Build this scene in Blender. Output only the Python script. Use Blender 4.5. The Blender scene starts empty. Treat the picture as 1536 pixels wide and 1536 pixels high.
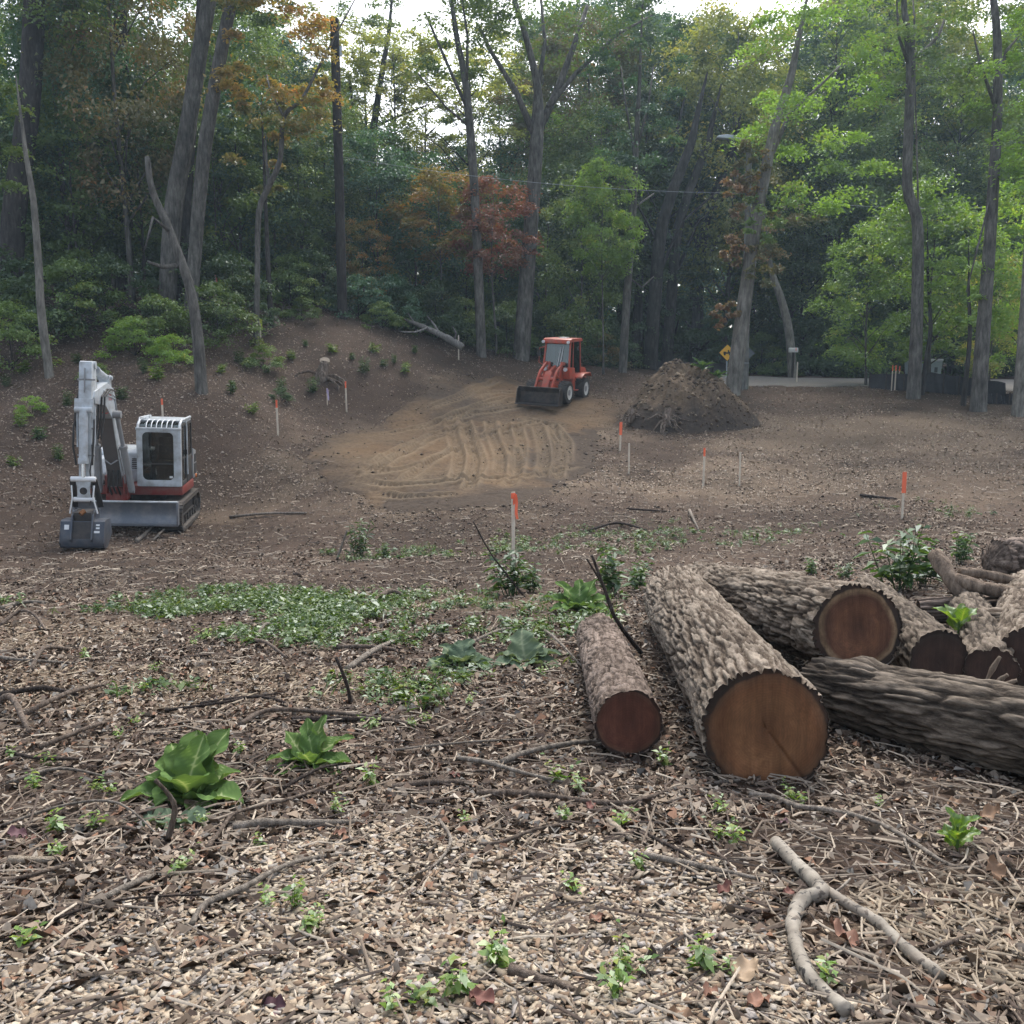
import bpy, bmesh, math, random
import numpy as np
from mathutils import Vector, Matrix, Euler

SC = bpy.context.scene
COL = SC.collection
R = math.radians

# ------------------------------------------------------------------ camera
EYE = 1.6
PITCH = 8.55
FPX = 1450.0            # focal length in pixels of the 1536 px photograph
cam_d = bpy.data.cameras.new('camera')
cam_d.sensor_width = 36.0
cam_d.lens = 36.0 * FPX / 1536.0
cam_d.clip_start = 0.05
cam_d.clip_end = 2000.0
cam = bpy.data.objects.new('camera', cam_d)
COL.objects.link(cam)
cam.location = (0, 0, EYE)
cam.rotation_euler = (R(90 - PITCH), 0, 0)
SC.camera = cam

# ------------------------------------------------------------------ sky, sun, exposure
SUN_EL, SUN_AZ = 52.0, 14.0        # azimuth measured from +Y (away from the camera) towards +X
w = bpy.data.worlds.new('World')
SC.world = w
w.use_nodes = True
nt = w.node_tree
bg = nt.nodes['Background']
sky = nt.nodes.new('ShaderNodeTexSky')
sky.sky_type = 'NISHITA'
sky.sun_disc = False
sky.sun_elevation = R(SUN_EL)
sky.sun_rotation = R(SUN_AZ)
sky.air_density = 1.0
sky.dust_density = 4.0
sky.ozone_density = 1.0
hs = nt.nodes.new('ShaderNodeHueSaturation')
hs.inputs['Saturation'].default_value = 0.5      # thin overcast: the blue is mostly washed out
nt.links.new(sky.outputs['Color'], hs.inputs['Color'])
nt.links.new(hs.outputs['Color'], bg.inputs['Color'])
bg.inputs['Strength'].default_value = 0.15

sun_d = bpy.data.lights.new('sun', 'SUN')
sun_d.energy = 1.2
sun_d.angle = R(22)
sun_d.color = (1.0, 0.95, 0.88)
sun = bpy.data.objects.new('sun', sun_d)
COL.objects.link(sun)
_d = Vector((math.sin(R(SUN_AZ)) * math.cos(R(SUN_EL)), math.cos(R(SUN_AZ)) * math.cos(R(SUN_EL)), math.sin(R(SUN_EL))))
sun.rotation_euler = (-_d).to_track_quat('-Z', 'Y').to_euler()

SC.view_settings.view_transform = 'Standard'
SC.view_settings.look = 'None'
SC.view_settings.gamma = 1.0
SC.view_settings.exposure = 1.3
SC.view_settings.use_curve_mapping = False

cy = SC.cycles
cy.max_bounces = 6
cy.diffuse_bounces = 4
cy.glossy_bounces = 2
cy.transmission_bounces = 4
cy.transparent_max_bounces = 6
cy.volume_bounces = 0
cy.caustics_reflective = False
cy.caustics_refractive = False
cy.sample_clamp_indirect = 4.0
cy.use_denoising = True

# ------------------------------------------------------------------ helpers: rays, noise
_P = R(PITCH)
def ray(px, py):
    xc = (px - 768.0) / FPX
    yc = -(py - 768.0) / FPX
    return np.array([xc, math.cos(_P) + yc * math.sin(_P), -math.sin(_P) + yc * math.cos(_P)])
def W(px, py, Y):
    """The point at distance Y in front of the camera that the photograph shows at (px, py)."""
    d = ray(px, py)
    t = Y / d[1]
    return Vector((d[0] * t, Y, EYE + d[2] * t))
def PXM(Y, py=768):
    """pixels per metre at distance Y"""
    d = ray(768, py)
    return FPX * d[1] / Y

def _hash(ix, iy, seed):
    h = (ix.astype(np.int64) * 374761393 + iy.astype(np.int64) * 668265263 + seed * 974634777) & 0xFFFFFFFF
    h = ((h ^ (h >> 13)) * 1274126177) & 0xFFFFFFFF
    h = h ^ (h >> 16)
    return (h & 0xFFFFFF) / float(0xFFFFFF)
def vnoise(x, y, seed=0):
    x = np.asarray(x, float); y = np.asarray(y, float)
    x0 = np.floor(x); y0 = np.floor(y)
    fx = x - x0; fy = y - y0
    ux = fx * fx * (3 - 2 * fx); uy = fy * fy * (3 - 2 * fy)
    a = _hash(x0, y0, seed); b = _hash(x0 + 1, y0, seed)
    c = _hash(x0, y0 + 1, seed); d = _hash(x0 + 1, y0 + 1, seed)
    return (a * (1 - ux) + b * ux) * (1 - uy) + (c * (1 - ux) + d * ux) * uy
def fbm(x, y, octaves=4, seed=0):
    s = 0.0; a = 0.5; t = 0.0
    for o in range(octaves):
        s = s + a * vnoise(np.asarray(x) * 2 ** o + 17.3 * o, np.asarray(y) * 2 ** o - 9.1 * o, seed + o)
        t += a; a *= 0.5
    return s / t            # 0..1
def sstep(a, b, x):
    t = np.clip((np.asarray(x, float) - a) / (b - a), 0, 1)
    return t * t * (3 - 2 * t)

# ------------------------------------------------------------------ terrain: smooth surface through measured points
_CP = [  # pixel x, pixel y, distance
    (768, 1536, 2.5), (0, 1536, 2.5), (1536, 1536, 2.5),
    (768, 1190, 4.9), (0, 1190, 4.9), (1536, 1190, 4.8),
    (768, 1000, 7.7), (0, 1000, 7.8), (1536, 985, 7.4),
    (768, 905, 11.0), (0, 905, 11.3), (1536, 880, 10.8),
    (768, 838, 16.3), (0, 838, 17.5), (130, 826, 19.6), (1450, 815, 16.5),
    (205, 806, 21.9), (277, 801, 22.4), (318, 770, 25.0), (300, 735, 26.8),
    (480, 765, 24.3), (768, 745, 24.3), (1353, 775, 21.5), (1055, 725, 26.5), (1536, 705, 26.5),
    (768, 680, 29.5), (560, 700, 27.5), (430, 690, 28), (768, 622, 36.0), (820, 600, 38.2), (870, 592, 39.5),
    (930, 640, 34.5), (1040, 655, 33.8), (1200, 640, 35.5), (1380, 650, 33.5), (1150, 581, 45.0), (1380, 594, 41.0), (1536, 622, 36.5),
    (1250, 573, 48.5), (1450, 590, 43.0), (1400, 574, 48.0),
    (417, 650, 31.0), (520, 615, 35.5), (300, 582, 31.5), (75, 566, 32.0), (0, 625, 28.5), (0, 720, 24.2), (160, 640, 28.0),
    (512, 476, 43.0), (430, 476, 41.5), (275, 478, 39.0), (100, 480, 38.5), (700, 532, 45.0), (600, 520, 41.5), (640, 562, 38.5),
    (640, 594, 36.8), (720, 575, 40.5), (880, 577, 43.5), (935, 561, 48.0), (790, 540, 47.0),
    (300, 432, 50.0), (50, 432, 50.0),
]
_pts = [tuple(W(*c)) for c in _CP]
_pts += [(x, -6.0, 0.35) for x in (-12, 0, 12)] + [(x, 1.0, -0.02) for x in (-6, 0, 6)]
_pts += [(-30, 10, -0.6), (30, 10, -1.0), (-35, 25, 0.6), (35, 25, -0.6), (-45, 45, 5.5), (45, 45, 0.9), (-30, 60, 6.6), (0, 62, 1.9), (12, 56, 1.2), (25, 56, 1.0), (35, 60, 1.3), (-12, 60, 4.2),
         (-40, 95, 7.0), (0, 95, 4.0), (40, 95, 2.6), (-70, 70, 7.0), (70, 70, 1.5), (-70, 20, 2.0), (70, 20, 0.0), (0, -25, 0.9), (-60, -20, 1.0), (60, -20, 0.6)]
_pts = np.array(_pts)
def _U(r2):
    return 0.5 * r2 * np.log(r2 + 1e-9)
_n = len(_pts)
_d2 = ((_pts[:, None, :2] - _pts[None, :, :2]) ** 2).sum(-1)
_K = _U(_d2) + np.eye(_n) * 1.2
_Pm = np.hstack([np.ones((_n, 1)), _pts[:, :2]])
_A = np.block([[_K, _Pm], [_Pm.T, np.zeros((3, 3))]])
_sol = np.linalg.solve(_A, np.concatenate([_pts[:, 2], np.zeros(3)]))
def tps(x, y):
    x = np.asarray(x, float).ravel(); y = np.asarray(y, float).ravel()
    xc = np.clip(x, -75, 75); yc = np.clip(y, -25, 100)
    out = _sol[_n] + _sol[_n + 1] * xc + _sol[_n + 2] * yc
    for i in range(_n):
        out += _sol[i] * _U((xc - _pts[i, 0]) ** 2 + (yc - _pts[i, 1]) ** 2)
    return out
def _polymask(x, y, poly, wob, seed, soft):
    """about 1 inside a closed polygon and 0 outside, the edge wobbled by noise"""
    wx = (fbm(x * 0.6, y * 0.6, 4, seed) - 0.5) * wob * 2
    wy = (fbm(x * 0.6 + 50, y * 0.6, 4, seed + 9) - 0.5) * wob * 2
    X = x + wx; Y = y + wy
    ins = np.zeros(X.shape, bool); dmin = np.full(X.shape, 1e9)
    n = len(poly)
    for i in range(n):
        x1, y1 = poly[i]; x2, y2 = poly[(i + 1) % n]
        c = ((y1 > Y) != (y2 > Y)) & (X < (x2 - x1) * (Y - y1) / (y2 - y1 + 1e-12) + x1)
        ins ^= c
        dx, dy = x2 - x1, y2 - y1
        t = np.clip(((X - x1) * dx + (Y - y1) * dy) / (dx * dx + dy * dy), 0, 1)
        dmin = np.minimum(dmin, np.hypot(X - x1 - t * dx, Y - y1 - t * dy))
    sd = np.where(ins, dmin, -dmin)
    return sstep(-soft, soft, sd)

def _smooth_hit(px, py):
    d = ray(px, py)
    t = np.arange(1.5, 140, 0.05)
    f = EYE + d[2] * t - tps(d[0] * t, d[1] * t)
    k = np.argmax(f < 0)
    return (d[0] * t[k], d[1] * t[k])
PAD = [_smooth_hit(*p) for p in [(452, 690), (500, 655), (590, 622), (650, 590), (690, 562), (760, 568), (830, 590), (905, 600), (925, 615), (900, 660), (885, 705), (840, 742), (740, 770), (600, 775), (520, 745)]]
ROAD = [(9.0, 45.4), (12.0, 45.8), (15.5, 45.6), (20.5, 44.6), (27, 43.2), (60, 40.0), (60, 52.0), (30, 51.6), (18, 51.8), (11, 52.0), (8.5, 49.0)]
def pad_mask(x, y):
    return _polymask(np.asarray(x, float), np.asarray(y, float), PAD, 0.9, 31, 0.55)
def road_mask(x, y):
    return _polymask(np.asarray(x, float), np.asarray(y, float), ROAD, 0.35, 57, 0.35)

def relief(x, y):
    """clods, ruts and hummocks"""
    x = np.asarray(x, float); y = np.asarray(y, float)
    amp = 0.035 + 0.05 * sstep(8, 22, y)
    n = (fbm(x * 0.55, y * 0.55, 3, 3) - 0.5) * 2.2 * amp
    n += (fbm(x * 2.6, y * 2.6, 3, 11) - 0.5) * (0.030 + 0.05 * sstep(12, 22, y))
    n += (fbm(x * 9.0, y * 9.0, 2, 23) - 0.5) * 0.022
    # vehicle ruts across the cleared strip
    for (yy, k, ph) in ((17.6, 0.05, 0.3), (19.0, 0.03, 1.0)):
        c = yy + k * x + 0.5 * np.sin(0.25 * x + ph)
        n -= 0.06 * np.exp(-((y - c) / 0.28) ** 2)
    return n
def ground_z(x, y):
    x = np.asarray(x, float).ravel(); y = np.asarray(y, float).ravel()
    m = np.maximum(pad_mask(x, y), road_mask(x, y))
    return tps(x, y) + relief(x, y) * (1 - 0.75 * m)
def gz(x, y):
    return float(ground_z([x], [y])[0])
def ground_normal(x, y):
    x = np.asarray(x, float).ravel(); y = np.asarray(y, float).ravel(); h = 0.25
    gx = (tps(x + h, y) - tps(x - h, y)) / (2 * h); gy = (tps(x, y + h) - tps(x, y - h)) / (2 * h)
    n = np.stack([-gx, -gy, np.ones_like(gx)], 1)
    return n / np.linalg.norm(n, axis=1, keepdims=True)
def G(px, py):
    """where the ray through a pixel of the photograph first meets the ground"""
    d = ray(px, py)
    t = np.arange(1.2, 130, 0.04)
    f = EYE + d[2] * t - ground_z(d[0] * t, d[1] * t)
    k = int(np.argmax(f < 0))
    if k == 0:
        k = len(t) - 1
    a = f[k - 1] / (f[k - 1] - f[k] + 1e-9)
    tt = t[k - 1] + a * 0.04
    return Vector((d[0] * tt, d[1] * tt, EYE + d[2] * tt))

# ------------------------------------------------------------------ helpers: objects
def tag(o, label=None, cat=None, group=None, kind=None):
    if label: o['label'] = label
    if cat: o['category'] = cat
    if group: o['group'] = group
    if kind: o['kind'] = kind
    return o
def link(o, parent=None):
    COL.objects.link(o)
    if parent is not None:
        o.parent = parent
    return o
def empty(name, loc=(0, 0, 0), rot=(0, 0, 0)):
    o = bpy.data.objects.new(name, None)
    o.empty_display_size = 0.2
    o.location = loc
    o.rotation_euler = rot
    return link(o)
def obj(name, mesh, parent=None, mat=None):
    o = bpy.data.objects.new(name, mesh)
    if mat is not None:
        if len(mesh.materials) == 0:
            mesh.materials.append(mat)
        if mesh.materials[0] != mat:
            o.material_slots[0].link = 'OBJECT'
            o.material_slots[0].material = mat
    return link(o, parent)
def mesh_np(name, verts, faces, mat=None, col=None, tint=None, smooth=False):
    """a mesh from numpy arrays; faces is (n, 3) or (n, 4); col per vertex rgb, tint per vertex float"""
    verts = np.asarray(verts, np.float32); faces = np.asarray(faces, np.int32)
    me = bpy.data.meshes.new(name)
    nf, k = faces.shape
    me.vertices.add(len(verts)); me.vertices.foreach_set('co', verts.ravel())
    me.loops.add(nf * k); me.loops.foreach_set('vertex_index', faces.ravel())
    me.polygons.add(nf)
    me.polygons.foreach_set('loop_start', np.arange(0, nf * k, k, dtype=np.int32))
    me.update(calc_edges=True)
    if smooth:
        me.polygons.foreach_set('use_smooth', np.ones(nf, bool))
    if col is not None:
        a = me.attributes.new('col', 'FLOAT_COLOR', 'POINT')
        c = np.ones((len(verts), 4), np.float32); c[:, :col.shape[1]] = col
        a.data.foreach_set('color', c.ravel())
    if tint is not None:
        a = me.attributes.new('tint', 'FLOAT', 'POINT')
        a.data.foreach_set('value', np.asarray(tint, np.float32))
    if mat is not None:
        me.materials.append(mat)
    return me

class MB:
    """collects simple solids into one mesh"""
    def __init__(s):
        s.v = []; s.f = []
    def add(s, vs, fs):
        o = len(s.v)
        s.v += [tuple(v) for v in vs]
        s.f += [tuple(i + o for i in f) for f in fs]
        return s
    def box(s, c, d, rot=None):
        hx, hy, hz = d[0] / 2, d[1] / 2, d[2] / 2
        vs = [Vector((x, y, z)) for x in (-hx, hx) for y in (-hy, hy) for z in (-hz, hz)]
        if rot is not None:
            m = rot if isinstance(rot, Matrix) else Euler(rot).to_matrix()
            vs = [m @ v for v in vs]
        vs = [v + Vector(c) for v in vs]
        return s.add(vs, [(0, 1, 3, 2), (4, 6, 7, 5), (0, 4, 5, 1), (2, 3, 7, 6), (0, 2, 6, 4), (1, 5, 7, 3)])
    def bx(s, x0, x1, y0, y1, z0, z1):
        return s.box(((x0 + x1) / 2, (y0 + y1) / 2, (z0 + z1) / 2), (abs(x1 - x0), abs(y1 - y0), abs(z1 - z0)))
    def bar(s, p0, p1, wd, ht, up=(0, 0, 1)):
        p0, p1 = Vector(p0), Vector(p1)
        z = (p1 - p0); L = z.length; z.normalize()
        u = Vector(up)
        if abs(u.dot(z)) > 0.97: u = Vector((0, 1, 0))
        x = u.cross(z).normalized(); y = z.cross(x)
        m = Matrix((x, y, z)).transposed()
        return s.box((p0 + p1) / 2, (wd, ht, L), m)
    def tube(s, path, radii, n=8, cap=True):
        path = [Vector(p) for p in path]
        if not hasattr(radii, '__len__'): radii = [radii] * len(path)
        rings = []
        ref = None
        for i, p in enumerate(path):
            t = (path[min(i + 1, len(path) - 1)] - path[max(i - 1, 0)]).normalized()
            if ref is None:
                ref = Vector((0, 0, 1)) if abs(t.z) < 0.9 else Vector((1, 0, 0))
            x = ref.cross(t)
            if x.length < 1e-6: x = Vector((1, 0, 0)).cross(t)
            x.normalize(); y = t.cross(x); ref = y
            rings.append([p + (x * math.cos(2 * math.pi * k / n) + y * math.sin(2 * math.pi * k / n)) * radii[i] for k in range(n)])
        vs = [v for r_ in rings for v in r_]
        fs = []
        for i in range(len(path) - 1):
            for k in range(n):
                a = i * n + k; b = i * n + (k + 1) % n
                fs.append((a, b, b + n, a + n))
        if cap:
            fs.append(tuple(range(n - 1, -1, -1)))
            fs.append(tuple(range((len(path) - 1) * n, len(path) * n)))
        return s.add(vs, fs)
    def cyl(s, p0, p1, r0, r1=None, n=16):
        return s.tube([p0, p1], [r0, r0 if r1 is None else r1], n)
    def prism_x(s, prof, x0, x1):
        """profile of (y, z) points pushed along x"""
        n = len(prof)
        vs = [(x0, y, z) for y, z in prof] + [(x1, y, z) for y, z in prof]
        fs = [tuple(range(n - 1, -1, -1)), tuple(range(n, 2 * n))]
        fs += [(i, (i + 1) % n, (i + 1) % n + n, i + n) for i in range(n)]
        return s.add(vs, fs)
    def prism_y(s, prof, y0, y1):
        n = len(prof)
        vs = [(x, y0, z) for x, z in prof] + [(x, y1, z) for x, z in prof]
        fs = [tuple(range(n)), tuple(range(2 * n - 1, n - 1, -1))]
        fs += [((i + 1) % n, i, i + n, (i + 1) % n + n) for i in range(n)]
        return s.add(vs, fs)
    def build(s, name, mat, parent=None, smooth=False, bevel=0.0, seg=2, angle=35):
        me = bpy.data.meshes.new(name)
        me.from_pydata(s.v, [], s.f)
        bm = bmesh.new(); bm.from_mesh(me)
        bmesh.ops.recalc_face_normals(bm, faces=bm.faces)
        if bevel:
            ed = [e for e in bm.edges if len(e.link_faces) == 2 and e.calc_face_angle(0) > R(angle)]
            bmesh.ops.bevel(bm, geom=ed, offset=bevel, segments=seg, affect='EDGES', profile=0.6, clamp_overlap=True)
        bm.to_mesh(me); bm.free()
        if smooth or bevel:
            me.polygons.foreach_set('use_smooth', np.ones(len(me.polygons), bool))
            if hasattr(me, 'set_sharp_from_angle'):
                me.set_sharp_from_angle(angle=R(40))
        me.materials.append(mat)
        return obj(name, me, parent)

# ------------------------------------------------------------------ helpers: materials
def new_mat(name):
    m = bpy.data.materials.new(name)
    m.use_nodes = True
    t = m.node_tree
    return m, t, t.nodes['Principled BSDF']
def nz(t, scale, detail=4, rough=0.55, coord='Object', stretch=None):
    tc = t.nodes.new('ShaderNodeTexCoord')
    n = t.nodes.new('ShaderNodeTexNoise')
    n.inputs['Scale'].default_value = scale
    n.inputs['Detail'].default_value = detail
    n.inputs['Roughness'].default_value = rough
    if stretch:
        mp = t.nodes.new('ShaderNodeMapping')
        mp.inputs['Scale'].default_value = stretch
        t.links.new(tc.outputs[coord], mp.inputs['Vector'])
        t.links.new(mp.outputs['Vector'], n.inputs['Vector'])
    else:
        t.links.new(tc.outputs[coord], n.inputs['Vector'])
    return n.outputs['Fac']
def ramp(t, fac, stops):
    r_ = t.nodes.new('ShaderNodeValToRGB')
    e = r_.color_ramp.elements
    while len(e) < len(stops): e.new(0.5)
    for k, (p, c) in enumerate(stops):
        e[k].position = p
        e[k].color = (c[0], c[1], c[2], 1) if hasattr(c, '__len__') else (c, c, c, 1)
    t.links.new(fac, r_.inputs['Fac'])
    return r_.outputs['Color']
def mix(t, fac, a, b, mode='MIX'):
    m = t.nodes.new('ShaderNodeMix')
    m.data_type = 'RGBA'; m.blend_type = mode
    for k, v in ((0, fac), (6, a), (7, b)):
        if isinstance(v, bpy.types.NodeSocket): t.links.new(v, m.inputs[k])
        elif k == 0: m.inputs[k].default_value = v
        else: m.inputs[k].default_value = (v[0], v[1], v[2], 1)
    return m.outputs[2]
def bump(t, bsdf, h, strength=0.4, dist=0.02):
    b = t.nodes.new('ShaderNodeBump')
    b.inputs['Strength'].default_value = strength
    b.inputs['Distance'].default_value = dist
    t.links.new(h, b.inputs['Height'])
    t.links.new(b.outputs['Normal'], bsdf.inputs['Normal'])
def solid(name, c, rough=0.6, metal=0.0, dirt=None, dscale=6.0, amount=0.5, bumps=0.0, bscale=40.0, spec=0.5):
    """a plain coloured material with patchy dirt of another colour and slight relief"""
    m, t, b = new_mat(name)
    b.inputs['Roughness'].default_value = rough
    b.inputs['Metallic'].default_value = metal
    b.inputs['Specular IOR Level'].default_value = spec
    d = dirt if dirt else tuple(x * 0.7 for x in c)
    f = nz(t, dscale, 6, 0.65)
    k = ramp(t, f, [(0.40, 0.0), (0.72, amount)])
    t.links.new(mix(t, k, c, d), b.inputs['Base Color'])
    if bumps:
        bump(t, b, nz(t, bscale, 4), bumps)
    return m
def leaf_mat(name, a, b_, c=None, trans=0.35, gloss=True, gain=(1.75, 2.6)):
    """foliage: the leaf's own tint runs from colour a to b (to c for the few odd ones); light comes through it"""
    m = bpy.data.materials.new(name); m.use_nodes = True
    t = m.node_tree; t.nodes.clear()
    out = t.nodes.new('ShaderNodeOutputMaterial')
    at = t.nodes.new('ShaderNodeAttribute'); at.attribute_name = 'tint'
    stops = [(0.0, a), (0.75, b_), (1.0, c if c else b_)]
    colr = ramp(t, at.outputs['Fac'], stops)
    oi = t.nodes.new('ShaderNodeObjectInfo')
    hv = t.nodes.new('ShaderNodeHueSaturation')
    mr = t.nodes.new('ShaderNodeMapRange'); mr.inputs[3].default_value = gain[0]; mr.inputs[4].default_value = gain[1]
    t.links.new(oi.outputs['Random'], mr.inputs[0]); t.links.new(mr.outputs[0], hv.inputs['Value'])
    t.links.new(colr, hv.inputs['Color'])
    df = t.nodes.new('ShaderNodeBsdfDiffuse'); tr = t.nodes.new('ShaderNodeBsdfTranslucent')
    t.links.new(hv.outputs['Color'], df.inputs['Color']); 
    yl = mix(t, 1.0, hv.outputs['Color'], (1.25, 1.25, 0.6), 'MULTIPLY')
    t.links.new(yl, tr.inputs['Color'])
    mx = t.nodes.new('ShaderNodeMixShader'); mx.inputs[0].default_value = trans
    t.links.new(df.outputs[0], mx.inputs[1]); t.links.new(tr.outputs[0], mx.inputs[2])
    last = mx.outputs[0]
    if gloss:
        gl = t.nodes.new('ShaderNodeBsdfGlossy'); gl.inputs['Roughness'].default_value = 0.42
        gl.inputs['Color'].default_value = (0.9, 0.95, 1, 1)
        m2 = t.nodes.new('ShaderNodeMixShader'); m2.inputs[0].default_value = 0.05
        t.links.new(last, m2.inputs[1]); t.links.new(gl.outputs[0], m2.inputs[2]); last = m2.outputs[0]
    t.links.new(last, out.inputs['Surface'])
    return m
def col_mat(name, rough=0.8, nscale=30, lo=0.7, hi=1.15, spec=0.25, gain=1.0):
    """every piece carries its own colour (attribute col), with fine mottling"""
    m, t, b = new_mat(name)
    at = t.nodes.new('ShaderNodeAttribute'); at.attribute_name = 'col'
    f = nz(t, nscale, 3)
    k = ramp(t, f, [(0.3, lo * gain), (0.7, hi * gain)])
    t.links.new(mix(t, 1.0, at.outputs['Color'], k, 'MULTIPLY'), b.inputs['Base Color'])
    b.inputs['Roughness'].default_value = rough
    b.inputs['Specular IOR Level'].default_value = spec
    return m
# ================================================================== the setting: ground, sand pad, road
def blob(x, y, cx, cy, rx, ry, seed, wob=0.5):
    d = np.hypot((x - cx) / rx, (y - cy) / ry)
    d = d + (fbm(x * 1.1, y * 1.1, 4, seed) - 0.5) * 2 * wob
    return 1 - sstep(0.65, 1.15, d)
def blob_px(x, y, px, py, rx, ry, seed, wob=0.5):
    c = _smooth_hit(px, py)
    return blob(x, y, c[0], c[1], rx, ry, seed, wob)
def chips_density(x, y):
    a = np.maximum.reduce([blob_px(x, y, 620, 1480, 1.25, 0.95, 1, 0.35), blob_px(x, y, 830, 1360, 0.85, 0.8, 2, 0.35), blob_px(x, y, 330, 1480, 0.9, 0.75, 8, 0.3),
                           blob_px(x, y, 560, 1300, 0.6, 0.55, 4, 0.4), blob_px(x, y, 60, 1500, 0.7, 0.5, 14), 0.9 * blob_px(x, y, 1010, 1500, 0.5, 0.5, 15)])
    return np.clip(a, 0, 1)
def shreds_density(x, y):
    return np.maximum.reduce([blob_px(x, y, 300, 1030, 1.6, 0.75, 5), 0.8 * blob_px(x, y, 60, 955, 1.4, 0.9, 6), 0.7 * blob_px(x, y, 700, 905, 1.5, 0.7, 7), 0.75 * blob_px(x, y, 1480, 1400, 0.45, 0.6, 41)])
def pale_litter(x, y):
    return np.maximum.reduce([0.9 * blob_px(x, y, 1100, 720, 5.5, 3.5, 61), blob_px(x, y, 1330, 650, 8.0, 5.5, 62), 0.6 * blob_px(x, y, 1480, 720, 4, 4, 63), 0.7 * blob_px(x, y, 380, 740, 2.0, 2.5, 64)])
def dark_soil(x, y):
    return np.maximum.reduce([blob_px(x, y, 700, 800, 6.0, 3.2, 71), 0.9 * blob_px(x, y, 150, 870, 7, 2.0, 72), blob_px(x, y, 1240, 780, 2.2, 1.6, 73), 0.9 * blob_px(x, y, 900, 680, 3.0, 4.0, 74),
                              0.9 * blob_px(x, y, 560, 610, 3.0, 3.0, 75), 0.8 * blob_px(x, y, 1010, 640, 3.0, 2.4, 76), 0.8 * blob_px(x, y, 1250, 612, 4.0, 2.0, 77), 0.7 * blob_px(x, y, 380, 690, 3, 3, 78),
                              0.6 * blob_px(x, y, 760, 1130, 1.2, 0.8, 79), 0.7 * blob_px(x, y, 1150, 1290, 0.8, 0.5, 80), 0.6 * blob_px(x, y, 150, 1200, 1.2, 0.8, 82)])
def green_density(x, y):
    return np.maximum.reduce([blob_px(x, y, 420, 905, 2.6, 1.1, 91), blob_px(x, y, 200, 912, 1.6, 0.6, 92), blob_px(x, y, 700, 935, 1.9, 1.6, 93), blob_px(x, y, 560, 930, 1.5, 1.3, 94),
                              0.8 * blob_px(x, y, 840, 930, 0.7, 1.3, 95), 0.5 * blob_px(x, y, 250, 1050, 0.5, 0.35, 96), 0.35 * blob_px(x, y, 680, 1030, 1.2, 0.8, 97), 0.5 * blob_px(x, y, 650, 830, 2.2, 1.0, 98),
                              0.3 * blob_px(x, y, 900, 815, 3, 2, 99), 0.22 * blob_px(x, y, 1380, 770, 1.6, 1.6, 100), 0.25 * blob_px(x, y, 1050, 800, 2.5, 1.5, 101)])

def ground_mat():
    m, t, b = new_mat('soil and leaf litter')
    at = t.nodes.new('ShaderNodeAttribute'); at.attribute_name = 'col'
    sp = t.nodes.new('ShaderNodeSeparateColor'); t.links.new(at.outputs['Color'], sp.inputs[0])
    f1 = nz(t, 3.0, 8, 0.65); f2 = nz(t, 26.0, 6, 0.7); f3 = nz(t, 0.35, 4)
    base = ramp(t, f2, [(0.30, (0.025, 0.016, 0.011)), (0.48, (0.062, 0.042, 0.030)), (0.66, (0.112, 0.079, 0.056)), (0.8, (0.18, 0.135, 0.098))])
    base = mix(t, ramp(t, f1, [(0.35, 0.0), (0.7, 0.55)]), base, (0.055, 0.041, 0.033))
    pale = ramp(t, f2, [(0.32, (0.062, 0.045, 0.031)), (0.5, (0.140, 0.104, 0.072)), (0.75, (0.25, 0.195, 0.142))])
    dark = ramp(t, f2, [(0.35, (0.026, 0.017, 0.012)), (0.55, (0.056, 0.038, 0.028)), (0.8, (0.115, 0.083, 0.060))])
    c = mix(t, sp.outputs[0], base, pale)
    c = mix(t, sp.outputs[1], c, dark)
    c = mix(t, sp.outputs[2], c, ramp(t, f2, [(0.35, (0.09, 0.066, 0.046)), (0.7, (0.22, 0.17, 0.118))]))
    c = mix(t, 1.0, c, ramp(t, f3, [(0.3, 0.68), (0.7, 1.32)]), 'MULTIPLY')
    t.links.new(c, b.inputs['Base Color'])
    b.inputs['Roughness'].default_value = 0.95
    b.inputs['Specular IOR Level'].default_value = 0.15
    bump(t, b, f2, 0.8, 0.03)
    return m
def grid_mesh(name, xs, ys, zf, mat, colf=None, keep=None, skirt=None):
    X, Y = np.meshgrid(xs, ys)
    x = X.ravel(); y = Y.ravel(); z = zf(x, y)
    nx, ny = len(xs), len(ys)
    i = np.arange(nx * ny).reshape(ny, nx)
    f = np.stack([i[:-1, :-1], i[:-1, 1:], i[1:, 1:], i[1:, :-1]], -1).reshape(-1, 4)
    if keep is not None:
        kp = keep(x, y)
        f = f[kp[f].any(1)]
        used = np.unique(f); re = np.full(nx * ny, -1); re[used] = np.arange(len(used))
        f = re[f]; x = x[used]; y = y[used]; z = z[used]
    return mesh_np(name, np.stack([x, y, z], 1), f, mat, col=None if colf is None else colf(x, y), smooth=True)

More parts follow.
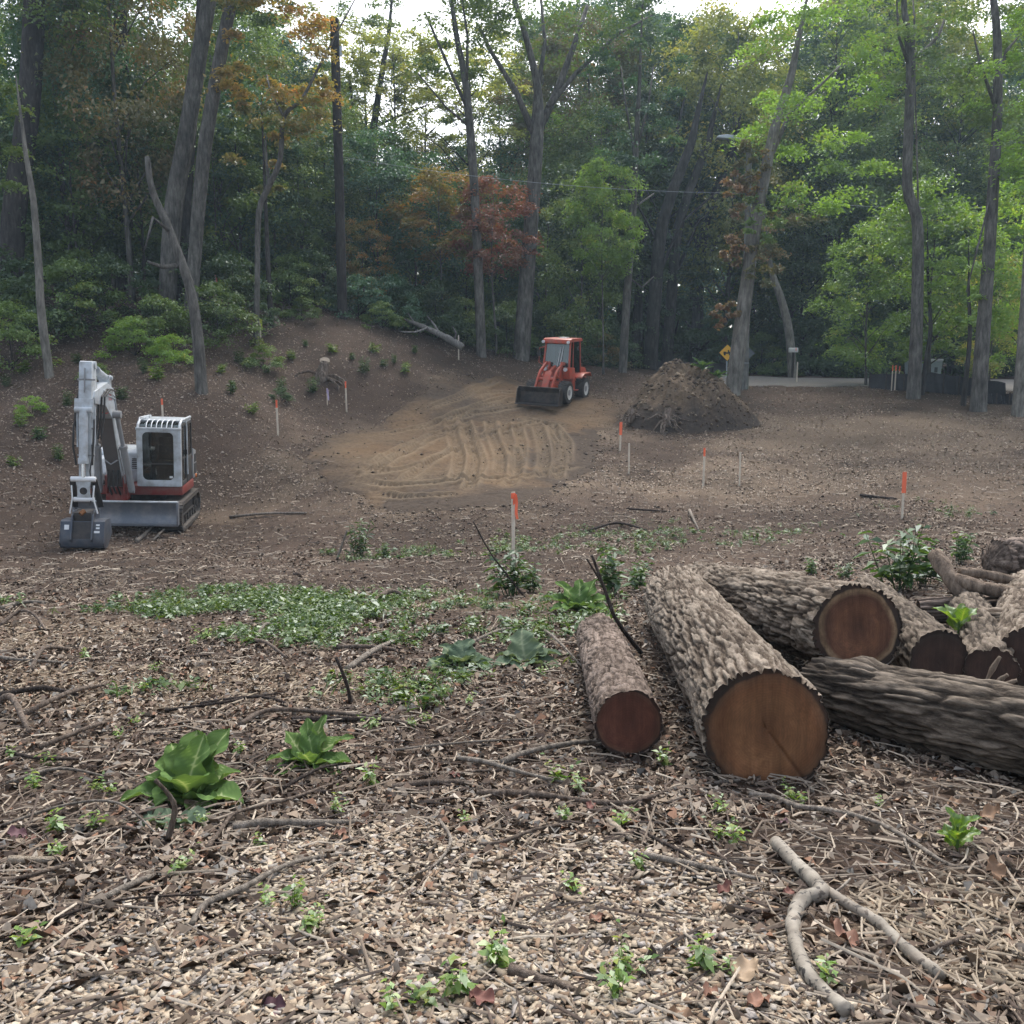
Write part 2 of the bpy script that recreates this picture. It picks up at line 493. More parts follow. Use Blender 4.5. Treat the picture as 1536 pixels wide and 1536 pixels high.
def build_ground():
    xs = 2.2 * np.sinh(np.linspace(-5.3, 5.3, 430))
    a = np.arange(-14, 1.6, 0.8)
    yv = [1.6]
    while yv[-1] < 62: yv.append(yv[-1] + 0.022 + 0.0055 * yv[-1])
    c = [yv[-1] + 0.6]
    while c[-1] < 420: c.append(c[-1] + 0.6 + 0.05 * (c[-1] - 62))
    ys = np.concatenate([a, yv, c])
    def zf(x, y):
        z = ground_z(x, y)
        sink = np.maximum(sstep(0.8, 1.0, pad_mask(x, y)), sstep(0.8, 1.0, road_mask(x, y)))
        return z - 0.12 * sink
    def cf(x, y):
        pale = np.clip(np.maximum.reduce([0.75 * chips_density(x, y), 0.8 * shreds_density(x, y), 0.8 * pale_litter(x, y)]), 0, 1)
        dk = np.clip(dark_soil(x, y), 0, 1)
        sm = _polymask(x, y, PAD, 1.6, 35, 2.4) * sstep(.35, .62, fbm(x * 1.6, y * 1.6, 4, 36))
        return np.stack([pale, dk, sm], 1)
    me = grid_mesh('ground', xs, ys, zf, ground_mat(), cf)
    tag(obj('ground', me), 'brown soil under leaf litter and chips in the clearing', kind='structure')
build_ground()

# ---- graded sand pad with tyre tracks pressed into it
TRACKS = []
def _track(pixels, width=0.34):
    p = np.array([_smooth_hit(*q) for q in pixels])
    # resample finely
    q = [p[0]]
    for a, b in zip(p[:-1], p[1:]):
        n = max(2, int(np.hypot(*(b - a)) / 0.12))
        for k in range(1, n + 1): q.append(a + (b - a) * k / n)
    q = np.array(q)
    for _ in range(12): q[1:-1] = 0.25 * q[:-2] + 0.5 * q[1:-1] + 0.25 * q[2:]
    TRACKS.append((q, width))
for off in (0, 22):
    _track([(675 + off, 628), (680 + off, 660), (690 + off, 690), (686 + off, 715), (676 + off, 728)])
    _track([(735 + off, 632), (738 + off, 655), (752 + off, 690), (750 + off, 715)])
    _track([(806 + off, 640), (815 + off, 668), (818 + off, 695), (812 + off, 722)])
    _track([(560, 702 + off * .5), (600, 676 + off * .5), (650, 652 + off * .4), (720, 640 + off * .3)])
_track([(545, 722), (590, 735), (650, 727), (720, 720), (800, 718), (870, 700)])
_track([(540, 700), (560, 715), (590, 690), (640, 662)])
_track([(520, 716), (580, 712), (640, 700), (690, 672)])
_track([(560, 655), (640, 640), (720, 622), (800, 608)])
_track([(620, 650), (700, 618), (770, 596)])
_track([(860, 640), (800, 636), (740, 650), (660, 690), (600, 728)])
_track([(700, 600), (740, 590), (790, 592)])
_track([(650, 640), (720, 612), (790, 600)])
_track([(780, 628), (830, 640), (850, 665), (848, 700)])
_track([(560, 742), (620, 750), (700, 742)])
_track([(640, 615), (690, 600), (730, 580), (745, 572)])
_track([(700, 640), (712, 670), (722, 700), (700, 740)])
_track([(775, 640), (782, 670), (778, 705), (760, 735)])

def build_pad():
    p = np.array(PAD)
    xs = np.arange(p[:, 0].min() - 1.5, p[:, 0].max() + 1.5, 0.055)
    ys = np.arange(p[:, 1].min() - 1.5, p[:, 1].max() + 1.5, 0.055)
    def tracks(x, y, want=False):
        d = np.zeros_like(x); w_ = np.zeros_like(x)
        for (q, wd) in TRACKS:
            lo = q.min(0) - 0.6; hi = q.max(0) + 0.6
            idx = np.where((x > lo[0]) & (x < hi[0]) & (y > lo[1]) & (y < hi[1]))[0]
            if len(idx) == 0: continue
            best = np.full(len(idx), 1e9); s_at = np.zeros(len(idx)); side = np.zeros(len(idx))
            s = 0.0
            for a, b in zip(q[:-1], q[1:]):
                dx, dy = b - a; L = math.hypot(dx, dy)
                if L < 1e-6: continue
                rx = x[idx] - a[0]; ry = y[idx] - a[1]
                t = np.clip((rx * dx + ry * dy) / (L * L), 0, 1)
                dd = np.hypot(rx - t * dx, ry - t * dy)
                m = dd < best
                best[m] = dd[m]; s_at[m] = s + t[m] * L
                side[m] = np.sign(dx * ry[m] - dy * rx[m])
                s += L
            hw = wd / 2
            fade = sstep(0, 0.6, s_at) * sstep(0, 0.6, s - s_at)
            fade = fade * (0.45 + 0.9 * fbm(x[idx] * 0.7, y[idx] * 0.7, 2, 77))
            inside = 1 - sstep(hw * 0.8, hw, best)
            berm = np.exp(-((best - hw * 1.25) / 0.07) ** 2)
            lug = np.sin((s_at + best * 0.9) / 0.19 * 2 * math.pi) 
            lug = sstep(-0.2, 0.5, lug)
            d[idx] += (-0.085 * inside + 0.06 * berm + 0.065 * inside * lug) * fade
            w_[idx] = np.maximum(w_[idx], np.clip((0.9 * inside * lug + 0.7 * berm) * fade, 0, 1))
        return (d, w_) if want else d
    def zf(x, y):
        m = pad_mask(x, y)
        z = ground_z(x, y) + 0.002 + 0.03 * sstep(0.45, 0.95, m)
        z = z + tracks(x, y) * m + (fbm(x * 1.3, y * 1.3, 4, 44) - 0.5) * 0.10 * m + (fbm(x * 7, y * 7, 3, 45) - 0.5) * 0.03
        return z - 0.20 * (1 - sstep(0.15, 0.55, m + (fbm(x * 3.2, y * 3.2, 3, 46) - 0.5) * 0.5))
    def cf(x, y):
        dk = np.maximum.reduce([blob_px(x, y, 880, 690, 2.6, 4.5, 121), 0.85 * blob_px(x, y, 790, 748, 4.0, 1.6, 127), 0.7 * blob_px(x, y, 720, 765, 5.0, 1.6, 122), 0.55 * blob_px(x, y, 800, 660, 2.0, 3.0, 123), 0.5 * blob_px(x, y, 690, 615, 3, 1.6, 124)])
        edge = 1 - sstep(0.40, 0.95, _polymask(x, y, PAD, 1.3, 31, 2.6))
        dk = np.clip(dk + 1.5 * (fbm(x * 0.8, y * 0.8, 5, 130) - 0.44) + 0.7 * edge, 0, 1)
        return np.stack([dk, np.clip(fbm(x * 0.5, y * 0.5, 3, 131) * 1.6 - 0.3, 0, 1), tracks(x, y, True)[1]], 1)
    m, t, b = new_mat('graded sandy earth')
    at = t.nodes.new('ShaderNodeAttribute'); at.attribute_name = 'col'
    sp = t.nodes.new('ShaderNodeSeparateColor'); t.links.new(at.outputs['Color'], sp.inputs[0])
    f = nz(t, 9, 8, 0.7); f2 = nz(t, 1.6, 5)
    sand = ramp(t, f, [(0.3, (0.085, 0.060, 0.038)), (0.55, (0.145, 0.106, 0.069)), (0.8, (0.235, 0.183, 0.126))])
    orange = ramp(t, f, [(0.3, (0.10, 0.062, 0.035)), (0.7, (0.19, 0.125, 0.072))])
    earth = ramp(t, f, [(0.3, (0.036, 0.027, 0.021)), (0.7, (0.095, 0.072, 0.054))])
    c = mix(t, sp.outputs[1], sand, orange)
    c = mix(t, sp.outputs[0], c, earth)
    tk = t.nodes.new('ShaderNodeMath'); tk.operation = 'MULTIPLY'; tk.inputs[1].default_value = 0.55; t.links.new(sp.outputs[2], tk.inputs[0])
    c = mix(t, tk.outputs[0], c, (0.27, 0.205, 0.135))     # pressed sand is paler, and the berms carry a painted highlight
    t.links.new(c, b.inputs['Base Color']); b.inputs['Roughness'].default_value = 0.95; b.inputs['Specular IOR Level'].default_value = 0.1
    bump(t, b, f, 0.6, 0.03)
    me = grid_mesh('sand_pad', xs, ys, zf, m, cf, keep=lambda x, y: pad_mask(x, y) > 0.1)
    tag(obj('sand_pad', me), 'graded patch of bare sandy earth crossed by tyre tracks', kind='structure')
build_pad()

def build_road():
    xs = np.arange(1.0, 62, 0.3); ys = np.arange(38, 55, 0.25)
    def zf(x, y):
        m = road_mask(x, y)
        return ground_z(x, y) + 0.03 + (fbm(x * 2, y * 2, 3, 49) - 0.5) * 0.03 - 0.2 * (1 - sstep(0.2, 0.55, m))
    m, t, b = new_mat('gravel road')
    f = nz(t, 14, 8, 0.7); f2 = nz(t, 0.8, 4)
    c = ramp(t, f, [(0.3, (0.115, 0.108, 0.098)), (0.7, (0.25, 0.237, 0.218))])
    c = mix(t, ramp(t, f2, [(0.4, 0.0), (0.7, 0.5)]), c, (0.2, 0.17, 0.14))
    t.links.new(c, b.inputs['Base Color']); b.inputs['Roughness'].default_value = 0.9
    bump(t, b, f, 0.4, 0.02)
    me = grid_mesh('road', xs, ys, zf, m, keep=lambda x, y: road_mask(x, y) > 0.1)
    tag(obj('road', me), 'pale grey gravel road running past the woods', kind='structure')
build_road()
# ================================================================== the woods
M = {}
M['mid'] = leaf_mat('leaves mid green', (0.040, 0.070, 0.020), (0.080, 0.122, 0.030), (0.14, 0.15, 0.035))
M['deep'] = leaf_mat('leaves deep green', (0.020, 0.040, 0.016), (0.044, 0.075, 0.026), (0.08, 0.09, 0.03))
M['blue'] = leaf_mat('leaves blue green', (0.022, 0.052, 0.030), (0.042, 0.085, 0.045), (0.07, 0.11, 0.05))
M['bright'] = leaf_mat('leaves bright green', (0.060, 0.110, 0.020), (0.110, 0.180, 0.030), (0.19, 0.20, 0.04), trans=0.45)
M['yellow'] = leaf_mat('leaves yellow green', (0.085, 0.110, 0.025), (0.165, 0.175, 0.045), (0.26, 0.20, 0.05), trans=0.45)
M['orange'] = leaf_mat('leaves orange', (0.055, 0.080, 0.024), (0.155, 0.100, 0.030), (0.25, 0.10, 0.028), trans=0.4)
M['red'] = leaf_mat('leaves dull red', (0.070, 0.050, 0.026), (0.130, 0.046, 0.034), (0.15, 0.066, 0.032), trans=0.35)
M['brown'] = leaf_mat('leaves rusty', (0.07, 0.065, 0.03), (0.15, 0.085, 0.045), (0.2, 0.12, 0.06), trans=0.3)
M['dead'] = leaf_mat('leaves browning', (0.05, 0.065, 0.025), (0.11, 0.095, 0.04), (0.2, 0.10, 0.04), trans=0.3)

def bark_mat(name, a, b_, c, sc=9.0):
    m, t, b = new_mat(name)
    f = nz(t, sc, 8, 0.7, stretch=(1, 1, 0.22)); g = nz(t, 1.2, 4)
    cc = ramp(t, f, [(0.32, a), (0.52, b_), (0.72, c)])
    cc = mix(t, 1.0, cc, ramp(t, g, [(0.3, 0.7), (0.7, 1.2)]), 'MULTIPLY')
    t.links.new(cc, b.inputs['Base Color']); b.inputs['Roughness'].default_value = 0.92; b.inputs['Specular IOR Level'].default_value = 0.15
    bump(t, b, f, 0.9, 0.04)
    return m
M['bark_grey'] = bark_mat('bark grey', (0.045, 0.042, 0.038), (0.125, 0.118, 0.105), (0.23, 0.22, 0.20))
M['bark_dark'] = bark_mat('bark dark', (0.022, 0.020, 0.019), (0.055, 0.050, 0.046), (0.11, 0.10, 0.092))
M['bark_pale'] = bark_mat('bark pale', (0.09, 0.086, 0.075), (0.20, 0.19, 0.165), (0.33, 0.31, 0.275))

def leaf_quads(c, nrm, dirv, size, wid=0.55, fold=0.18):
    """diamond leaves: centre, normal, direction and length for each; returns verts (n*4) and faces (n)"""
    n = len(c)
    nrm = nrm / (np.linalg.norm(nrm, axis=1, keepdims=True) + 1e-9)
    dirv = dirv - nrm * (dirv * nrm).sum(1, keepdims=True)
    dirv = dirv / (np.linalg.norm(dirv, axis=1, keepdims=True) + 1e-9)
    sd = np.cross(nrm, dirv)
    L = size[:, None]
    base = c - dirv * L * 0.5; tip = c + dirv * L * 0.5 - nrm * L * fold * 0.6
    l = c - dirv * L * 0.06 + sd * L * wid * 0.5 + nrm * L * fold
    r_ = c - dirv * L * 0.06 - sd * L * wid * 0.5 + nrm * L * fold
    v = np.stack([base, l, tip, r_], 1).reshape(-1, 3)
    f = np.arange(n * 4).reshape(n, 4)
    return v, f
def crown_np(seed, h0, h1, Rr, nclump, nleaf, lsize, shape='round', flat=0.45, cs=(0.16, 0.30), spread=0.25):
    rg = np.random.default_rng(seed)
    t = rg.random(nclump)
    if shape == 'round': prof = np.sin(np.pi * (0.10 + 0.82 * t)) ** 0.7
    elif shape == 'cone': prof = (1 - t) ** 0.75 + 0.08
    elif shape == 'bush': prof = np.sqrt(np.clip(1 - t ** 2, 0.03, 1))
    else: prof = 0.35 + 0.65 * t
    th = rg.random(nclump) * 2 * np.pi
    rr = Rr * prof * np.sqrt(spread + (1 - spread) * rg.random(nclump))
    cc = np.stack([rr * np.cos(th), rr * np.sin(th), h0 + (h1 - h0) * t], 1)
    s = Rr * rg.uniform(cs[0], cs[1], nclump)
    per = rg.integers(0, nclump, nleaf)
    per = np.sort(per)
    off = rg.normal(0, 0.5, (nleaf, 3)) * s[per][:, None]
    off[:, 2] *= flat
    off[:, 2] -= 0.25 * (off[:, 0] ** 2 + off[:, 1] ** 2) / s[per]
    c = cc[per] + off
    out = c.copy(); out[:, 2] = 0
    out /= np.linalg.norm(out, axis=1, keepdims=True) + 1e-6
    nrm = np.array([0, 0, 1.0]) + rg.normal(0, 0.55, (nleaf, 3)) + 0.25 * out
    dirv = out + rg.normal(0, 0.9, (nleaf, 3))
    size = lsize * rg.uniform(0.6, 1.35, nleaf)
    v, f = leaf_quads(c, nrm, dirv, size)
    tc = rg.random(nclump)
    tint = np.clip(0.55 * tc[per] + 0.45 * rg.random(nleaf), 0, 1)
    return v, f, np.repeat(tint, 4), cc, s
def trunk_mb(path, radii, limbs=(), n=9):
    mb = MB(); mb.tube(path, radii, n)
    for (lp, lr) in limbs: mb.tube(lp, lr, 5)
    return mb
def raw_mesh(mb, name, mat):
    me = bpy.data.meshes.new(name); me.from_pydata(mb.v, [], mb.f)
    me.polygons.foreach_set('use_smooth', np.ones(len(me.polygons), bool))
    me.materials.append(mat)
    return me
PROTO = {}
def make_proto(key, seed, H, h0, Rr, nclump, nleaf, lsize, r_base, bark, shape='round', nlimb=14, lean=0.03, **kw):
    v, f, tint, cc, s = crown_np(seed, h0, H, Rr, nclump, nleaf, lsize, shape, **kw)
    cm = mesh_np('crown', v, f, M['mid'], tint=tint)
    rg = random.Random(seed)
    k = 9
    path = []; rad = []
    wx, wy = rg.uniform(-1, 1), rg.uniform(-1, 1)
    for i in range(k):
        t = i / (k - 1)
        path.append((lean * H * math.sin(2.2 * t + wx) * t + 0.02 * H * math.sin(5 * t + wy) * t, lean * H * math.sin(2.6 * t + wy) * t, H * 0.93 * t))
        rad.append(r_base * (1.25 if i == 0 else 1.0) * (1 - 0.88 * t))
    limbs = []
    for j in rg.sample(range(len(cc)), min(nlimb, len(cc))):
        c = cc[j]
        zt = max(h0 * 0.75, c[2] - math.hypot(c[0], c[1]) * 0.8)
        t = min(zt / (H * 0.93), 0.97); i = min(int(t * (k - 1)), k - 2); u = t * (k - 1) - i
        p = Vector(path[i]).lerp(Vector(path[i + 1]), u)
        r0 = r_base * (1 - 0.88 * t) * 0.5
        q = Vector(c); mid = p.lerp(q, 0.5) + Vector((rg.uniform(-.1, .1), rg.uniform(-.1, .1), 0.12 * (q - p).length))
        limbs.append(([p, mid, q], [r0, r0 * 0.6, r0 * 0.18]))
    tm = raw_mesh(trunk_mb(path, rad, limbs), 'trunk', M[bark])
    PROTO[key] = (tm, cm, H)
make_proto('tall_a', 1, 22, 8.5, 4.2, 90, 24000, 0.21, 0.24, 'bark_grey', nlimb=20)
make_proto('tall_b', 2, 23, 6.5, 3.7, 80, 22000, 0.20, 0.21, 'bark_dark', nlimb=20)
make_proto('mid_a', 3, 13, 3.0, 3.3, 110, 19000, 0.16, 0.13, 'bark_grey', flat=0.6)
make_proto('mid_b', 4, 11, 2.0, 3.0, 100, 16000, 0.15, 0.11, 'bark_dark', flat=0.55)
make_proto('small_a', 5, 7, 1.3, 2.2, 80, 9500, 0.135, 0.06, 'bark_grey', flat=0.45)
make_proto('small_b', 6, 6, 0.9, 2.0, 70, 8500, 0.125, 0.05, 'bark_grey', flat=0.45)
make_proto('bush_a', 7, 2.4, 0.15, 1.7, 40, 5200, 0.12, 0.03, 'bark_dark', shape='bush', flat=0.4)
make_proto('bush_b', 8, 1.7, 0.1, 1.5, 30, 3800, 0.12, 0.03, 'bark_dark', shape='bush', flat=0.35)
make_proto('small_c', 11, 8, 4.0, 1.9, 60, 8000, 0.14, 0.055, 'bark_grey', flat=0.45)
make_proto('sparse', 12, 22, 7.5, 4.2, 120, 9000, 0.21, 0.17, 'bark_dark', nlimb=60, cs=(0.10, 0.20))
make_proto('dark_cone', 9, 16, 1.5, 3.4, 90, 18000, 0.17, 0.2, 'bark_dark', shape='cone', flat=0.25)

TREE_LABEL = {
    'tall_a': 'tall green hardwood standing deep in the woods behind the clearing', 'tall_b': 'tall narrow-crowned hardwood standing deep in the woods behind the clearing',
    'mid_a': 'mid-height leafy tree in the wall of woods round the clearing', 'mid_b': 'low-branched leafy tree in the wall of woods round the clearing',
    'small_a': 'slim understorey tree with layered leaves at the edge of the woods', 'small_b': 'short understorey tree with layered leaves at the edge of the woods',
    'bush_a': 'rounded green bush at the foot of the woods', 'bush_b': 'low spreading green bush at the foot of the woods', 'dark_cone': 'dark shaded evergreen tree deep in the woods', 'small_c': 'slender young tree with a high crown at the edge of the woods', 'sparse': 'thin-leaved tall tree with many twigs standing against the sky'}
TREE_GROUP = {'tall_a': 'tall trees of the woods', 'tall_b': 'narrow tall trees of the woods', 'mid_a': 'mid-height trees of the woods', 'mid_b': 'low-branched trees of the woods',
    'small_a': 'slim understorey trees', 'small_b': 'short understorey trees', 'bush_a': 'rounded bushes along the woods', 'bush_b': 'low bushes along the woods', 'dark_cone': 'shaded evergreens of the woods', 'small_c': 'high-crowned young trees', 'sparse': 'thin-leaved trees against the sky'}
_trng = random.Random(99)
def tree(key, x, y, mat='mid', s=1.0, sz=None, rz=None, label=None, group=None, name=None, sink=0.12):
    tm, cm, H = PROTO[key]
    bush = key.startswith('bush')
    e = empty(name or ('green_bush' if bush else 'evergreen_tree' if key == 'dark_cone' else 'woodland_tree'), (x, y, gz(x, y) - (0.05 if bush else sink)), (0, 0, _trng.uniform(0, 6.28) if rz is None else rz))
    e.scale = (s, s, sz if sz else s)
    hue = {'mid': 'mid green', 'deep': 'dark green', 'blue': 'blue-green', 'bright': 'bright green', 'yellow': 'yellowing', 'dead': 'browning'}.get(mat, 'leafy')
    lb = TREE_LABEL[key].replace(' green', '').replace(' leafy', '').replace('dark ', '')
    tag(e, label or (hue + ' ' + lb), 'bush' if bush else 'tree', None if (label and not group) else (group or hue + ' ' + TREE_GROUP[key]))
    obj('stem' if bush else 'trunk', tm, e)
    obj('crown', cm, e, M[mat])
    return e
def tree_px(key, px, Y, mat='mid', s=1.0, **kw):
    return tree(key, (px - 768) / FPX * Y * 0.99, Y, mat, s, **kw)

# ---- trees whose trunks stand out: trunk line read from the photograph, at its own distance
def trunk_tree(px_path, Y, mat, label, top=None, branches=(), name='woodland_tree', crown=None, cmat='mid', crown_z=None, depth_lean=0.0, vine=None):
    """px_path: (px, py, width px) from the base up; continues straight to height top (metres above base)"""
    p0 = W(px_path[0][0], px_path[0][1], Y)
    z0 = gz(p0.x, Y)
    e = empty(name, (p0.x, Y, z0 - 0.1))
    tag(e, label, 'tree')
    pts, rad = [], []
    for k, (px, py, wd) in enumerate(px_path):
        q = W(px, py, Y) - p0
        h = max(q.z, 0)
        pts.append(Vector((q.x, depth_lean * h, q.z + 0.1 + (z0 - p0.z) * 0))); rad.append(wd * 0.5 / PXM(Y, py))
    pts[0].z = min(0.0, pts[0].z)
    pts.insert(0, Vector((pts[0].x, 0, pts[0].z - 0.15 + min(0, z0 - p0.z)))); rad.insert(0, rad[0] * 1.22)
    # base of the trunk meets the ground under it
    dz = p0.z - z0
    for k in range(2, len(pts)): pts[k].z += dz
    pts[1].z = 0.25; pts[0].z = -0.15
    if top and pts[-1].z < top:
        dv = (pts[-1] - pts[-2]).normalized(); dv = (dv + Vector((0, 0, 0.6))).normalized()
        n = 4; st = (top - pts[-1].z) / n / dv.z; r0 = rad[-1]
        for k in range(n):
            pts.append(pts[-1] + dv * st); rad.append(r0 * (1 - 0.8 * (k + 1) / n))
    # smooth
    fine = []; fr = []
    for i in range(len(pts) - 1):
        for u in (0, 0.33, 0.66):
            a = pts[max(i - 1, 0)]; b = pts[i]; c = pts[i + 1]; d = pts[min(i + 2, len(pts) - 1)]
            q = 0.5 * ((2 * b) + (c - a) * u + (2 * a - 5 * b + 4 * c - d) * u * u + (3 * b - a - 3 * c + d) * u ** 3)
            fine.append(q); fr.append(rad[i] + (rad[i + 1] - rad[i]) * u)
    fine.append(pts[-1]); fr.append(rad[-1])
    mb = MB(); mb.tube(fine, fr, 12)
    me = raw_mesh(mb, 'trunk', M[mat]); obj('trunk', me, e)
    for br in branches:
        bp = [Vector((W(a, b, Y).x - p0.x, depth_lean * (W(a, b, Y).z - z0) + (0.5 * k * (1 if (a > px_path[0][0]) else -1)), W(a, b, Y).z - z0 + 0.1)) for k, (a, b, c) in enumerate(br)]
        brr = [c * 0.5 / PXM(Y, b) for (a, b, c) in br]
        mb = MB(); mb.tube(bp, brr, 7)
        obj('branch', raw_mesh(mb, 'branch', M[mat]), e)
    if crown:
        seed, Rr, h0, h1, nc, nl, ls, cx = crown
        v, f, tint, cc, s = crown_np(seed, h0, h1, Rr, nc, nl, ls, flat=0.35)
        v = v + np.array([cx, depth_lean * (h0 + h1) / 2, 0])
        obj('crown', mesh_np('crown', v, f, M[cmat], tint=tint), e)
    if vine:
        for (px, py, rr, vm) in vine:
            c = W(px, py, Y - 0.4)
            v, f, tint, cc, s = crown_np(px, -rr, rr, rr, 14, 1100, 0.15, flat=0.6)
            o = obj('leaf_spray', mesh_np('leaf_spray', v, f, M[vm], tint=tint), e); o.location = (c.x - p0.x, -0.4, c.z - z0 + 0.1)
    return e
# ================================================================== tree placement
# -- standing trunks that can be picked out
trunk_tree([(14, 410, 34), (20, 330, 34), (42, 170, 32), (52, 0, 30)], 40, 'bark_dark', 'thick dark leaning trunk behind a slim pale sapling on the bank', top=22, crown=(21, 4.0, 11, 22, 50, 9000, 0.2, 2.0))
trunk_tree([(74, 566, 13), (62, 470, 12), (58, 400, 11), (50, 300, 9), (40, 240, 7)], 32, 'bark_pale', 'slim pale sapling in front of the thick dark leaning trunk', top=9.5, crown=(22, 1.6, 6, 10, 14, 2200, 0.14, -1.5))
trunk_tree([(188, 440, 28), (186, 330, 25), (184, 200, 24), (182, 80, 22)], 46, 'bark_dark', 'straight dark trunk with rusty foliage hanging in front of it', top=21, crown=(23, 3.6, 9, 21, 50, 9000, 0.2, 0.0), cmat='deep')
trunk_tree([(250, 458, 25), (255, 380, 27), (262, 300, 27), (280, 200, 25), (304, 50, 23), (313, 0, 22)], 39.5, 'bark_grey', 'big grey trunk of the leaning pair, the one with the broken sapling in front', top=24, crown=(24, 4.2, 15, 24, 50, 8000, 0.2, 4.0))
trunk_tree([(286, 480, 21), (291, 400, 20), (299, 300, 20), (310, 200, 21), (337, 50, 19), (346, 0, 18)], 38.8, 'bark_grey', 'big grey trunk of the leaning pair, beside the orange-leaved sapling', top=25, crown=(25, 4.2, 16, 25, 50, 8000, 0.2, 5.0))
trunk_tree([(271, 484, 16), (276, 380, 14), (284, 260, 12), (293, 150, 10)], 40.5, 'bark_dark', 'thin dark trunk squeezed between the leaning grey pair', top=16, crown=(26, 2.4, 11, 16, 30, 4000, 0.18, 3.0), cmat='deep')
trunk_tree([(302, 582, 19), (297, 510, 17), (287, 440, 15), (271, 390, 14), (250, 335, 12), (228, 285, 10), (221, 235, 8)], 31.5, 'bark_grey', 'crooked bare sapling bending across the big leaning trunks', branches=[[(268, 398, 8), (252, 403, 6), (240, 398, 4)], [(258, 350, 6), (238, 330, 4), (235, 380, 2)]])
trunk_tree([(384, 505, 9), (386, 420, 8), (388, 320, 9), (402, 282, 9), (420, 240, 8), (426, 175, 7), (452, 150, 5)], 38, 'bark_grey', 'crooked sapling with orange and red leaves beside the dark utility pole', top=13.5, branches=[[(404, 280, 6), (395, 240, 4), (388, 190, 2)], [(426, 175, 5), (400, 130, 3), (390, 100, 2)]], crown=(27, 2.3, 8.0, 13.5, 34, 6500, 0.16, 1.1), cmat='orange')
trunk_tree([(408, 500, 8), (404, 440, 8), (401, 370, 7)], 40, 'bark_dark', 'thin straight sapling close behind the orange-leaved one', top=9, crown=(28, 1.4, 5.5, 9, 12, 1800, 0.15, 0.0), cmat='dead')
trunk_tree([(722, 535, 15), (718, 420, 14), (712, 290, 13), (703, 170, 12), (696, 110, 10), (684, 50, 8)], 45.5, 'bark_grey', 'slender grey trunk standing beside the red-leaved maple', top=21,
           branches=[[(703, 168, 6), (676, 110, 5), (640, 30, 3)], [(700, 130, 5), (702, 60, 4), (690, -20, 2)], [(704, 190, 4), (670, 165, 3), (630, 120, 2)]], crown=(29, 3.0, 12.5, 21, 40, 5500, 0.17, -1.2))
trunk_tree([(782, 528, 26), (790, 420, 23), (800, 290, 21), (806, 190, 20), (806, 130, 12), (790, 60, 9), (772, 0, 7)], 47, 'bark_grey', 'forked grey hardwood standing behind the red loader', top=22,
           branches=[[(802, 205, 11), (775, 145, 9), (736, 86, 6), (722, 60, 4)], [(808, 195, 13), (835, 135, 11), (862, 60, 9), (885, -10, 6)], [(822, 160, 8), (865, 105, 7), (930, 40, 5), (985, 5, 3)], [(806, 140, 8), (818, 60, 6), (812, -20, 4)]], crown=(30, 5.0, 13.5, 22, 60, 8500, 0.18, 1.5))
trunk_tree([(934, 562, 13), (940, 450, 12), (949, 320, 11), (953, 240, 9), (958, 150, 6)], 48.5, 'bark_grey', 'slim straight grey trunk in front of the dark evergreens', top=18, branches=[[(946, 320, 4), (965, 300, 3), (985, 285, 2)], [(942, 415, 3), (965, 430, 2), (985, 412, 1.5)], [(953, 240, 4), (940, 150, 3), (935, 90, 2)], [(954, 230, 4), (975, 150, 3), (985, 90, 2)]], crown=(31, 2.6, 9.5, 18, 30, 5000, 0.17, 0.3), cmat='blue')
trunk_tree([(1099, 583, 24), (1112, 490, 23), (1124, 400, 20), (1134, 330, 19), (1146, 270, 17), (1160, 200, 15), (1185, 120, 12)], 42.5, 'bark_pale', 'leaning pale trunk with rusty leaves standing against the lamp pole', top=17, branches=[[(1150, 250, 8), (1190, 165, 6), (1250, 110, 4), (1300, 60, 2)], [(1140, 310, 6), (1120, 280, 4), (1098, 270, 2)]], crown=(32, 3.4, 8.0, 17, 44, 8500, 0.17, 3.2), cmat='bright', vine=[(1110, 290, 0.9, 'brown'), (1125, 245, 0.9, 'dead'), (1098, 375, 0.6, 'brown'), (1140, 400, 0.9, 'dead'), (1087, 470, 0.55, 'brown'), (1140, 330, 1.0, 'mid')])
trunk_tree([(1188, 562, 13), (1184, 500, 13), (1172, 450, 12), (1158, 410, 10), (1150, 370, 8)], 53, 'bark_pale', 'slanting pale trunk beside the roadside mailbox', top=11, crown=(33, 2.4, 6.5, 11, 24, 3800, 0.16, -1.5), cmat='dead')
trunk_tree([(1370, 597, 21), (1375, 490, 18), (1377, 350, 16), (1370, 310, 16), (1361, 280, 15), (1363, 190, 14), (1366, 95, 14), (1357, 20, 9)], 40.5, 'bark_grey', 'kinked grey trunk rising in front of the black silt fence', top=18,
           branches=[[(1366, 92, 8), (1395, 70, 6), (1425, 40, 5), (1445, 0, 3)], [(1364, 100, 6), (1340, 60, 4), (1330, 10, 2)], [(1368, 90, 6), (1380, 40, 4), (1385, -20, 2)], [(1370, 320, 4), (1385, 300, 3), (1388, 110, 2)]], crown=(34, 3.4, 12.5, 18.5, 40, 6000, 0.16, 0.5))
trunk_tree([(1467, 617, 24), (1473, 520, 21), (1482, 400, 18), (1490, 280, 16), (1496, 170, 14), (1496, 60, 12), (1488, -20, 9)], 37.5, 'bark_grey', 'straight grey trunk with bright foliage in front of the second silt fence', top=17, branches=[[(1490, 280, 4), (1440, 440, 2)], [(1496, 120, 6), (1520, 70, 5), (1550, 40, 3)], [(1496, 170, 6), (1460, 100, 4), (1440, 60, 2)]], crown=(35, 3.2, 11.0, 17.5, 36, 6000, 0.16, 0.4))
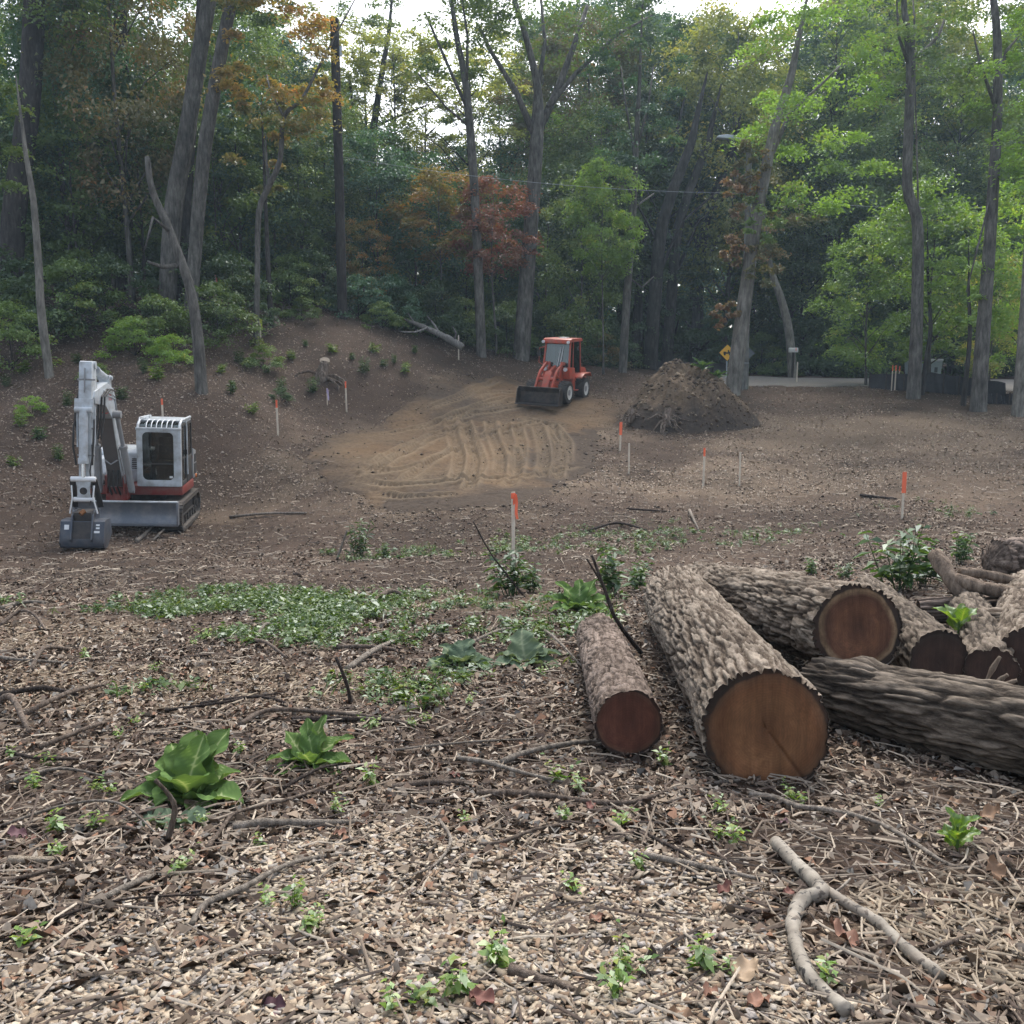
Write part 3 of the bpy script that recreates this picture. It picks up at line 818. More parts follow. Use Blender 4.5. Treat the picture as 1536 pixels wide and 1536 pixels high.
trunk_tree([(1527, 622, 19), (1533, 540, 17), (1542, 400, 15), (1550, 200, 12)], 36.2, 'bark_pale', 'pale trunk beside the end of the second silt fence', top=15, crown=(36, 2.8, 8, 15, 30, 4500, 0.16, 0.6), cmat='bright')
trunk_tree([(1445, 607, 8), (1450, 560, 7), (1455, 500, 6), (1453, 440, 4)], 38.5, 'bark_dark', 'pencil-thin sapling between two grey trunks by the silt fence', top=6.5, crown=(37, 1.4, 3.2, 6.5, 10, 1500, 0.13, 0), cmat='bright')
trunk_tree([(1383, 588, 8), (1390, 540, 8), (1396, 490, 6), (1392, 420, 4)], 41.5, 'bark_dark', 'thin dark sapling close beside the kinked grey trunk', top=7.5, crown=(38, 1.5, 3.6, 7.5, 12, 1800, 0.13, 0.3), cmat='bright')
trunk_tree([(98, 470, 20), (112, 330, 18), (118, 180, 16), (125, 0, 15)], 52, 'bark_dark', 'dark far trunk between the thick leaning one and the straight one', top=22)
trunk_tree([(545, 400, 16), (552, 290, 14), (565, 160, 10), (583, 50, 6)], 60, 'bark_dark', 'far dark trunk standing against the open sky past the utility pole', top=21, branches=[[(552, 280, 7), (535, 200, 5), (528, 120, 3)], [(560, 190, 5), (600, 170, 3), (640, 150, 2)]], crown=(39, 3.0, 13, 21, 24, 2600, 0.2, 0.5))
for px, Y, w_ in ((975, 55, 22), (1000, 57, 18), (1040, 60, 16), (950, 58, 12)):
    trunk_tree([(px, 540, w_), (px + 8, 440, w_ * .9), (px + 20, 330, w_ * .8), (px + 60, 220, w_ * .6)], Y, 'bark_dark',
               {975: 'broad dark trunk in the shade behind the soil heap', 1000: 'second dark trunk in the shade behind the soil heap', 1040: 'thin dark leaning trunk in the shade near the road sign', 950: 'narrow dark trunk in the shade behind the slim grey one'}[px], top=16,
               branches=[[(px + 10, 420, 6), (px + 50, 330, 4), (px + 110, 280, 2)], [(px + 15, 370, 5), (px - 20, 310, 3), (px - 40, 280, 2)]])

# -- the understorey in its colours (position read from the photograph)
tree_px('small_c', 745, 46.5, 'red', 1.15, label='small red-leaved maple between the slender and the forked trunk', sz=1.02)
tree_px('small_c', 665, 48, 'orange', 1.25, label='small orange-leaved tree next to the red maple', sz=1.0)
tree_px('small_b', 548, 47, 'orange', 0.75, label='low orange-tinged sapling beside the utility pole', sz=0.75)
tree_px('small_c', 905, 47, 'bright', .95, label='bright green young tree beside the loader', sz=1.25)
tree_px('small_b', 868, 49, 'mid', 1.2, label='mid green young tree behind the loader cab', sz=1.5)
tree_px('small_a', 1395, 43.5, 'bright', 1.35, label='bright green spreading tree over the wheeled bins', sz=1.3)
tree_px('small_b', 1300, 46, 'bright', 1.25, label='bright green tree hanging over the bend of the road', sz=1.25)
tree_px('small_a', 1535, 40, 'bright', 1.2, label='bright green tree hanging over the second silt fence', sz=1.35)
tree_px('small_b', 1485, 45.0, 'yellow', 0.9, label='yellowing small tree behind the silt fence', sz=1.0)
tree_px('mid_a', 1085, 60, 'yellow', 1.4, label='tall yellow-green tree rising over the lamp pole', sz=1.65)
tree_px('mid_a', 205, 41.5, 'dead', 1.0, label='drooping rusty green tree in front of the straight dark trunk', sz=1.45)
tree_px('mid_a', 118, 43, 'blue', 0.9, label='blue-green tree spreading behind the slim pale sapling', sz=1.25)

rg = random.Random(5)
# bank: bushes and understorey on the hillside
for px, Y, key, mt, s in [(20, 33, 'bush_a', 'mid', .9), (60, 36, 'bush_b', 'deep', 1.3), (120, 36.5, 'bush_a', 'mid', 1.1), (165, 37.5, 'bush_a', 'deep', 1.1), (205, 34.5, 'bush_b', 'bright', .8), (235, 36.0, 'bush_b', 'mid', 1.0), (262, 33.8, 'bush_b', 'bright', .62),
                          (330, 37.0, 'bush_a', 'mid', .95), (352, 39.5, 'bush_a', 'deep', 1.1), (300, 41, 'bush_a', 'deep', 1.2), (395, 36.2, 'bush_b', 'mid', .55), (440, 43.5, 'bush_a', 'mid', .9), (475, 44.5, 'bush_a', 'deep', 1.0), (540, 44.5, 'bush_b', 'blue', 1.1),
                          (575, 43.6, 'bush_b', 'mid', .7), (585, 45.5, 'bush_a', 'blue', .95), (625, 45.5, 'bush_b', 'deep', 1.1), (655, 46.5, 'bush_a', 'deep', 1.1), (140, 31.6, 'bush_b', 'mid', .35), (45, 28.6, 'bush_b', 'bright', .32), (420, 34.0, 'bush_b', 'deep', .3), (455, 41.6, 'bush_b', 'mid', .6), (5, 38, 'bush_a', 'deep', 1.2),
                          (690, 47.5, 'bush_a', 'mid', .9), (745, 47.5, 'bush_a', 'deep', .9), (760, 49, 'bush_a', 'mid', 1.0), (815, 50, 'bush_a', 'deep', 1.1), (850, 51, 'bush_a', 'deep', 1.1), (895, 52, 'bush_b', 'dead', 1.1), (915, 53, 'bush_a', 'deep', 1.0),
                          (1085, 57, 'bush_a', 'deep', 1.1), (1140, 57, 'bush_a', 'mid', 1.0), (1165, 56, 'bush_b', 'mid', .9), (1215, 55.5, 'bush_a', 'deep', 1.3), (1255, 55.5, 'bush_a', 'deep', 1.3), (1290, 55.5, 'bush_a', 'mid', 1.3), (1325, 54.5, 'bush_a', 'deep', 1.3), (1450, 55, 'bush_a', 'deep', 1.2), (1500, 55, 'bush_a', 'mid', 1.3), (1540, 54, 'bush_a', 'deep', 1.3)]:
    tree_px(key, px, Y, mt, s)
for px, Y, key, mt, s in [(30, 42, 'small_a', 'deep', 1.2), (75, 44, 'small_b', 'mid', 1.3), (130, 42, 'small_a', 'mid', 1.2), (150, 46, 'mid_b', 'deep', 1.0), (225, 44, 'small_a', 'deep', 1.3), (330, 43, 'small_b', 'mid', 1.3), (365, 44.5, 'small_a', 'blue', 1.3), (420, 45.5, 'small_b', 'mid', 1.3),
                          (460, 47, 'small_a', 'deep', 1.3), (345, 50, 'mid_a', 'mid', 1.1), (490, 50, 'mid_b', 'mid', .95), (575, 50, 'small_a', 'blue', 1.3), (625, 52, 'small_b', 'blue', 1.5), (560, 54, 'small_a', 'mid', 1.5), (700, 55, 'mid_b', 'mid', .85), (740, 56, 'mid_b', 'blue', .9), (820, 54, 'small_b', 'deep', 1.7), (845, 58, 'mid_a', 'mid', .95),
                          (10, 50, 'mid_a', 'mid', 1.2), (95, 52, 'mid_b', 'deep', 1.2), (180, 54, 'mid_a', 'deep', 1.2), (270, 53, 'mid_a', 'mid', 1.2), (410, 55, 'mid_a', 'blue', 1.15), (450, 60, 'mid_b', 'mid', 1.2),
                          (900, 58, 'mid_a', 'mid', 1.15), (860, 64, 'mid_a', 'bright', 1.25), (1200, 58, 'mid_b', 'deep', 1.15), (1180, 60, 'mid_a', 'mid', 1.3), (1240, 57, 'mid_b', 'deep', 1.2), (1290, 58, 'mid_a', 'mid', 1.2), (1340, 57, 'mid_b', 'mid', 1.1), (1400, 58, 'mid_a', 'deep', 1.0), (1460, 57, 'mid_b', 'deep', 1.0), (1510, 57, 'mid_a', 'mid', 1.1), (1560, 55, 'mid_b', 'mid', 1.1)]:
    tree_px(key, px, Y, mt, s)
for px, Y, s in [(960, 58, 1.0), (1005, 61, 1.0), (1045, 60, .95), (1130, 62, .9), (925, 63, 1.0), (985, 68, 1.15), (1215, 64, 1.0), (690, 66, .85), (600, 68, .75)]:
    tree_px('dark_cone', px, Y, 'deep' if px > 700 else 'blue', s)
# tall back rows, lower where the photograph shows open sky
def sky_top(px):
    xs_ = [-400, -50, 60, 250, 350, 500, 530, 700, 760, 830, 1030, 1060, 1190, 1240, 1370, 1400, 1470, 1500, 1900]
    ys_ = [-60, -60, 90, 110, 60, 60, 225, 225, 190, -20, -20, 60, 60, -40, -40, 110, 110, -20, -40]
    return np.interp(px, xs_, ys_)
k = 0
for row, (Y0, step) in enumerate(((64, 82), (73, 90), (83, 98))):
    px = -420 + row * 37
    while px < 1960:
        P_ = px + rg.uniform(-25, 25); Y = Y0 + rg.uniform(-3, 3)
        top = W(P_, sky_top(P_) + rg.uniform(-15, 45), Y).z
        x = (P_ - 768) / FPX * Y * 0.99
        h = top - gz(x, Y)
        key = ('tall_a', 'tall_b')[k % 2]
        if h < 15: key = 'mid_a'
        s = h / PROTO[key][2]
        wdt = min(max(s, 0.85), 1.25) if key != 'mid_a' else 1.15
        tree(key, x, Y, rg.choice(['mid', 'mid', 'blue', 'deep', 'bright', 'dead', 'yellow']) if row == 0 else rg.choice(['mid', 'blue', 'blue', 'deep', 'yellow']), wdt, sz=s)
        k += 1; px += step
for px, Y, top in ((470, 58, 10), (548, 62, 20), (600, 59, 45), (652, 63, 60), (700, 58, 30), (745, 62, 90), (1225, 60, 0), (1110, 66, 40), (1425, 60, 60), (385, 60, 10)):
    x = (px - 768) / FPX * Y * .99; tree('sparse', x, Y, 'mid' if px % 2 else 'yellow', 1.0, sz=(W(px, top, Y).z - gz(x, Y)) / 22)
# the far wood closes the view
def far_wood():
    rg2 = np.random.default_rng(77)
    n = 60000
    x = rg2.uniform(-95, 95, n); y = rg2.uniform(92, 112, n)
    h = 10 + 5 * fbm(x * 0.09, y * 0.09, 3, 5)
    z = ground_z(x, y) + h * rg2.random(n) ** 1.3
    c = np.stack([x, y, z], 1)
    v, f = leaf_quads(c, rg2.normal(0, 0.6, (n, 3)) + np.array([0, -0.3, 0.8]), rg2.normal(0, 1, (n, 3)), rg2.uniform(0.6, 1.3, n), wid=0.7)
    me = mesh_np('distant_forest', v, f, M['blue'], tint=np.repeat(rg2.random(n), 4))
    tag(obj('distant_forest', me), 'far blue-green wood closing the view behind the trees', kind='stuff')
far_wood()
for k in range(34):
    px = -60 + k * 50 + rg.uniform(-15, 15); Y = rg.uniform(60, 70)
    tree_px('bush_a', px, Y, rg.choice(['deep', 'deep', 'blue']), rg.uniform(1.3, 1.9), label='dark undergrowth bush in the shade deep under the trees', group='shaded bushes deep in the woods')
# ================================================================== the excavator and the loader
def seat_on_ground(name, x, y, yaw, hx, hy, sink=0.0, tilt=1.0):
    """an Empty on the ground at (x, y), tilted to the ground's own slope under a footprint of half sizes hx, hy"""
    c, s = math.cos(yaw), math.sin(yaw)
    def q(lx, ly): return tps([x + c * lx - s * ly], [y + s * lx + c * ly])[0]
    zx = (q(hx, 0) - q(-hx, 0)) / (2 * hx); zy = (q(0, hy) - q(0, -hy)) / (2 * hy)
    zx *= tilt; zy *= tilt
    X = Vector((1, 0, zx)).normalized(); Z = X.cross(Vector((0, 1, zy))).normalized(); Y = Z.cross(X)
    m = Matrix((X, Y, Z)).transposed()
    m = Matrix.Rotation(yaw, 3, 'Z') @ m
    z = np.mean(ground_z([x + c * a - s * b for a, b in ((hx, hy), (-hx, hy), (hx, -hy), (-hx, -hy), (0, 0))], [y + s * a + c * b for a, b in ((hx, hy), (-hx, hy), (hx, -hy), (-hx, -hy), (0, 0))]))
    e = empty(name, (x, y, float(z) - sink), m.to_euler())
    return e
DUST = (0.20, 0.165, 0.13)
V = {}
V['white'] = solid('off-white machine paint', (0.50, 0.545, 0.58), 0.40, dirt=(0.20, 0.185, 0.165), dscale=5, amount=0.7)
V['red'] = solid('dark red machine paint', (0.215, 0.030, 0.024), 0.42, dirt=DUST, dscale=4, amount=0.45)
V['steel'] = solid('blue-grey painted steel', (0.135, 0.155, 0.185), 0.42, 0.35, dirt=(0.30, 0.29, 0.28), dscale=4.5, amount=0.6)
V['bucket'] = solid('dark blue-grey bucket paint', (0.050, 0.062, 0.085), 0.45, 0.2, dirt=(0.16, 0.15, 0.14), dscale=5, amount=0.5)
V['black'] = solid('black rubber', (0.018, 0.018, 0.019), 0.75, dirt=(0.075, 0.064, 0.052), dscale=6, amount=0.7)
V['dark'] = solid('dark greasy steel', (0.030, 0.029, 0.030), 0.6, 0.3, dirt=(0.10, 0.08, 0.065), dscale=7, amount=0.6)
V['track'] = solid('muddy track steel', (0.055, 0.050, 0.046), 0.7, 0.2, dirt=(0.15, 0.12, 0.092), dscale=6, amount=0.8)
V['chrome'] = solid('polished rod', (0.75, 0.77, 0.80), 0.22, 0.9)
V['grey'] = solid('grey paint', (0.26, 0.27, 0.28), 0.45, dirt=DUST, amount=0.4)
V['under'] = solid('boom belly shade and grime', (0.12, 0.11, 0.105), 0.6, dirt=(0.09, 0.075, 0.065), amount=0.5)  # dark tone holds the shade of the boom's underside, plus grime
V['sticker'] = solid('white sticker', (0.72, 0.74, 0.75), 0.5, amount=0.2)
V['amber'] = solid('amber lens', (0.75, 0.22, 0.04), 0.25)
V['lens'] = solid('clear lamp lens', (0.75, 0.76, 0.76), 0.15)
V['seatcloth'] = solid('black seat vinyl', (0.022, 0.022, 0.024), 0.6)
V['brass'] = solid('rusty pin', (0.25, 0.11, 0.04), 0.6, 0.4)
V['redtxt'] = solid('red decal', (0.55, 0.05, 0.05), 0.45, amount=0.1)
V['loader'] = solid('faded red-orange paint', (0.46, 0.065, 0.032), 0.40, dirt=(0.19, 0.12, 0.085), dscale=4.5, amount=0.75)
V['scoop'] = solid('worn dark bucket steel', (0.035, 0.032, 0.032), 0.5, 0.4, dirt=(0.13, 0.10, 0.08), dscale=4, amount=0.7)
V['rim'] = solid('white wheel rim', (0.66, 0.66, 0.63), 0.45, dirt=DUST, amount=0.4)
def glass_mat():
    m, t, b = new_mat('tinted cab glass')
    t.nodes.clear()
    out = t.nodes.new('ShaderNodeOutputMaterial')
    tr = t.nodes.new('ShaderNodeBsdfTransparent'); tr.inputs[0].default_value = (0.34, 0.39, 0.38, 1)
    gl = t.nodes.new('ShaderNodeBsdfGlossy'); gl.inputs['Roughness'].default_value = 0.02; gl.inputs['Color'].default_value = (0.9, 0.95, 0.95, 1)
    fr = t.nodes.new('ShaderNodeFresnel'); fr.inputs[0].default_value = 1.5
    mr = t.nodes.new('ShaderNodeMapRange'); mr.inputs[3].default_value = 0.05; mr.inputs[4].default_value = 1.0
    t.links.new(fr.outputs[0], mr.inputs[0])
    mx = t.nodes.new('ShaderNodeMixShader'); t.links.new(mr.outputs[0], mx.inputs[0])
    t.links.new(tr.outputs[0], mx.inputs[1]); t.links.new(gl.outputs[0], mx.inputs[2]); t.links.new(mx.outputs[0], out.inputs['Surface'])
    return m
V['glass'] = glass_mat()
def text_part(name, body, size, mat, parent, loc, rot, thick=0.002):
    cu = bpy.data.curves.new(name, 'FONT'); cu.body = body; cu.size = size; cu.extrude = thick; cu.align_x = 'CENTER'; cu.align_y = 'CENTER'
    tmp = bpy.data.objects.new(name, cu); COL.objects.link(tmp)
    dg = bpy.context.evaluated_depsgraph_get()
    me = bpy.data.meshes.new_from_object(tmp.evaluated_get(dg))
    bpy.data.objects.remove(tmp)
    me.materials.clear(); me.materials.append(mat)
    o = obj(name, me, parent); o.location = loc; o.rotation_euler = rot
    return o

def excavator(x, y, yaw):
    E = seat_on_ground('excavator', x, y, yaw, 0.8, 1.3, 0.04, 0.3)
    tag(E, 'white and red tracked excavator with cab, dozer blade and its bucket on the ground', 'excavator')
    # --- tracks
    L, Hh, wd = 2.75, 0.66, 0.45
    for sx in (-1, 1):
        cx = sx * 0.90
        prof = []
        r_ = Hh / 2
        N = 64
        per = 2 * (L - Hh) + 2 * math.pi * r_
        for k in range(N):
            s = per * k / N
            a = L - Hh
            if s < a: p = (-a / 2 + s, 0.0); nrm = (0, -1)
            elif s < a + math.pi * r_:
                th = (s - a) / r_ - math.pi / 2; p = (a / 2 + r_ * math.cos(th), r_ + r_ * math.sin(th)); nrm = (math.cos(th), math.sin(th))
            elif s < 2 * a + math.pi * r_:
                p = (a / 2 - (s - a - math.pi * r_), Hh); nrm = (0, 1)
            else:
                th = (s - 2 * a - math.pi * r_) / r_ + math.pi / 2; p = (-a / 2 + r_ * math.cos(th), r_ + r_ * math.sin(th)); nrm = (math.cos(th), math.sin(th))
            prof.append((p, nrm))
        mb = MB()
        outer = [(p[0], p[1] ) for p, n_ in prof]; inner = [(p[0] - n_[0] * 0.06, p[1] - n_[1] * 0.06) for p, n_ in prof]
        vs = [(cx - wd / 2, a, b) for a, b in outer] + [(cx + wd / 2, a, b) for a, b in outer] + [(cx - wd / 2, a, b) for a, b in inner] + [(cx + wd / 2, a, b) for a, b in inner]
        fs = []
        for k in range(N):
            j = (k + 1) % N
            fs += [(k, j, N + j, N + k), (2 * N + k, 3 * N + k, 3 * N + j, 2 * N + j), (k, 2 * N + k, 2 * N + j, j), (N + k, N + j, 3 * N + j, 3 * N + k)]
        mb.add(vs, fs)
        tr = mb.build('track', V['track'], E)
        for k in range(0, N, 1):
            p, n_ = prof[k]
            if k % 1 == 0:
                t_ = Vector((0, -n_[1], n_[0]))
                q = MB(); q.bar((cx - wd / 2, p[0] + n_[0] * 0.014, p[1] + n_[1] * 0.014), (cx + wd / 2, p[0] + n_[0] * 0.014, p[1] + n_[1] * 0.014), 0.075, 0.035, up=(0, n_[0], n_[1]))
                if k == 0 and sx == -1:
                    pass
                q.build('track_shoe', V['track'], tr)
        side = cx + sx * 0.02
        for (yy, rr, nm) in ((-(L - Hh) / 2, 0.25, 'idler'), ((L - Hh) / 2, 0.25, 'sprocket')):
            q = MB(); q.cyl((cx - 0.16, yy, r_), (cx + 0.16, yy, r_), rr, n=24); q.cyl((cx - 0.19, yy, r_), (cx + 0.19, yy, r_), 0.10, n=16)
            q.build(nm, V['dark'], tr, smooth=True)
        for k in range(5):
            yy = -0.72 + k * 0.36
            q = MB(); q.cyl((cx - 0.15, yy, 0.17), (cx + 0.15, yy, 0.17), 0.095, n=16); q.build('roller', V['dark'], tr, smooth=True)
        q = MB(); q.bx(cx - 0.11, cx + 0.11, -0.85, 0.85, 0.22, 0.46); q.bx(cx + sx * 0.10, cx + sx * 0.15, -0.95, 0.9, 0.27, 0.31)
        q.build('track_frame', V['dark'], tr, bevel=0.015)
    q = MB(); q.bx(-0.7, 0.7, -0.6, 0.6, 0.32, 0.62); q.cyl((0, 0, 0.6), (0, 0, 0.80), 0.52, n=32)
    q.build('undercarriage', V['dark'], E, bevel=0.02)
    # --- dozer blade: curved plate with ribs and two push arms
    bl = []
    for k in range(9):
        th = -0.75 + 1.5 * k / 8
        bl.append((-1.86 + 0.26 * (1 - math.cos(th)) * -1, 0.12 + 0.52 * (k / 8)))
    prof = [(a, b) for a, b in bl] + [(a + 0.05, b) for a, b in reversed(bl)]
    q = MB(); q.prism_x(prof, -1.12, 1.12)
    blade = q.build('dozer_blade', V['steel'], E, smooth=True)
    q = MB(); q.bx(-1.13, 1.13, -1.95, -1.86, 0.08, 0.15); q.build('cutting_edge', V['steel'], blade, bevel=0.008)
    q = MB(); q.bx(-1.12, 1.12, -1.965, -1.89, 0.625, 0.66); q.build('top_rail', V['white'], blade, bevel=0.008)
    for sx in (-1, 1):
        q = MB(); q.bar((sx * 0.42, -1.85, 0.32), (sx * 0.42, -0.5, 0.42), 0.12, 0.16); q.build('push_arm', V['dark'], blade, bevel=0.01)
        q = MB(); q.bx(sx * 1.12 - 0.02, sx * 1.12 + 0.02, -1.98, -1.80, 0.1, 0.64); q.build('end_plate', V['steel'], blade, bevel=0.005)
    blade.location.z = 0.17
    # --- house
    q = MB(); prof = [(-1.06, -0.85), (1.06, -0.85), (1.08, 0.6), (0.95, 1.1), (0.5, 1.32), (-0.5, 1.32), (-0.95, 1.1), (-1.08, 0.6)]
    n = len(prof)
    q.add([(a, b, 0.80) for a, b in prof] + [(a, b, 1.02) for a, b in prof], [tuple(range(n - 1, -1, -1)), tuple(range(n, 2 * n))] + [(i, (i + 1) % n, (i + 1) % n + n, i + n) for i in range(n)])
    q.build('deck', V['red'], E, bevel=0.03)
    cwp = [(1.09, 0.55), (0.97, 1.12), (0.52, 1.36), (-0.52, 1.36), (-0.97, 1.12), (-1.09, 0.55), (-0.8, 0.5), (0.8, 0.5)]
    q = MB(); n = len(cwp)
    q.add([(a, b, 1.021) for a, b in cwp] + [(a * 0.985, b * 0.985, 1.62) for a, b in cwp], [tuple(range(n - 1, -1, -1)), tuple(range(n, 2 * n))] + [(i, (i + 1) % n, (i + 1) % n + n, i + n) for i in range(n)])
    cwt = q.build('counterweight', V['red'], E, bevel=0.05, seg=3)
    q = MB(); q.cyl((1.055, 0.86, 1.06), (1.11, 0.88, 1.06), 0.05, n=14); q.build('rear_lamp', V['amber'], cwt)
    # side cover behind the cab: white with a dark vent
    q = MB(); q.prism_x([(0.56, 1.021), (0.50, 1.30), (0.62, 1.78), (0.98, 1.70), (1.12, 1.021)], 0.86, 1.085)
    sc_ = q.build('side_cover', V['grey'], E, bevel=0.02)
    q = MB(); q.bx(1.086, 1.095, 0.72, 0.95, 1.42, 1.62); q.build('vent', V['dark'], sc_)
    q = MB(); q.bx(1.086, 1.093, 0.66, 1.0, 1.12, 1.38); q.build('step_panel', V['black'], sc_)
    # engine cover across the back and the tank beside the boom
    q = MB(); q.prism_x([(-0.20, 1.021), (-0.20, 1.72), (-0.10, 1.80), (0.95, 1.80), (1.15, 1.66), (1.15, 1.021)], -1.04, 0.0)
    ec = q.build('engine_cover', V['white'], E, bevel=0.035, seg=3)
    for k in range(6):
        q = MB(); q.bx(-0.22, -0.04, -0.214, -0.200, 1.34 + k * 0.045, 1.365 + k * 0.045); q.build('vent_slat', V['dark'], ec)
    q = MB(); q.prism_x([(-0.86, 1.021), (-0.86, 1.32), (-0.62, 1.62), (-0.21, 1.66), (-0.21, 1.021)], -1.05, -0.66)
    tank = q.build('tank', V['white'], E, bevel=0.04, seg=3)
    q = MB(); q.bx(-1.0, -0.70, -0.95, -0.865, 1.03, 1.30); q.build('tool_box', V['grey'], tank, bevel=0.015)
    # --- cab
    cx0, cx1, cy0, cy1, z0, z1 = 0.06, 1.06, -1.00, 0.55, 1.03, 2.50
    cab = empty('cab'); cab.parent = E
    Wt = V['white']
    q = MB()    # front frame: a panel with a rounded window opening
    def rrect(x0, x1, za, zb, rad, n=5):
        pts = []
        for (cx_, cz_, a0) in ((x1 - rad, zb - rad, 0), (x0 + rad, zb - rad, 90), (x0 + rad, za + rad, 180), (x1 - rad, za + rad, 270)):
            for k in range(n + 1):
                a = R(a0 + 90 * k / n); pts.append((cx_ + rad * math.cos(a), cz_ + rad * math.sin(a)))
        return pts
    def framed(x0, x1, za, zb, ix0, ix1, iz0, iz1, y_, th, rad=0.08):
        o_ = rrect(x0, x1, za, zb, 0.03); i_ = rrect(ix0, ix1, iz0, iz1, rad); n = len(o_)
        vs = [(a, y_, b) for a, b in o_] + [(a, y_, b) for a, b in i_] + [(a, y_ + th, b) for a, b in o_] + [(a, y_ + th, b) for a, b in i_]
        fs = []
        for k in range(n):
            j = (k + 1) % n
            fs += [(k, j, n + j, n + k), (2 * n + k, 3 * n + k, 3 * n + j, 2 * n + j), (k, 2 * n + k, 2 * n + j, j), (n + k, n + j, 3 * n + j, 3 * n + k)]
        return vs, fs
    zf = 2.36
    q.add(*framed(cx0, cx1, z0, zf, cx0 + 0.13, cx1 - 0.17, z0 + 0.15, zf - 0.05, cy0, 0.06, 0.11))
    q.build('front_frame', Wt, cab, bevel=0.008)
    q = MB(); q.bx(cx0 + 0.10, cx1 - 0.13, cy0 + 0.028, cy0 + 0.036, z0 + 0.1, zf - 0.03); ws = q.build('windscreen', V['glass'], cab)
    q = MB(); q.bx(cx0 + 0.13, cx1 - 0.16, cy0 + 0.018, cy0 + 0.046, z0 + 0.52, z0 + 0.55); q.build('glazing_bar', V['black'], ws)
    q = MB(); q.bx(cx1 - 0.27, cx1 - 0.20, cy0 + 0.020, cy0 + 0.027, z0 + 0.20, z0 + 0.25); q.build('screen_sticker', V['sticker'], ws)
    # roof: front slope with bars over the roof window, then the flat top
    q = MB(); q.bx(cx0 - 0.01, cx1 + 0.01, cy0 - 0.015, cy0 + 0.06, zf + 0.001, zf + 0.06); q.build('header', Wt, cab, bevel=0.012)
    for xx, wd_ in ((cx0 + 0.03, 0.06), (cx1 - 0.035, 0.07)):
        q = MB(); q.tube([(xx, cy0 + 0.03, zf + 0.03), (xx, cy0 + 0.12, zf + 0.14), (xx, cy0 + 0.30, zf + 0.215), (xx, cy1 - 0.03, zf + 0.215)], wd_ / 2, 8); q.build('roof_rail', Wt, cab, smooth=True)
    q = MB(); q.prism_x([(cy0 + 0.48, zf + 0.15), (cy0 + 0.48, zf + 0.20), (cy1, zf + 0.20), (cy1, zf + 0.12)], cx0 + 0.02, cx1 - 0.02); q.build('roof', Wt, cab, bevel=0.02)
    q = MB(); q.prism_x([(cy0 + 0.05, zf + 0.045), (cy0 + 0.13, zf + 0.125), (cy0 + 0.48, zf + 0.17), (cy0 + 0.48, zf + 0.16), (cy0 + 0.14, zf + 0.115), (cy0 + 0.06, zf + 0.04)], cx0 + 0.05, cx1 - 0.06); q.build('roof_window', V['glass'], cab)
    for k in range(6):
        xx = cx0 + 0.22 + k * 0.115
        q = MB(); q.tube([(xx, cy0 + 0.02, zf + 0.06), (xx, cy0 + 0.09, zf + 0.15), (xx, cy0 + 0.24, zf + 0.205), (xx, cy0 + 0.50, zf + 0.21)], 0.013, 6); q.build('guard_bar', V['sticker'], cab, smooth=True)
    q = MB(); q.tube([(cx0 + 0.03, cy0 + 0.2, zf + 0.20), (cx0 + 0.03, cy0 + 0.26, zf + 0.27), (cx0 + 0.12, cy0 + 0.9, zf + 0.28), (cx0 + 0.12, cy0 + 0.96, zf + 0.20)], 0.012, 6); q.build('grab_rail', V['sticker'], cab, smooth=True)
    # door side (towards +x), far side and back
    q = MB(); q.bx(cx1 - 0.045, cx1, cy0 + 0.061, cy0 + 0.11, z0, zf + 0.12); q.build('door_post', Wt, cab, bevel=0.01)
    yv0, yv1, ym = cy0 + 0.115, cy1 - 0.01, cy0 + 0.78
    for (ya, yb, nm) in ((yv0, ym - 0.03, 'door'), (ym + 0.035, yv1, 'side_panel')):
        vs, fs = framed(ya, yb, z0, zf + 0.14, ya + 0.05, yb - 0.05, z0 + (0.62 if nm == 'side_panel' else 0.10), zf + 0.08, 0, 0.035, 0.06)
        q = MB(); q.add([(cx1 - b_, a_, c_) for (a_, b_, c_) in vs], fs)
        d_ = q.build(nm, V['black'], cab, bevel=0.006)
        q = MB(); q.bx(cx1 - 0.022, cx1 - 0.016, ya + 0.03, yb - 0.03, z0 + 0.06, zf + 0.10); q.build('pane', V['glass'], d_)
        if nm == 'door':
            q = MB(); q.bx(cx1 - 0.03, cx1 - 0.002, ya + 0.04, yb - 0.04, z0 + 0.62, z0 + 0.66); q.build('door_rail', V['black'], d_)
            q = MB(); q.bx(cx1 + 0.001, cx1 + 0.03, yb - 0.10, yb - 0.05, z0 + 0.7, z0 + 0.82); q.build('handle', V['dark'], d_, bevel=0.006)
    q = MB(); q.tube([(cx1 - 0.01, ym, zf + 0.17), (cx1 + 0.002, ym, zf), (cx1 + 0.006, ym + 0.01, z0 + 0.45), (cx1 + 0.006, ym + 0.05, z0 + 0.2)], 0.026, 8); q.build('side_post', Wt, cab, smooth=True)
    vs, fs = framed(cy0 + 0.065, cy1 - 0.01, z0, zf + 0.14, cy0 + 0.14, cy1 - 0.10, z0 + 0.30, zf + 0.06, 0, 0.035, 0.06)
    q = MB(); q.add([(cx0 + b_, a_, c_) for (a_, b_, c_) in vs], fs); fsd = q.build('far_side_panel', Wt, cab, bevel=0.006)
    q = MB(); q.bx(cx0 + 0.014, cx0 + 0.02, cy0 + 0.12, cy1 - 0.08, z0 + 0.28, zf + 0.08); q.build('pane', V['glass'], fsd)
    q = MB(); q.add(*framed(cx0 + 0.04, cx1 - 0.04, z0, zf + 0.14, cx0 + 0.14, cx1 - 0.14, z0 + 0.65, zf + 0.04, cy1 - 0.045, 0.04)); bk = q.build('back_panel', V['black'], cab, bevel=0.006)
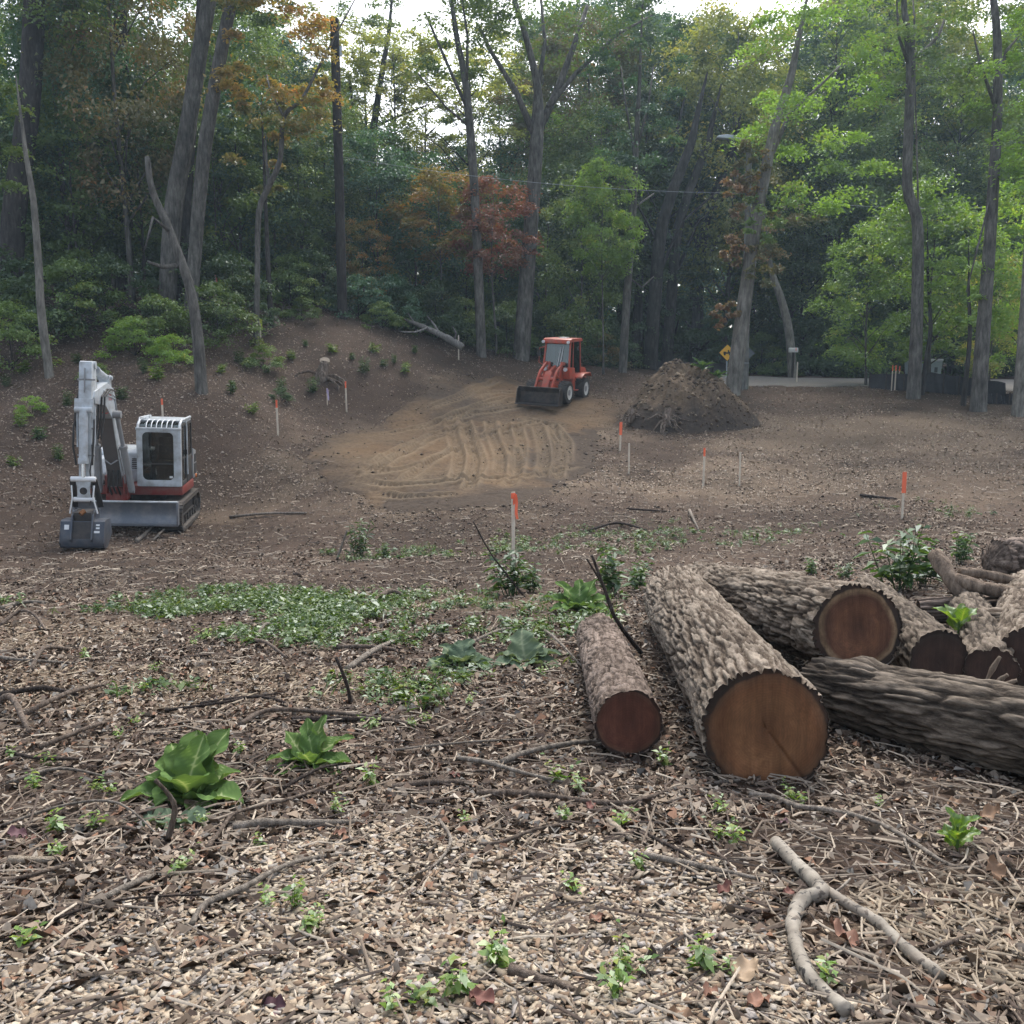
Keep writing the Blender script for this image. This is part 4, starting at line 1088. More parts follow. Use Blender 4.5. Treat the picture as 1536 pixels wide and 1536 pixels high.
    q = MB(); q.bx(cx0 + 0.12, cx1 - 0.12, cy1 - 0.03, cy1 - 0.024, z0 + 0.62, zf + 0.06); q.build('pane', V['glass'], bk)
    # inside
    q = MB(); q.bx(0.33, 0.83, -0.35, 0.12, 1.42, 1.56); q.bx(0.35, 0.81, 0.06, 0.20, 1.50, 2.10); q.bx(0.45, 0.71, 0.08, 0.18, 2.09, 2.28); q.bx(0.3, 0.86, -0.3, 0.15, 1.035, 1.42)
    q.build('driver_seat', V['seatcloth'], cab, bevel=0.04)
    for xx in (0.26, 0.88):
        q = MB(); q.bx(xx - 0.06, xx + 0.06, -0.45, 0.1, 1.55, 1.66); q.tube([(xx, -0.40, 1.66), (xx, -0.44, 1.82)], 0.02, 6); q.build('control_console', V['seatcloth'], cab, bevel=0.01)
    for xx in (0.48, 0.62):
        q = MB(); q.tube([(xx, -0.72, 1.04), (xx, -0.76, 1.45)], 0.014, 6); q.bx(xx - 0.05, xx + 0.05, -0.84, -0.70, 1.05, 1.09); q.build('travel_lever', V['dark'], cab)
    q = MB(); q.bx(cx0 + 0.05, cx1 - 0.06, cy0 + 0.07, cy1 - 0.05, 1.025, 1.032); q.build('cab_floor', V['black'], cab)
    # --- boom on its swing post
    bx_ = -0.36
    q = MB(); q.bx(bx_ - 0.24, bx_ + 0.24, -1.22, -0.86, 0.72, 1.0); q.bx(bx_ - 0.22, bx_ - 0.17, -1.35, -0.9, 0.9, 1.32); q.bx(bx_ + 0.17, bx_ + 0.22, -1.35, -0.9, 0.9, 1.32)
    q.cyl((bx_, -1.12, 0.66), (bx_, -1.12, 1.05), 0.14, n=20)
    post = q.build('swing_post', V['red'], E, bevel=0.012)
    q = MB(); q.cyl((bx_ - 0.30, -1.14, 1.14), (bx_ + 0.30, -1.14, 1.14), 0.055, n=14); q.build('pin', V['dark'], post)
    lower = [(-1.06, 1.02), (-1.22, 1.04), (-1.72, 2.02), (-2.05, 2.70), (-2.60, 3.02), (-3.42, 3.10)]
    upper = [(-3.48, 3.24), (-3.40, 3.36), (-2.40, 3.50), (-1.85, 3.34), (-1.55, 2.85), (-1.32, 2.10), (-1.02, 1.22)]
    q = MB(); q.prism_x(lower + upper, bx_ - 0.155, bx_ + 0.155)
    boom = q.build('boom', V['white'], E, bevel=0.012)
    # thin dark sheet: shade under the boom put into its colour, with grime
    q = MB(); q.prism_x([(-1.235, 1.06), (-1.735, 2.015), (-2.068, 2.69), (-2.062, 2.686), (-1.728, 2.012), (-1.228, 1.056)], bx_ - 0.15, bx_ + 0.15); q.build('belly_shade', V['under'], boom)
    text_part('number_decal', '175', 0.20, V['redtxt'], boom, (bx_ + 0.157, -2.20, 3.16), (R(90), 0, R(90)))
    q = MB(); q.prism_x([(-2.06, 2.72), (-2.50, 3.035), (-2.52, 3.03), (-2.07, 2.705)], bx_ - 0.15, bx_ + 0.15); belly2 = q.build('nose_plate', V['white'], boom)
    text_part('number_decal', '175', 0.17, V['redtxt'], boom, (bx_ + 0.02, -2.30, 2.862), (R(52), 0, 0))
    for sx in (-1, 1):    # lift cylinders
        xb = bx_ + sx * 0.36
        a = Vector((xb, -1.30, 0.98)); b = Vector((bx_ + sx * 0.235, -1.98, 2.78))
        c = a.lerp(b, 0.60)
        q = MB(); q.cyl(a, c, 0.078, n=18); q.cyl(c - (b - a) * 0.04, c, 0.095, n=18); q.cyl(a - Vector((0.06, 0, 0)), a + Vector((0.06, 0, 0)), 0.075, n=14)
        cyl_ = q.build('lift_cylinder', V['grey'], E, smooth=True)
        q = MB(); q.cyl(c, b, 0.048, n=14); q.build('rod', V['grey'], cyl_, smooth=True)
        q = MB(); q.cyl(b - Vector((0.09, 0, 0)), b + Vector((0.09, 0, 0)), 0.085, n=16); q.build('rod_eye', V['grey'], cyl_, smooth=True)
        q = MB(); q.tube([a.lerp(b, .1) + Vector((-sx * .1, -.05, 0)), a.lerp(b, .35) + Vector((-sx * .10, -.06, 0)), a.lerp(b, .56) + Vector((-sx * .10, -.05, 0))], 0.016, 6); q.build('pipe', V['grey'], cyl_)
    # --- arm (dipper): nearly upright, with the bucket cylinder on its outer face
    T, B = Vector((bx_ - 0.06, -3.32, 3.92)), Vector((bx_ - 0.0, -3.72, 1.42))
    ax = (B - T).normalized(); fw = Vector((0, ax.z, -ax.y)); fw = fw if fw.y < 0 else -fw     # outward (towards -y)
    def A(s, o_): p = T + ax * s + fw * o_; return (p.y, p.z)
    Lg = (B - T).length
    q = MB(); q.prism_x([A(-0.02, 0.16), A(0.9, 0.19), A(Lg - 0.2, 0.09), A(Lg, 0.09), A(Lg + 0.05, -0.06), A(Lg - 0.3, -0.10), A(1.1, -0.16), A(0.62, -0.28), A(0.42, -0.26), A(0.0, -0.14)], bx_ - 0.125, bx_ + 0.125)
    arm = q.build('arm', V['white'], E, bevel=0.012)
    def A3(s, o_, dx=0.0): p = T + ax * s + fw * o_; return Vector((bx_ + dx, p.y, p.z))
    for k in (-1, 1):
        q = MB(); q.bar(A3(0.75, 0.24, k * 0.085), A3(1.02, 0.24, k * 0.085), 0.03, 0.20, up=(1, 0, 0)); q.build('bracket', V['white'], arm, bevel=0.01)
    q = MB(); q.cyl(A3(0.98, 0.27, -0.17), A3(0.98, 0.27, 0.17), 0.06, n=16); q.build('pin', V['white'], arm, smooth=True)
    q = MB(); q.cyl(A3(1.0, 0.27), A3(2.02, 0.24), 0.085, n=18); q.cyl(A3(1.96, 0.242), A3(2.08, 0.238), 0.105, n=18)
    bc = q.build('bucket_cylinder', V['white'], arm, smooth=True)
    q = MB(); q.cyl(A3(2.05, 0.24), A3(Lg - 0.12, 0.22), 0.05, n=16); q.build('rod', V['chrome'], bc, smooth=True)
    for dx, o_ in ((0.15, 0.12), (0.18, 0.10), (-0.15, 0.14), (0.155, -0.02)):
        q = MB(); q.tube([A3(0.9, o_, dx), A3(1.15, o_ + .02, dx), A3(Lg - 0.9, o_ - .02, dx), A3(Lg - 0.8, o_ + 0.03, dx * .9)], 0.016, 6); q.build('pipe', V['white'], arm, smooth=True)
    q = MB(); q.tube([A3(Lg - 0.85, 0.14, 0.14), A3(Lg - 0.6, 0.24, 0.17), A3(Lg - 0.3, 0.20, 0.12), A3(Lg + 0.1, 0.16, 0.16), A3(Lg + 0.4, 0.20, 0.13)], 0.014, 6); q.build('hose', V['black'], arm, smooth=True)
    q = MB(); q.tube([A3(0.55, 0.0, -0.14), A3(0.8, 0.05, -0.20), A3(1.2, 0.06, -0.21), A3(1.5, 0.05, -0.16)], 0.028, 7); q.build('hose', V['black'], arm, smooth=True)
    for k, dx in enumerate((0.145, -0.15)):
        q = MB(); q.tube([A3(1.05, 0.05, dx), A3(1.3, 0.22, dx * 1.35), A3(1.75, 0.26, dx * 1.3), A3(2.1, 0.16, dx * 1.05)], 0.02, 7); q.build('hose', V['black'], arm, smooth=True)
    for s_ in (0.35, 1.35, 1.9):
        q = MB(); q.bar(A3(s_, 0.17 - .03 * s_, -0.15), A3(s_, 0.17 - .03 * s_, 0.19), 0.035, 0.035); q.build('pipe_clamp', V['grey'], arm)
    q = MB(); q.bar(A3(0.12, 0.165, 0), A3(0.62, 0.178, 0), 0.16, 0.006, up=(1, 0, 0)); q.build('wear_plate', V['grey'], arm)
    # arm cylinder over the boom
    a = Vector((bx_, -1.95, 3.58)); b = A3(0.02, -0.08); c = a.lerp(b, 0.62)
    q = MB(); q.cyl(a, c, 0.085, n=18); q.cyl(c - (b - a) * 0.06, c, 0.10, n=18)
    ac = q.build('arm_cylinder', V['white'], E, smooth=True)
    q = MB(); q.cyl(c, b, 0.05, n=14); q.build('rod', V['chrome'], ac, smooth=True)
    q = MB(); q.bx(bx_ - 0.11, bx_ + 0.11, -2.05, -1.85, 3.36, 3.64); q.cyl((bx_ - 0.16, -1.95, 3.58), (bx_ + 0.16, -1.95, 3.58), 0.05, n=14); q.build('lug', V['white'], boom, bevel=0.01)
    q = MB(); q.cyl(A3(0.02, -0.06, -0.15), A3(0.02, -0.06, 0.15), 0.08, n=14); q.build('pin', V['white'], arm, smooth=True)
    for dx in (-.06, 0.0, .06):
        q = MB(); q.tube([(bx_ + dx + 0.12, -1.9, 3.30), (bx_ + dx + 0.17, -2.5, 3.36), (bx_ + dx + 0.18, -3.0, 3.22), (bx_ + dx + 0.16, -3.05, 2.75), (bx_ + dx + 0.13, -3.2, 2.35)], 0.02, 7); q.build('hose', V['black'], boom, smooth=True)
    for dz in (0.0, 0.07):
        q = MB(); q.tube([(bx_ + 0.165, -1.45, 2.4), (bx_ + 0.165, -1.85, 3.12 + dz), (bx_ + 0.165, -2.75, 3.27 + dz)], 0.016, 6); q.build('pipe', V['white'], boom, smooth=True)
    q = MB(); q.tube([(bx_ + 0.17, -1.42, 1.72), (bx_ + 0.12, -1.62, 1.70), (bx_, -1.66, 1.62), (bx_ - 0.12, -1.62, 1.70), (bx_ - 0.17, -1.42, 1.72)], 0.018, 6); q.build('pipe', V['grey'], boom, smooth=True)
    for dx in (-0.1, 0.0, 0.09):
        q = MB(); q.tube([(bx_ + dx, -1.0, 1.5), (bx_ + dx * 1.2, -1.45, 1.45), (bx_ + dx, -1.5, 1.1), (bx_ + dx, -1.2, 0.85)], 0.022, 7); q.build('hose', V['black'], post, smooth=True)
    # --- linkage and bucket
    Bp = A3(Lg - 0.05, 0.0); Lp = A3(Lg - 0.12, 0.22)
    bk_top = Vector((bx_, -4.02, 0.66))
    q = MB()
    pl = [(-0.155, 0.0), (0.155, 0.0), (0.12, -0.14), (0.12, -0.30), (0.16, -0.42), (-0.16, -0.42), (-0.12, -0.30), (-0.12, -0.14)]
    q.prism_y([(bx_ + a, Lp.z + b) for a, b in pl], Lp.y - 0.03, Lp.y + 0.03)
    lk = q.build('link_plate', V['white'], E, bevel=0.01)
    q = MB(); q.cyl((bx_, Lp.y - 0.034, Lp.z - 0.22), (bx_, Lp.y - 0.026, Lp.z - 0.22), 0.075, n=20); q.build('link_hole', V['dark'], lk)
    q = MB(); q.cyl((bx_ - 0.24, Lp.y, Lp.z + 0.02), (bx_ + 0.24, Lp.y, Lp.z + 0.02), 0.055, n=14); q.build('pin', V['sticker'], lk, smooth=True)
    q = MB(); q.cyl((bx_ - 0.2, Lp.y, Lp.z - 0.40), (bx_ + 0.2, Lp.y, Lp.z - 0.40), 0.05, n=14); q.build('pin', V['sticker'], lk, smooth=True)
    for sx in (-1, 1):
        q = MB(); q.bar((bx_ + sx * 0.21, Lp.y, Lp.z + 0.02), (bx_ + sx * 0.25, Bp.y + 0.08, Bp.z - 0.50), 0.03, 0.12, up=(1, 0, 0)); q.build('side_link', V['dark'], lk, bevel=0.008)
        q = MB(); q.tube([(bx_ + sx * 0.22, Lp.y - .06, Lp.z - 0.1), (bx_ + sx * 0.20, Lp.y - .10, Lp.z - 0.35), (bx_ + sx * 0.27, Lp.y - .06, Lp.z - 0.68)], 0.016, 6); q.build('hose', V['sticker'], lk, smooth=True)
    q = MB(); q.bx(bx_ - 0.17, bx_ + 0.17, -4.06, -3.62, 0.40, 0.62); q.cyl((bx_ - 0.22, -3.98, 0.56), (bx_ + 0.22, -3.98, 0.56), 0.06, n=14); q.cyl((bx_ - 0.22, -3.70, 0.58), (bx_ + 0.22, -3.70, 0.58), 0.06, n=14)
    cp = q.build('coupler', V['dark'], E, bevel=0.012)
    q = MB(); q.cyl((bx_ - 0.03, -4.12, 0.60), (bx_ + 0.03, -4.05, 0.66), 0.05, n=12); q.build('coupler_pin', V['brass'], cp)
    hw = 0.41
    shell = [(-3.62, 0.44), (-4.00, 0.47), (-4.08, 0.44), (-4.18, 0.16), (-4.22, 0.02), (-4.18, -0.08), (-4.05, -0.12), (-3.90, -0.13)]
    kid0 = set(o_.name for o_ in E.children)
    q = MB(); th = 0.03
    cen = Vector((-3.85, 0.18))
    inn = [(a + (cen.x - a) * 0.10, b + (cen.y - b) * 0.10) for a, b in shell]
    q.prism_x(shell + inn[::-1], bx_ - hw, bx_ + hw)
    bk = q.build('bucket', V['bucket'], E, smooth=True)
    for sx in (-1, 1):
        q = MB(); q.prism_x(shell + [(-3.5, 0.1)], bx_ + sx * hw - 0.018, bx_ + sx * hw + 0.018); q.build('side_plate', V['bucket'], bk, bevel=0.005)
        q = MB(); q.prism_x([(-3.55, 0.62), (-3.60, 0.30), (-4.0, 0.38), (-4.24, 0.05), (-4.27, 0.10), (-4.10, 0.56), (-3.9, 0.66)], bx_ + sx * 0.20 - 0.018, bx_ + sx * 0.20 + 0.018); q.build('ear', V['bucket'], bk, bevel=0.005)
    for (dx, w_, zz, h_) in ((-0.30, 0.09, 0.33, 0.10), (0.30, 0.07, 0.375, 0.035), (0.30, 0.07, 0.315, 0.035), (0.285, 0.11, 0.24, 0.045)):
        # stickers lie on the sloping back of the bucket
        ya = np.interp(zz, [0.16, 0.44], [-4.18, -4.08]); ang = math.atan2(0.10, 0.28)
        q = MB(); q.box((bx_ + dx, ya - 0.006, zz), (w_, 0.004, h_), (-ang, 0, 0)); q.build('sticker', V['sticker'], bk)
    q = MB(); q.box((bx_, -4.145, 0.27), (0.36, 0.02, 0.34), (-0.34, 0, 0)); q.build('ear_shadow', V['dark'], bk)  # dark sheet added for the shadow between the ears
    for k in range(5):
        xx = bx_ - 0.34 + k * 0.17
        q = MB(); q.prism_x([(-4.05, -0.10), (-3.95, -0.06), (-3.72, -0.11), (-3.94, -0.15)], xx - 0.035, xx + 0.035); q.build('tooth', V['dark'], bk)
    for o_ in E.children:      # the bucket and its coupler hang from the end of the arm
        if o_.name not in kid0 or o_.name.startswith('coupler'): o_.location.z += LIFT
    return E
LIFT = 0.30
_e0 = W(217, 780, 23.6)
EXC = excavator(_e0.x, 23.6, R(9.0))

def wheel(parent, x, y, r_, wd, side):
    t = empty('wheel'); t.parent = parent; t.location = (x, y, r_)
    q = MB()
    prof = [(-wd / 2, r_ * 0.62), (-wd / 2, r_ * 0.85), (-wd * 0.42, r_ * 0.95), (wd * 0.42, r_ * 0.95), (wd / 2, r_ * 0.85), (wd / 2, r_ * 0.62)]
    n = 28; vs = []; fs = []
    for k in range(n):
        a = 2 * math.pi * k / n
        vs += [(px_, rr * math.cos(a), rr * math.sin(a)) for px_, rr in prof]
    m_ = len(prof)
    for k in range(n):
        j = (k + 1) % n
        for i in range(m_):
            ii = (i + 1) % m_
            fs.append((k * m_ + i, k * m_ + ii, j * m_ + ii, j * m_ + i))
    q.add(vs, fs)
    for k in range(18):
        a = 2 * math.pi * k / 18
        for s_ in (-1, 1):
            a2 = a + (0.17 if s_ > 0 else 0)
            p0 = Vector((s_ * 0.01, r_ * 0.965 * math.cos(a2 + .12), r_ * 0.965 * math.sin(a2 + .12))); p1 = Vector((s_ * wd * 0.47, r_ * 0.94 * math.cos(a2 - .08), r_ * 0.94 * math.sin(a2 - .08)))
            q.bar(p0, p1, 0.05, r_ * 0.09, up=(0, math.cos(a2), math.sin(a2)))
    q.build('tyre', V['black'], t)
    q = MB(); q.cyl((-wd * 0.42, 0, 0), (wd * 0.42, 0, 0), r_ * 0.63, n=24)
    for s_ in (-1, 1):
        q.tube([(s_ * wd * 0.42, r_ * 0.60 * math.cos(2 * math.pi * k / 20), r_ * 0.60 * math.sin(2 * math.pi * k / 20)) for k in range(21)], 0.022, 6)
    rim = q.build('rim', V['rim'], t)
    q = MB(); q.cyl((side * wd * 0.38, 0, 0), (side * wd * 0.46, 0, 0), r_ * 0.26, n=16); q.build('hub', V['grey'], rim)
    return t
def loader(x, y, yaw):
    E = seat_on_ground('wheel_loader', x, y, yaw, 0.6, 0.9, 0.05, 0.45)
    tag(E, 'small red wheel loader with glazed cab and dark front bucket on the sandy pad', 'loader')
    wr = 0.44
    for sx in (-1, 1):
        for yy in (-1.02, 0.84): wheel(E, sx * 0.66, yy, wr, 0.38, sx)
    Lp = V['loader']
    q = MB(); q.bx(-0.36, 0.36, -1.35, -0.35, 0.36, 0.82); q.cyl((-0.48, -1.02, wr), (0.48, -1.02, wr), 0.09); q.build('front_frame', Lp, E, bevel=0.02)
    q = MB(); q.cyl((0, -0.22, 0.34), (0, -0.22, 0.86), 0.09); q.bx(-0.12, 0.12, -0.36, -0.08, 0.40, 0.80); q.build('pivot', V['dark'], E)
    q = MB(); q.bx(-0.40, 0.40, -0.05, 1.6, 0.38, 0.84); q.cyl((-0.48, 0.84, wr), (0.48, 0.84, wr), 0.09); q.build('rear_frame', Lp, E, bevel=0.02)
    q = MB(); q.prism_x([(0.80, 0.86), (0.80, 1.32), (1.55, 1.22), (1.72, 1.05), (1.72, 0.60), (1.45, 0.845)], -0.52, 0.52); q.build('hood', Lp, E, bevel=0.04, seg=3)
    for sx in (-1, 1):
        q = MB(); q.prism_x([(0.22, 0.92), (0.30, 0.97), (0.55, 1.06), (1.25, 1.06), (1.40, 0.92), (1.36, 0.90), (1.22, 1.02), (0.56, 1.02), (0.34, 0.93), (0.24, 0.88)], sx * 0.46, sx * 0.86); q.build('fender', Lp, E, bevel=0.01)
        q = MB(); q.bx(sx * 0.50, sx * 0.74, -0.02, 0.24, 0.42, 0.46); q.bx(sx * 0.52, sx * 0.60, 0.0, 0.2, 0.46, 0.9); q.build('step', Lp, E, bevel=0.008)
    # cab
    cab = empty('cab'); cab.parent = E
    q = MB(); q.prism_x([(-0.32, 0.88), (-0.40, 1.32), (-0.34, 1.34), (0.20, 1.30), (0.30, 1.06), (0.90, 1.06), (0.90, 0.88)], -0.56, 0.56); q.build('cab_base', Lp, cab, bevel=0.02)
    posts = [((-0.54, -0.36, 1.33), (-0.50, -0.20, 2.30)), ((0.54, -0.36, 1.33), (0.50, -0.20, 2.30)), ((-0.54, 0.90, 1.05), (-0.50, 0.84, 2.30)), ((0.54, 0.90, 1.05), (0.50, 0.84, 2.30)), ((0.55, 0.02, 0.92), (0.51, 0.10, 2.30)), ((-0.55, 0.02, 0.92), (-0.51, 0.10, 2.30))]
    for a, b in posts[:4]:
        q = MB(); q.bar(a, b, 0.065, 0.065); q.build('post', Lp, cab, bevel=0.012)
    for a, b in posts[4:]:
        q = MB(); q.bar(a, b, 0.035, 0.04); q.build('door_edge', Lp, cab)
    q = MB(); q.prism_x([(-0.36, 2.30), (-0.34, 2.40), (-0.20, 2.44), (0.88, 2.42), (0.96, 2.37), (0.96, 2.30)], -0.58, 0.58); rf = q.build('roof', Lp, cab, bevel=0.02)
    q = MB(); q.bx(-0.5, 0.5, -0.37, -0.31, 2.24, 2.31); q.build('visor', Lp, rf, bevel=0.01)
    q = MB(); q.bx(-0.06, 0.22, 0.0, 0.4, 2.43, 2.47); q.build('roof_hatch', V['rim'], rf, bevel=0.01)
    for xx in (-0.56, 0.48):
        q = MB(); q.cyl((xx, -0.42, 2.30), (xx, -0.36, 2.30), 0.06, n=14); q.build('work_lamp', V['lens'], rf)
    def pane(nm, pts, th=(0, 0.006, 0)):
        q = MB(); a = [Vector(p) for p in pts]; d = Vector(th)
        q.add(a + [p + d for p in a], [(0, 1, 2, 3), (7, 6, 5, 4), (0, 4, 5, 1), (1, 5, 6, 2), (2, 6, 7, 3), (3, 7, 4, 0)]); return q.build(nm, V['glass'], cab)
    wsn = pane('windscreen', [(-0.50, -0.345, 1.34), (0.50, -0.345, 1.34), (0.47, -0.205, 2.25), (-0.47, -0.205, 2.25)])
    q = MB(); q.tube([(0.05, -0.372, 1.36), (0.10, -0.305, 1.8), (0.14, -0.26, 2.1)], 0.012, 5); q.tube([(0.16, -0.366, 1.42), (0.21, -0.30, 1.85), (0.24, -0.25, 2.15)], 0.012, 5); q.build('wiper', V['sticker'], wsn)
    pane('side_window', [(0.53, -0.30, 1.34), (0.53, 0.02, 1.30), (0.495, 0.08, 2.28), (0.495, -0.18, 2.28)], (0.006, 0, 0))
    pane('door_glass', [(0.535, 0.05, 1.06), (0.535, 0.86, 1.08), (0.495, 0.82, 2.28), (0.495, 0.12, 2.28)], (0.006, 0, 0))
    pane('side_window', [(-0.53, -0.30, 1.34), (-0.53, 0.86, 1.20), (-0.495, 0.82, 2.28), (-0.495, -0.18, 2.28)], (-0.006, 0, 0))
    pane('rear_window', [(-0.50, 0.895, 1.35), (0.50, 0.895, 1.35), (0.47, 0.85, 2.28), (-0.47, 0.85, 2.28)])
    q = MB(); q.bx(-0.25, 0.25, 0.25, 0.70, 1.065, 1.40); q.bx(-0.23, 0.23, 0.62, 0.76, 1.38, 1.95); q.build('driver_seat', V['seatcloth'], cab, bevel=0.04)
    q = MB(); q.tube([(0, -0.2, 1.3), (0, 0.02, 1.62)], 0.03, 8); q.tube([(0.19 * math.cos(2 * math.pi * k / 16), 0.02 + 0.08 * math.sin(2 * math.pi * k / 16), 1.63 + 0.17 * math.sin(2 * math.pi * k / 16)) for k in range(17)], 0.016, 6); q.build('steering_wheel', V['seatcloth'], cab)
    q = MB(); q.bx(-0.5, 0.5, -0.30, -0.12, 1.335, 1.45); q.bx(-0.5, 0.5, 0.80, 0.88, 1.06, 1.5); q.build('dashboard', V['seatcloth'], cab)
    for sx in (-1, 1):
        q = MB(); q.cyl((sx * 0.42, -0.50, 1.26), (sx * 0.42, -0.42, 1.26), 0.075, n=16); q.build('headlamp', V['lens'], E)
    q = MB(); q.tube([(-0.54, -0.34, 1.38), (-0.72, -0.40, 1.5), (-0.72, -0.36, 2.05), (-0.54, -0.24, 2.1)], 0.016, 6); mr_ = q.build('mirror_bracket', Lp, E)
    q = MB(); q.box((-0.73, -0.40, 1.86), (0.14, 0.03, 0.26)); q.build('mirror', V['black'], mr_, bevel=0.01)
    # loader arms and tilt gear
    for sx in (-1, 1):
        q = MB(); q.prism_x([(-0.42, 1.46), (-0.60, 1.40), (-1.10, 1.16), (-1.52, 0.70), (-1.72, 0.28), (-1.84, 0.26), (-1.78, 0.52), (-1.42, 1.02), (-1.20, 1.26), (-0.55, 1.56)], sx * 0.34 - 0.035, sx * 0.34 + 0.035)
        arm = q.build('loader_arm', Lp, E, bevel=0.012)
        q = MB(); q.cyl((sx * 0.34, -0.62, 0.86), (sx * 0.34, -1.25, 1.08), 0.05, n=12); q.cyl((sx * 0.34 - 0.06, -0.48, 1.48), (sx * 0.34 + 0.06, -0.48, 1.48), 0.06, n=12); q.build('lift_cylinder', Lp, arm)
        q = MB(); q.prism_x([(-0.30, 0.82), (-0.36, 1.52), (-0.52, 1.56), (-0.66, 0.82)], sx * 0.25 - 0.02, sx * 0.25 + 0.02); q.build('tower_plate', Lp, E, bevel=0.008)
    q = MB(); q.prism_x([(-0.95, 1.0), (-1.12, 1.22), (-1.30, 1.05), (-1.55, 0.62), (-1.42, 0.58), (-1.15, 0.88)], -0.14, 0.14); q.cyl((-0.36, -1.28, 0.94), (0.36, -1.28, 0.94), 0.07, n=14); q.build('bellcrank', Lp, E, bevel=0.02)
    q = MB(); q.cyl((0, -0.5, 1.36), (0, -1.12, 1.16), 0.06, n=12); q.build('tilt_cylinder', Lp, E)
    # bucket, open to the front
    prof = [(-2.30, 0.06), (-1.98, 0.04), (-1.86, 0.12), (-1.86, 0.50), (-1.98, 0.68)]
    inn = [(-2.30, 0.085), (-1.99, 0.07), (-1.89, 0.14), (-1.89, 0.49), (-2.0, 0.66)]
    q = MB(); q.prism_x(prof + inn[::-1], -0.86, 0.86); bk = q.build('bucket', V['scoop'], E)
    for sx in (-1, 1):
        q = MB(); q.prism_x([(-2.29, 0.055), (-1.97, 0.03), (-1.85, 0.11), (-1.85, 0.51), (-1.98, 0.69), (-2.14, 0.62)], sx * 0.86 - 0.015, sx * 0.86 + 0.015); q.build('side_plate', V['scoop'], bk)
    q = MB(); q.bx(-0.87, 0.87, -2.03, -1.96, 0.665, 0.705); q.build('spill_rail', V['scoop'], bk, bevel=0.006)
    q = MB(); q.bx(-0.87, 0.87, -2.37, -2.28, 0.045, 0.07); q.build('cutting_edge', V['dark'], bk)
    q = MB(); q.bx(-0.4, 0.4, -1.87, -1.78, 0.18, 0.42); q.build('mount', V['scoop'], bk)
    return E
_l0 = W(838, 598, 38.6)
LOADER = loader(_l0.x, 38.6, R(-24))
# ================================================================== felled logs
def log_bark_mat(name, lo, mid_, hi, sc=14):
    m, t, b = new_mat(name)
    at = t.nodes.new('ShaderNodeAttribute'); at.attribute_name = 'tint'     # 0 in the furrows, 1 on the plates
    f = nz(t, sc * 1.8, 8, 0.8, stretch=(1, 1, 0.25)); g = nz(t, 2.2, 5)
    a = mix(t, 0.55, ramp(t, at.outputs['Fac'], [(0.15, 0.0), (0.85, 1.0)]), ramp(t, f, [(0.36, 0.0), (0.66, 1.0)]))
    c = ramp(t, a, [(0.12, lo), (0.45, mid_), (0.85, hi)])
    c = mix(t, 1.0, c, ramp(t, g, [(0.3, 0.72), (0.7, 1.18)]), 'MULTIPLY')
    t.links.new(c, b.inputs['Base Color']); b.inputs['Roughness'].default_value = 0.95; b.inputs['Specular IOR Level'].default_value = 0.12
    bump(t, b, f, 1.0, 0.02)
    return m
LB_a = log_bark_mat('furrowed grey-brown bark', (0.026, 0.018, 0.013), (0.125, 0.098, 0.075), (0.33, 0.28, 0.225))
LB_b = log_bark_mat('flaky brown bark', (0.032, 0.024, 0.018), (0.135, 0.103, 0.083), (0.30, 0.24, 0.20))
LB_c = log_bark_mat('dark ridged bark', (0.024, 0.019, 0.015), (0.105, 0.085, 0.067), (0.27, 0.225, 0.178))
def cut_mat(name, core, ring, edge, rad):
    m, t, b = new_mat(name)
    tc = t.nodes.new('ShaderNodeTexCoord')
    f0 = nz(t, 3.5, 4)
    sx = t.nodes.new('ShaderNodeSeparateXYZ'); t.links.new(tc.outputs['Object'], sx.inputs[0])
    def mth(op, a, b_=None):
        n = t.nodes.new('ShaderNodeMath'); n.operation = op
        for i, v in enumerate((a, b_)):
            if v is None: continue
            if isinstance(v, bpy.types.NodeSocket): t.links.new(v, n.inputs[i])
            else: n.inputs[i].default_value = v
        return n.outputs[0]
    r_ = mth('SQRT', mth('ADD', mth('MULTIPLY', sx.outputs[0], sx.outputs[0]), mth('MULTIPLY', sx.outputs[1], sx.outputs[1])))
    r_ = mth('ADD', r_, mth('MULTIPLY', mth('SUBTRACT', f0, 0.5), rad * 0.28))
    rings = mth('SINE', mth('MULTIPLY', r_, 420.0))
    k = mth('DIVIDE', r_, rad)
    c = ramp(t, k, [(0.0, core), (0.5, ring), (0.78, core), (0.92, edge), (0.97, (0.035, 0.026, 0.021))])
    c = mix(t, 0.12, c, ramp(t, rings, [(0.0, 0.35), (1.0, 1.25)]), 'MULTIPLY')
    saw = nz(t, 10, 6, 0.7, stretch=(1.0, 0.12, 1))
    c = mix(t, 0.75, c, ramp(t, saw, [(0.34, 0.45), (0.66, 1.4)]), 'MULTIPLY')
    c = mix(t, 0.8, c, ramp(t, nz(t, 2.6, 3), [(0.35, 0.55), (0.65, 1.35)]), 'MULTIPLY')
    c = mix(t, ramp(t, nz(t, 5, 7, 0.75), [(0.46, 0.0), (0.68, 0.75)]), c, tuple(x * 0.45 for x in core))
    t.links.new(c, b.inputs['Base Color']); b.inputs['Roughness'].default_value = 0.8; b.inputs['Specular IOR Level'].default_value = 0.2
    bump(t, b, saw, 0.35, 0.01)
    return m
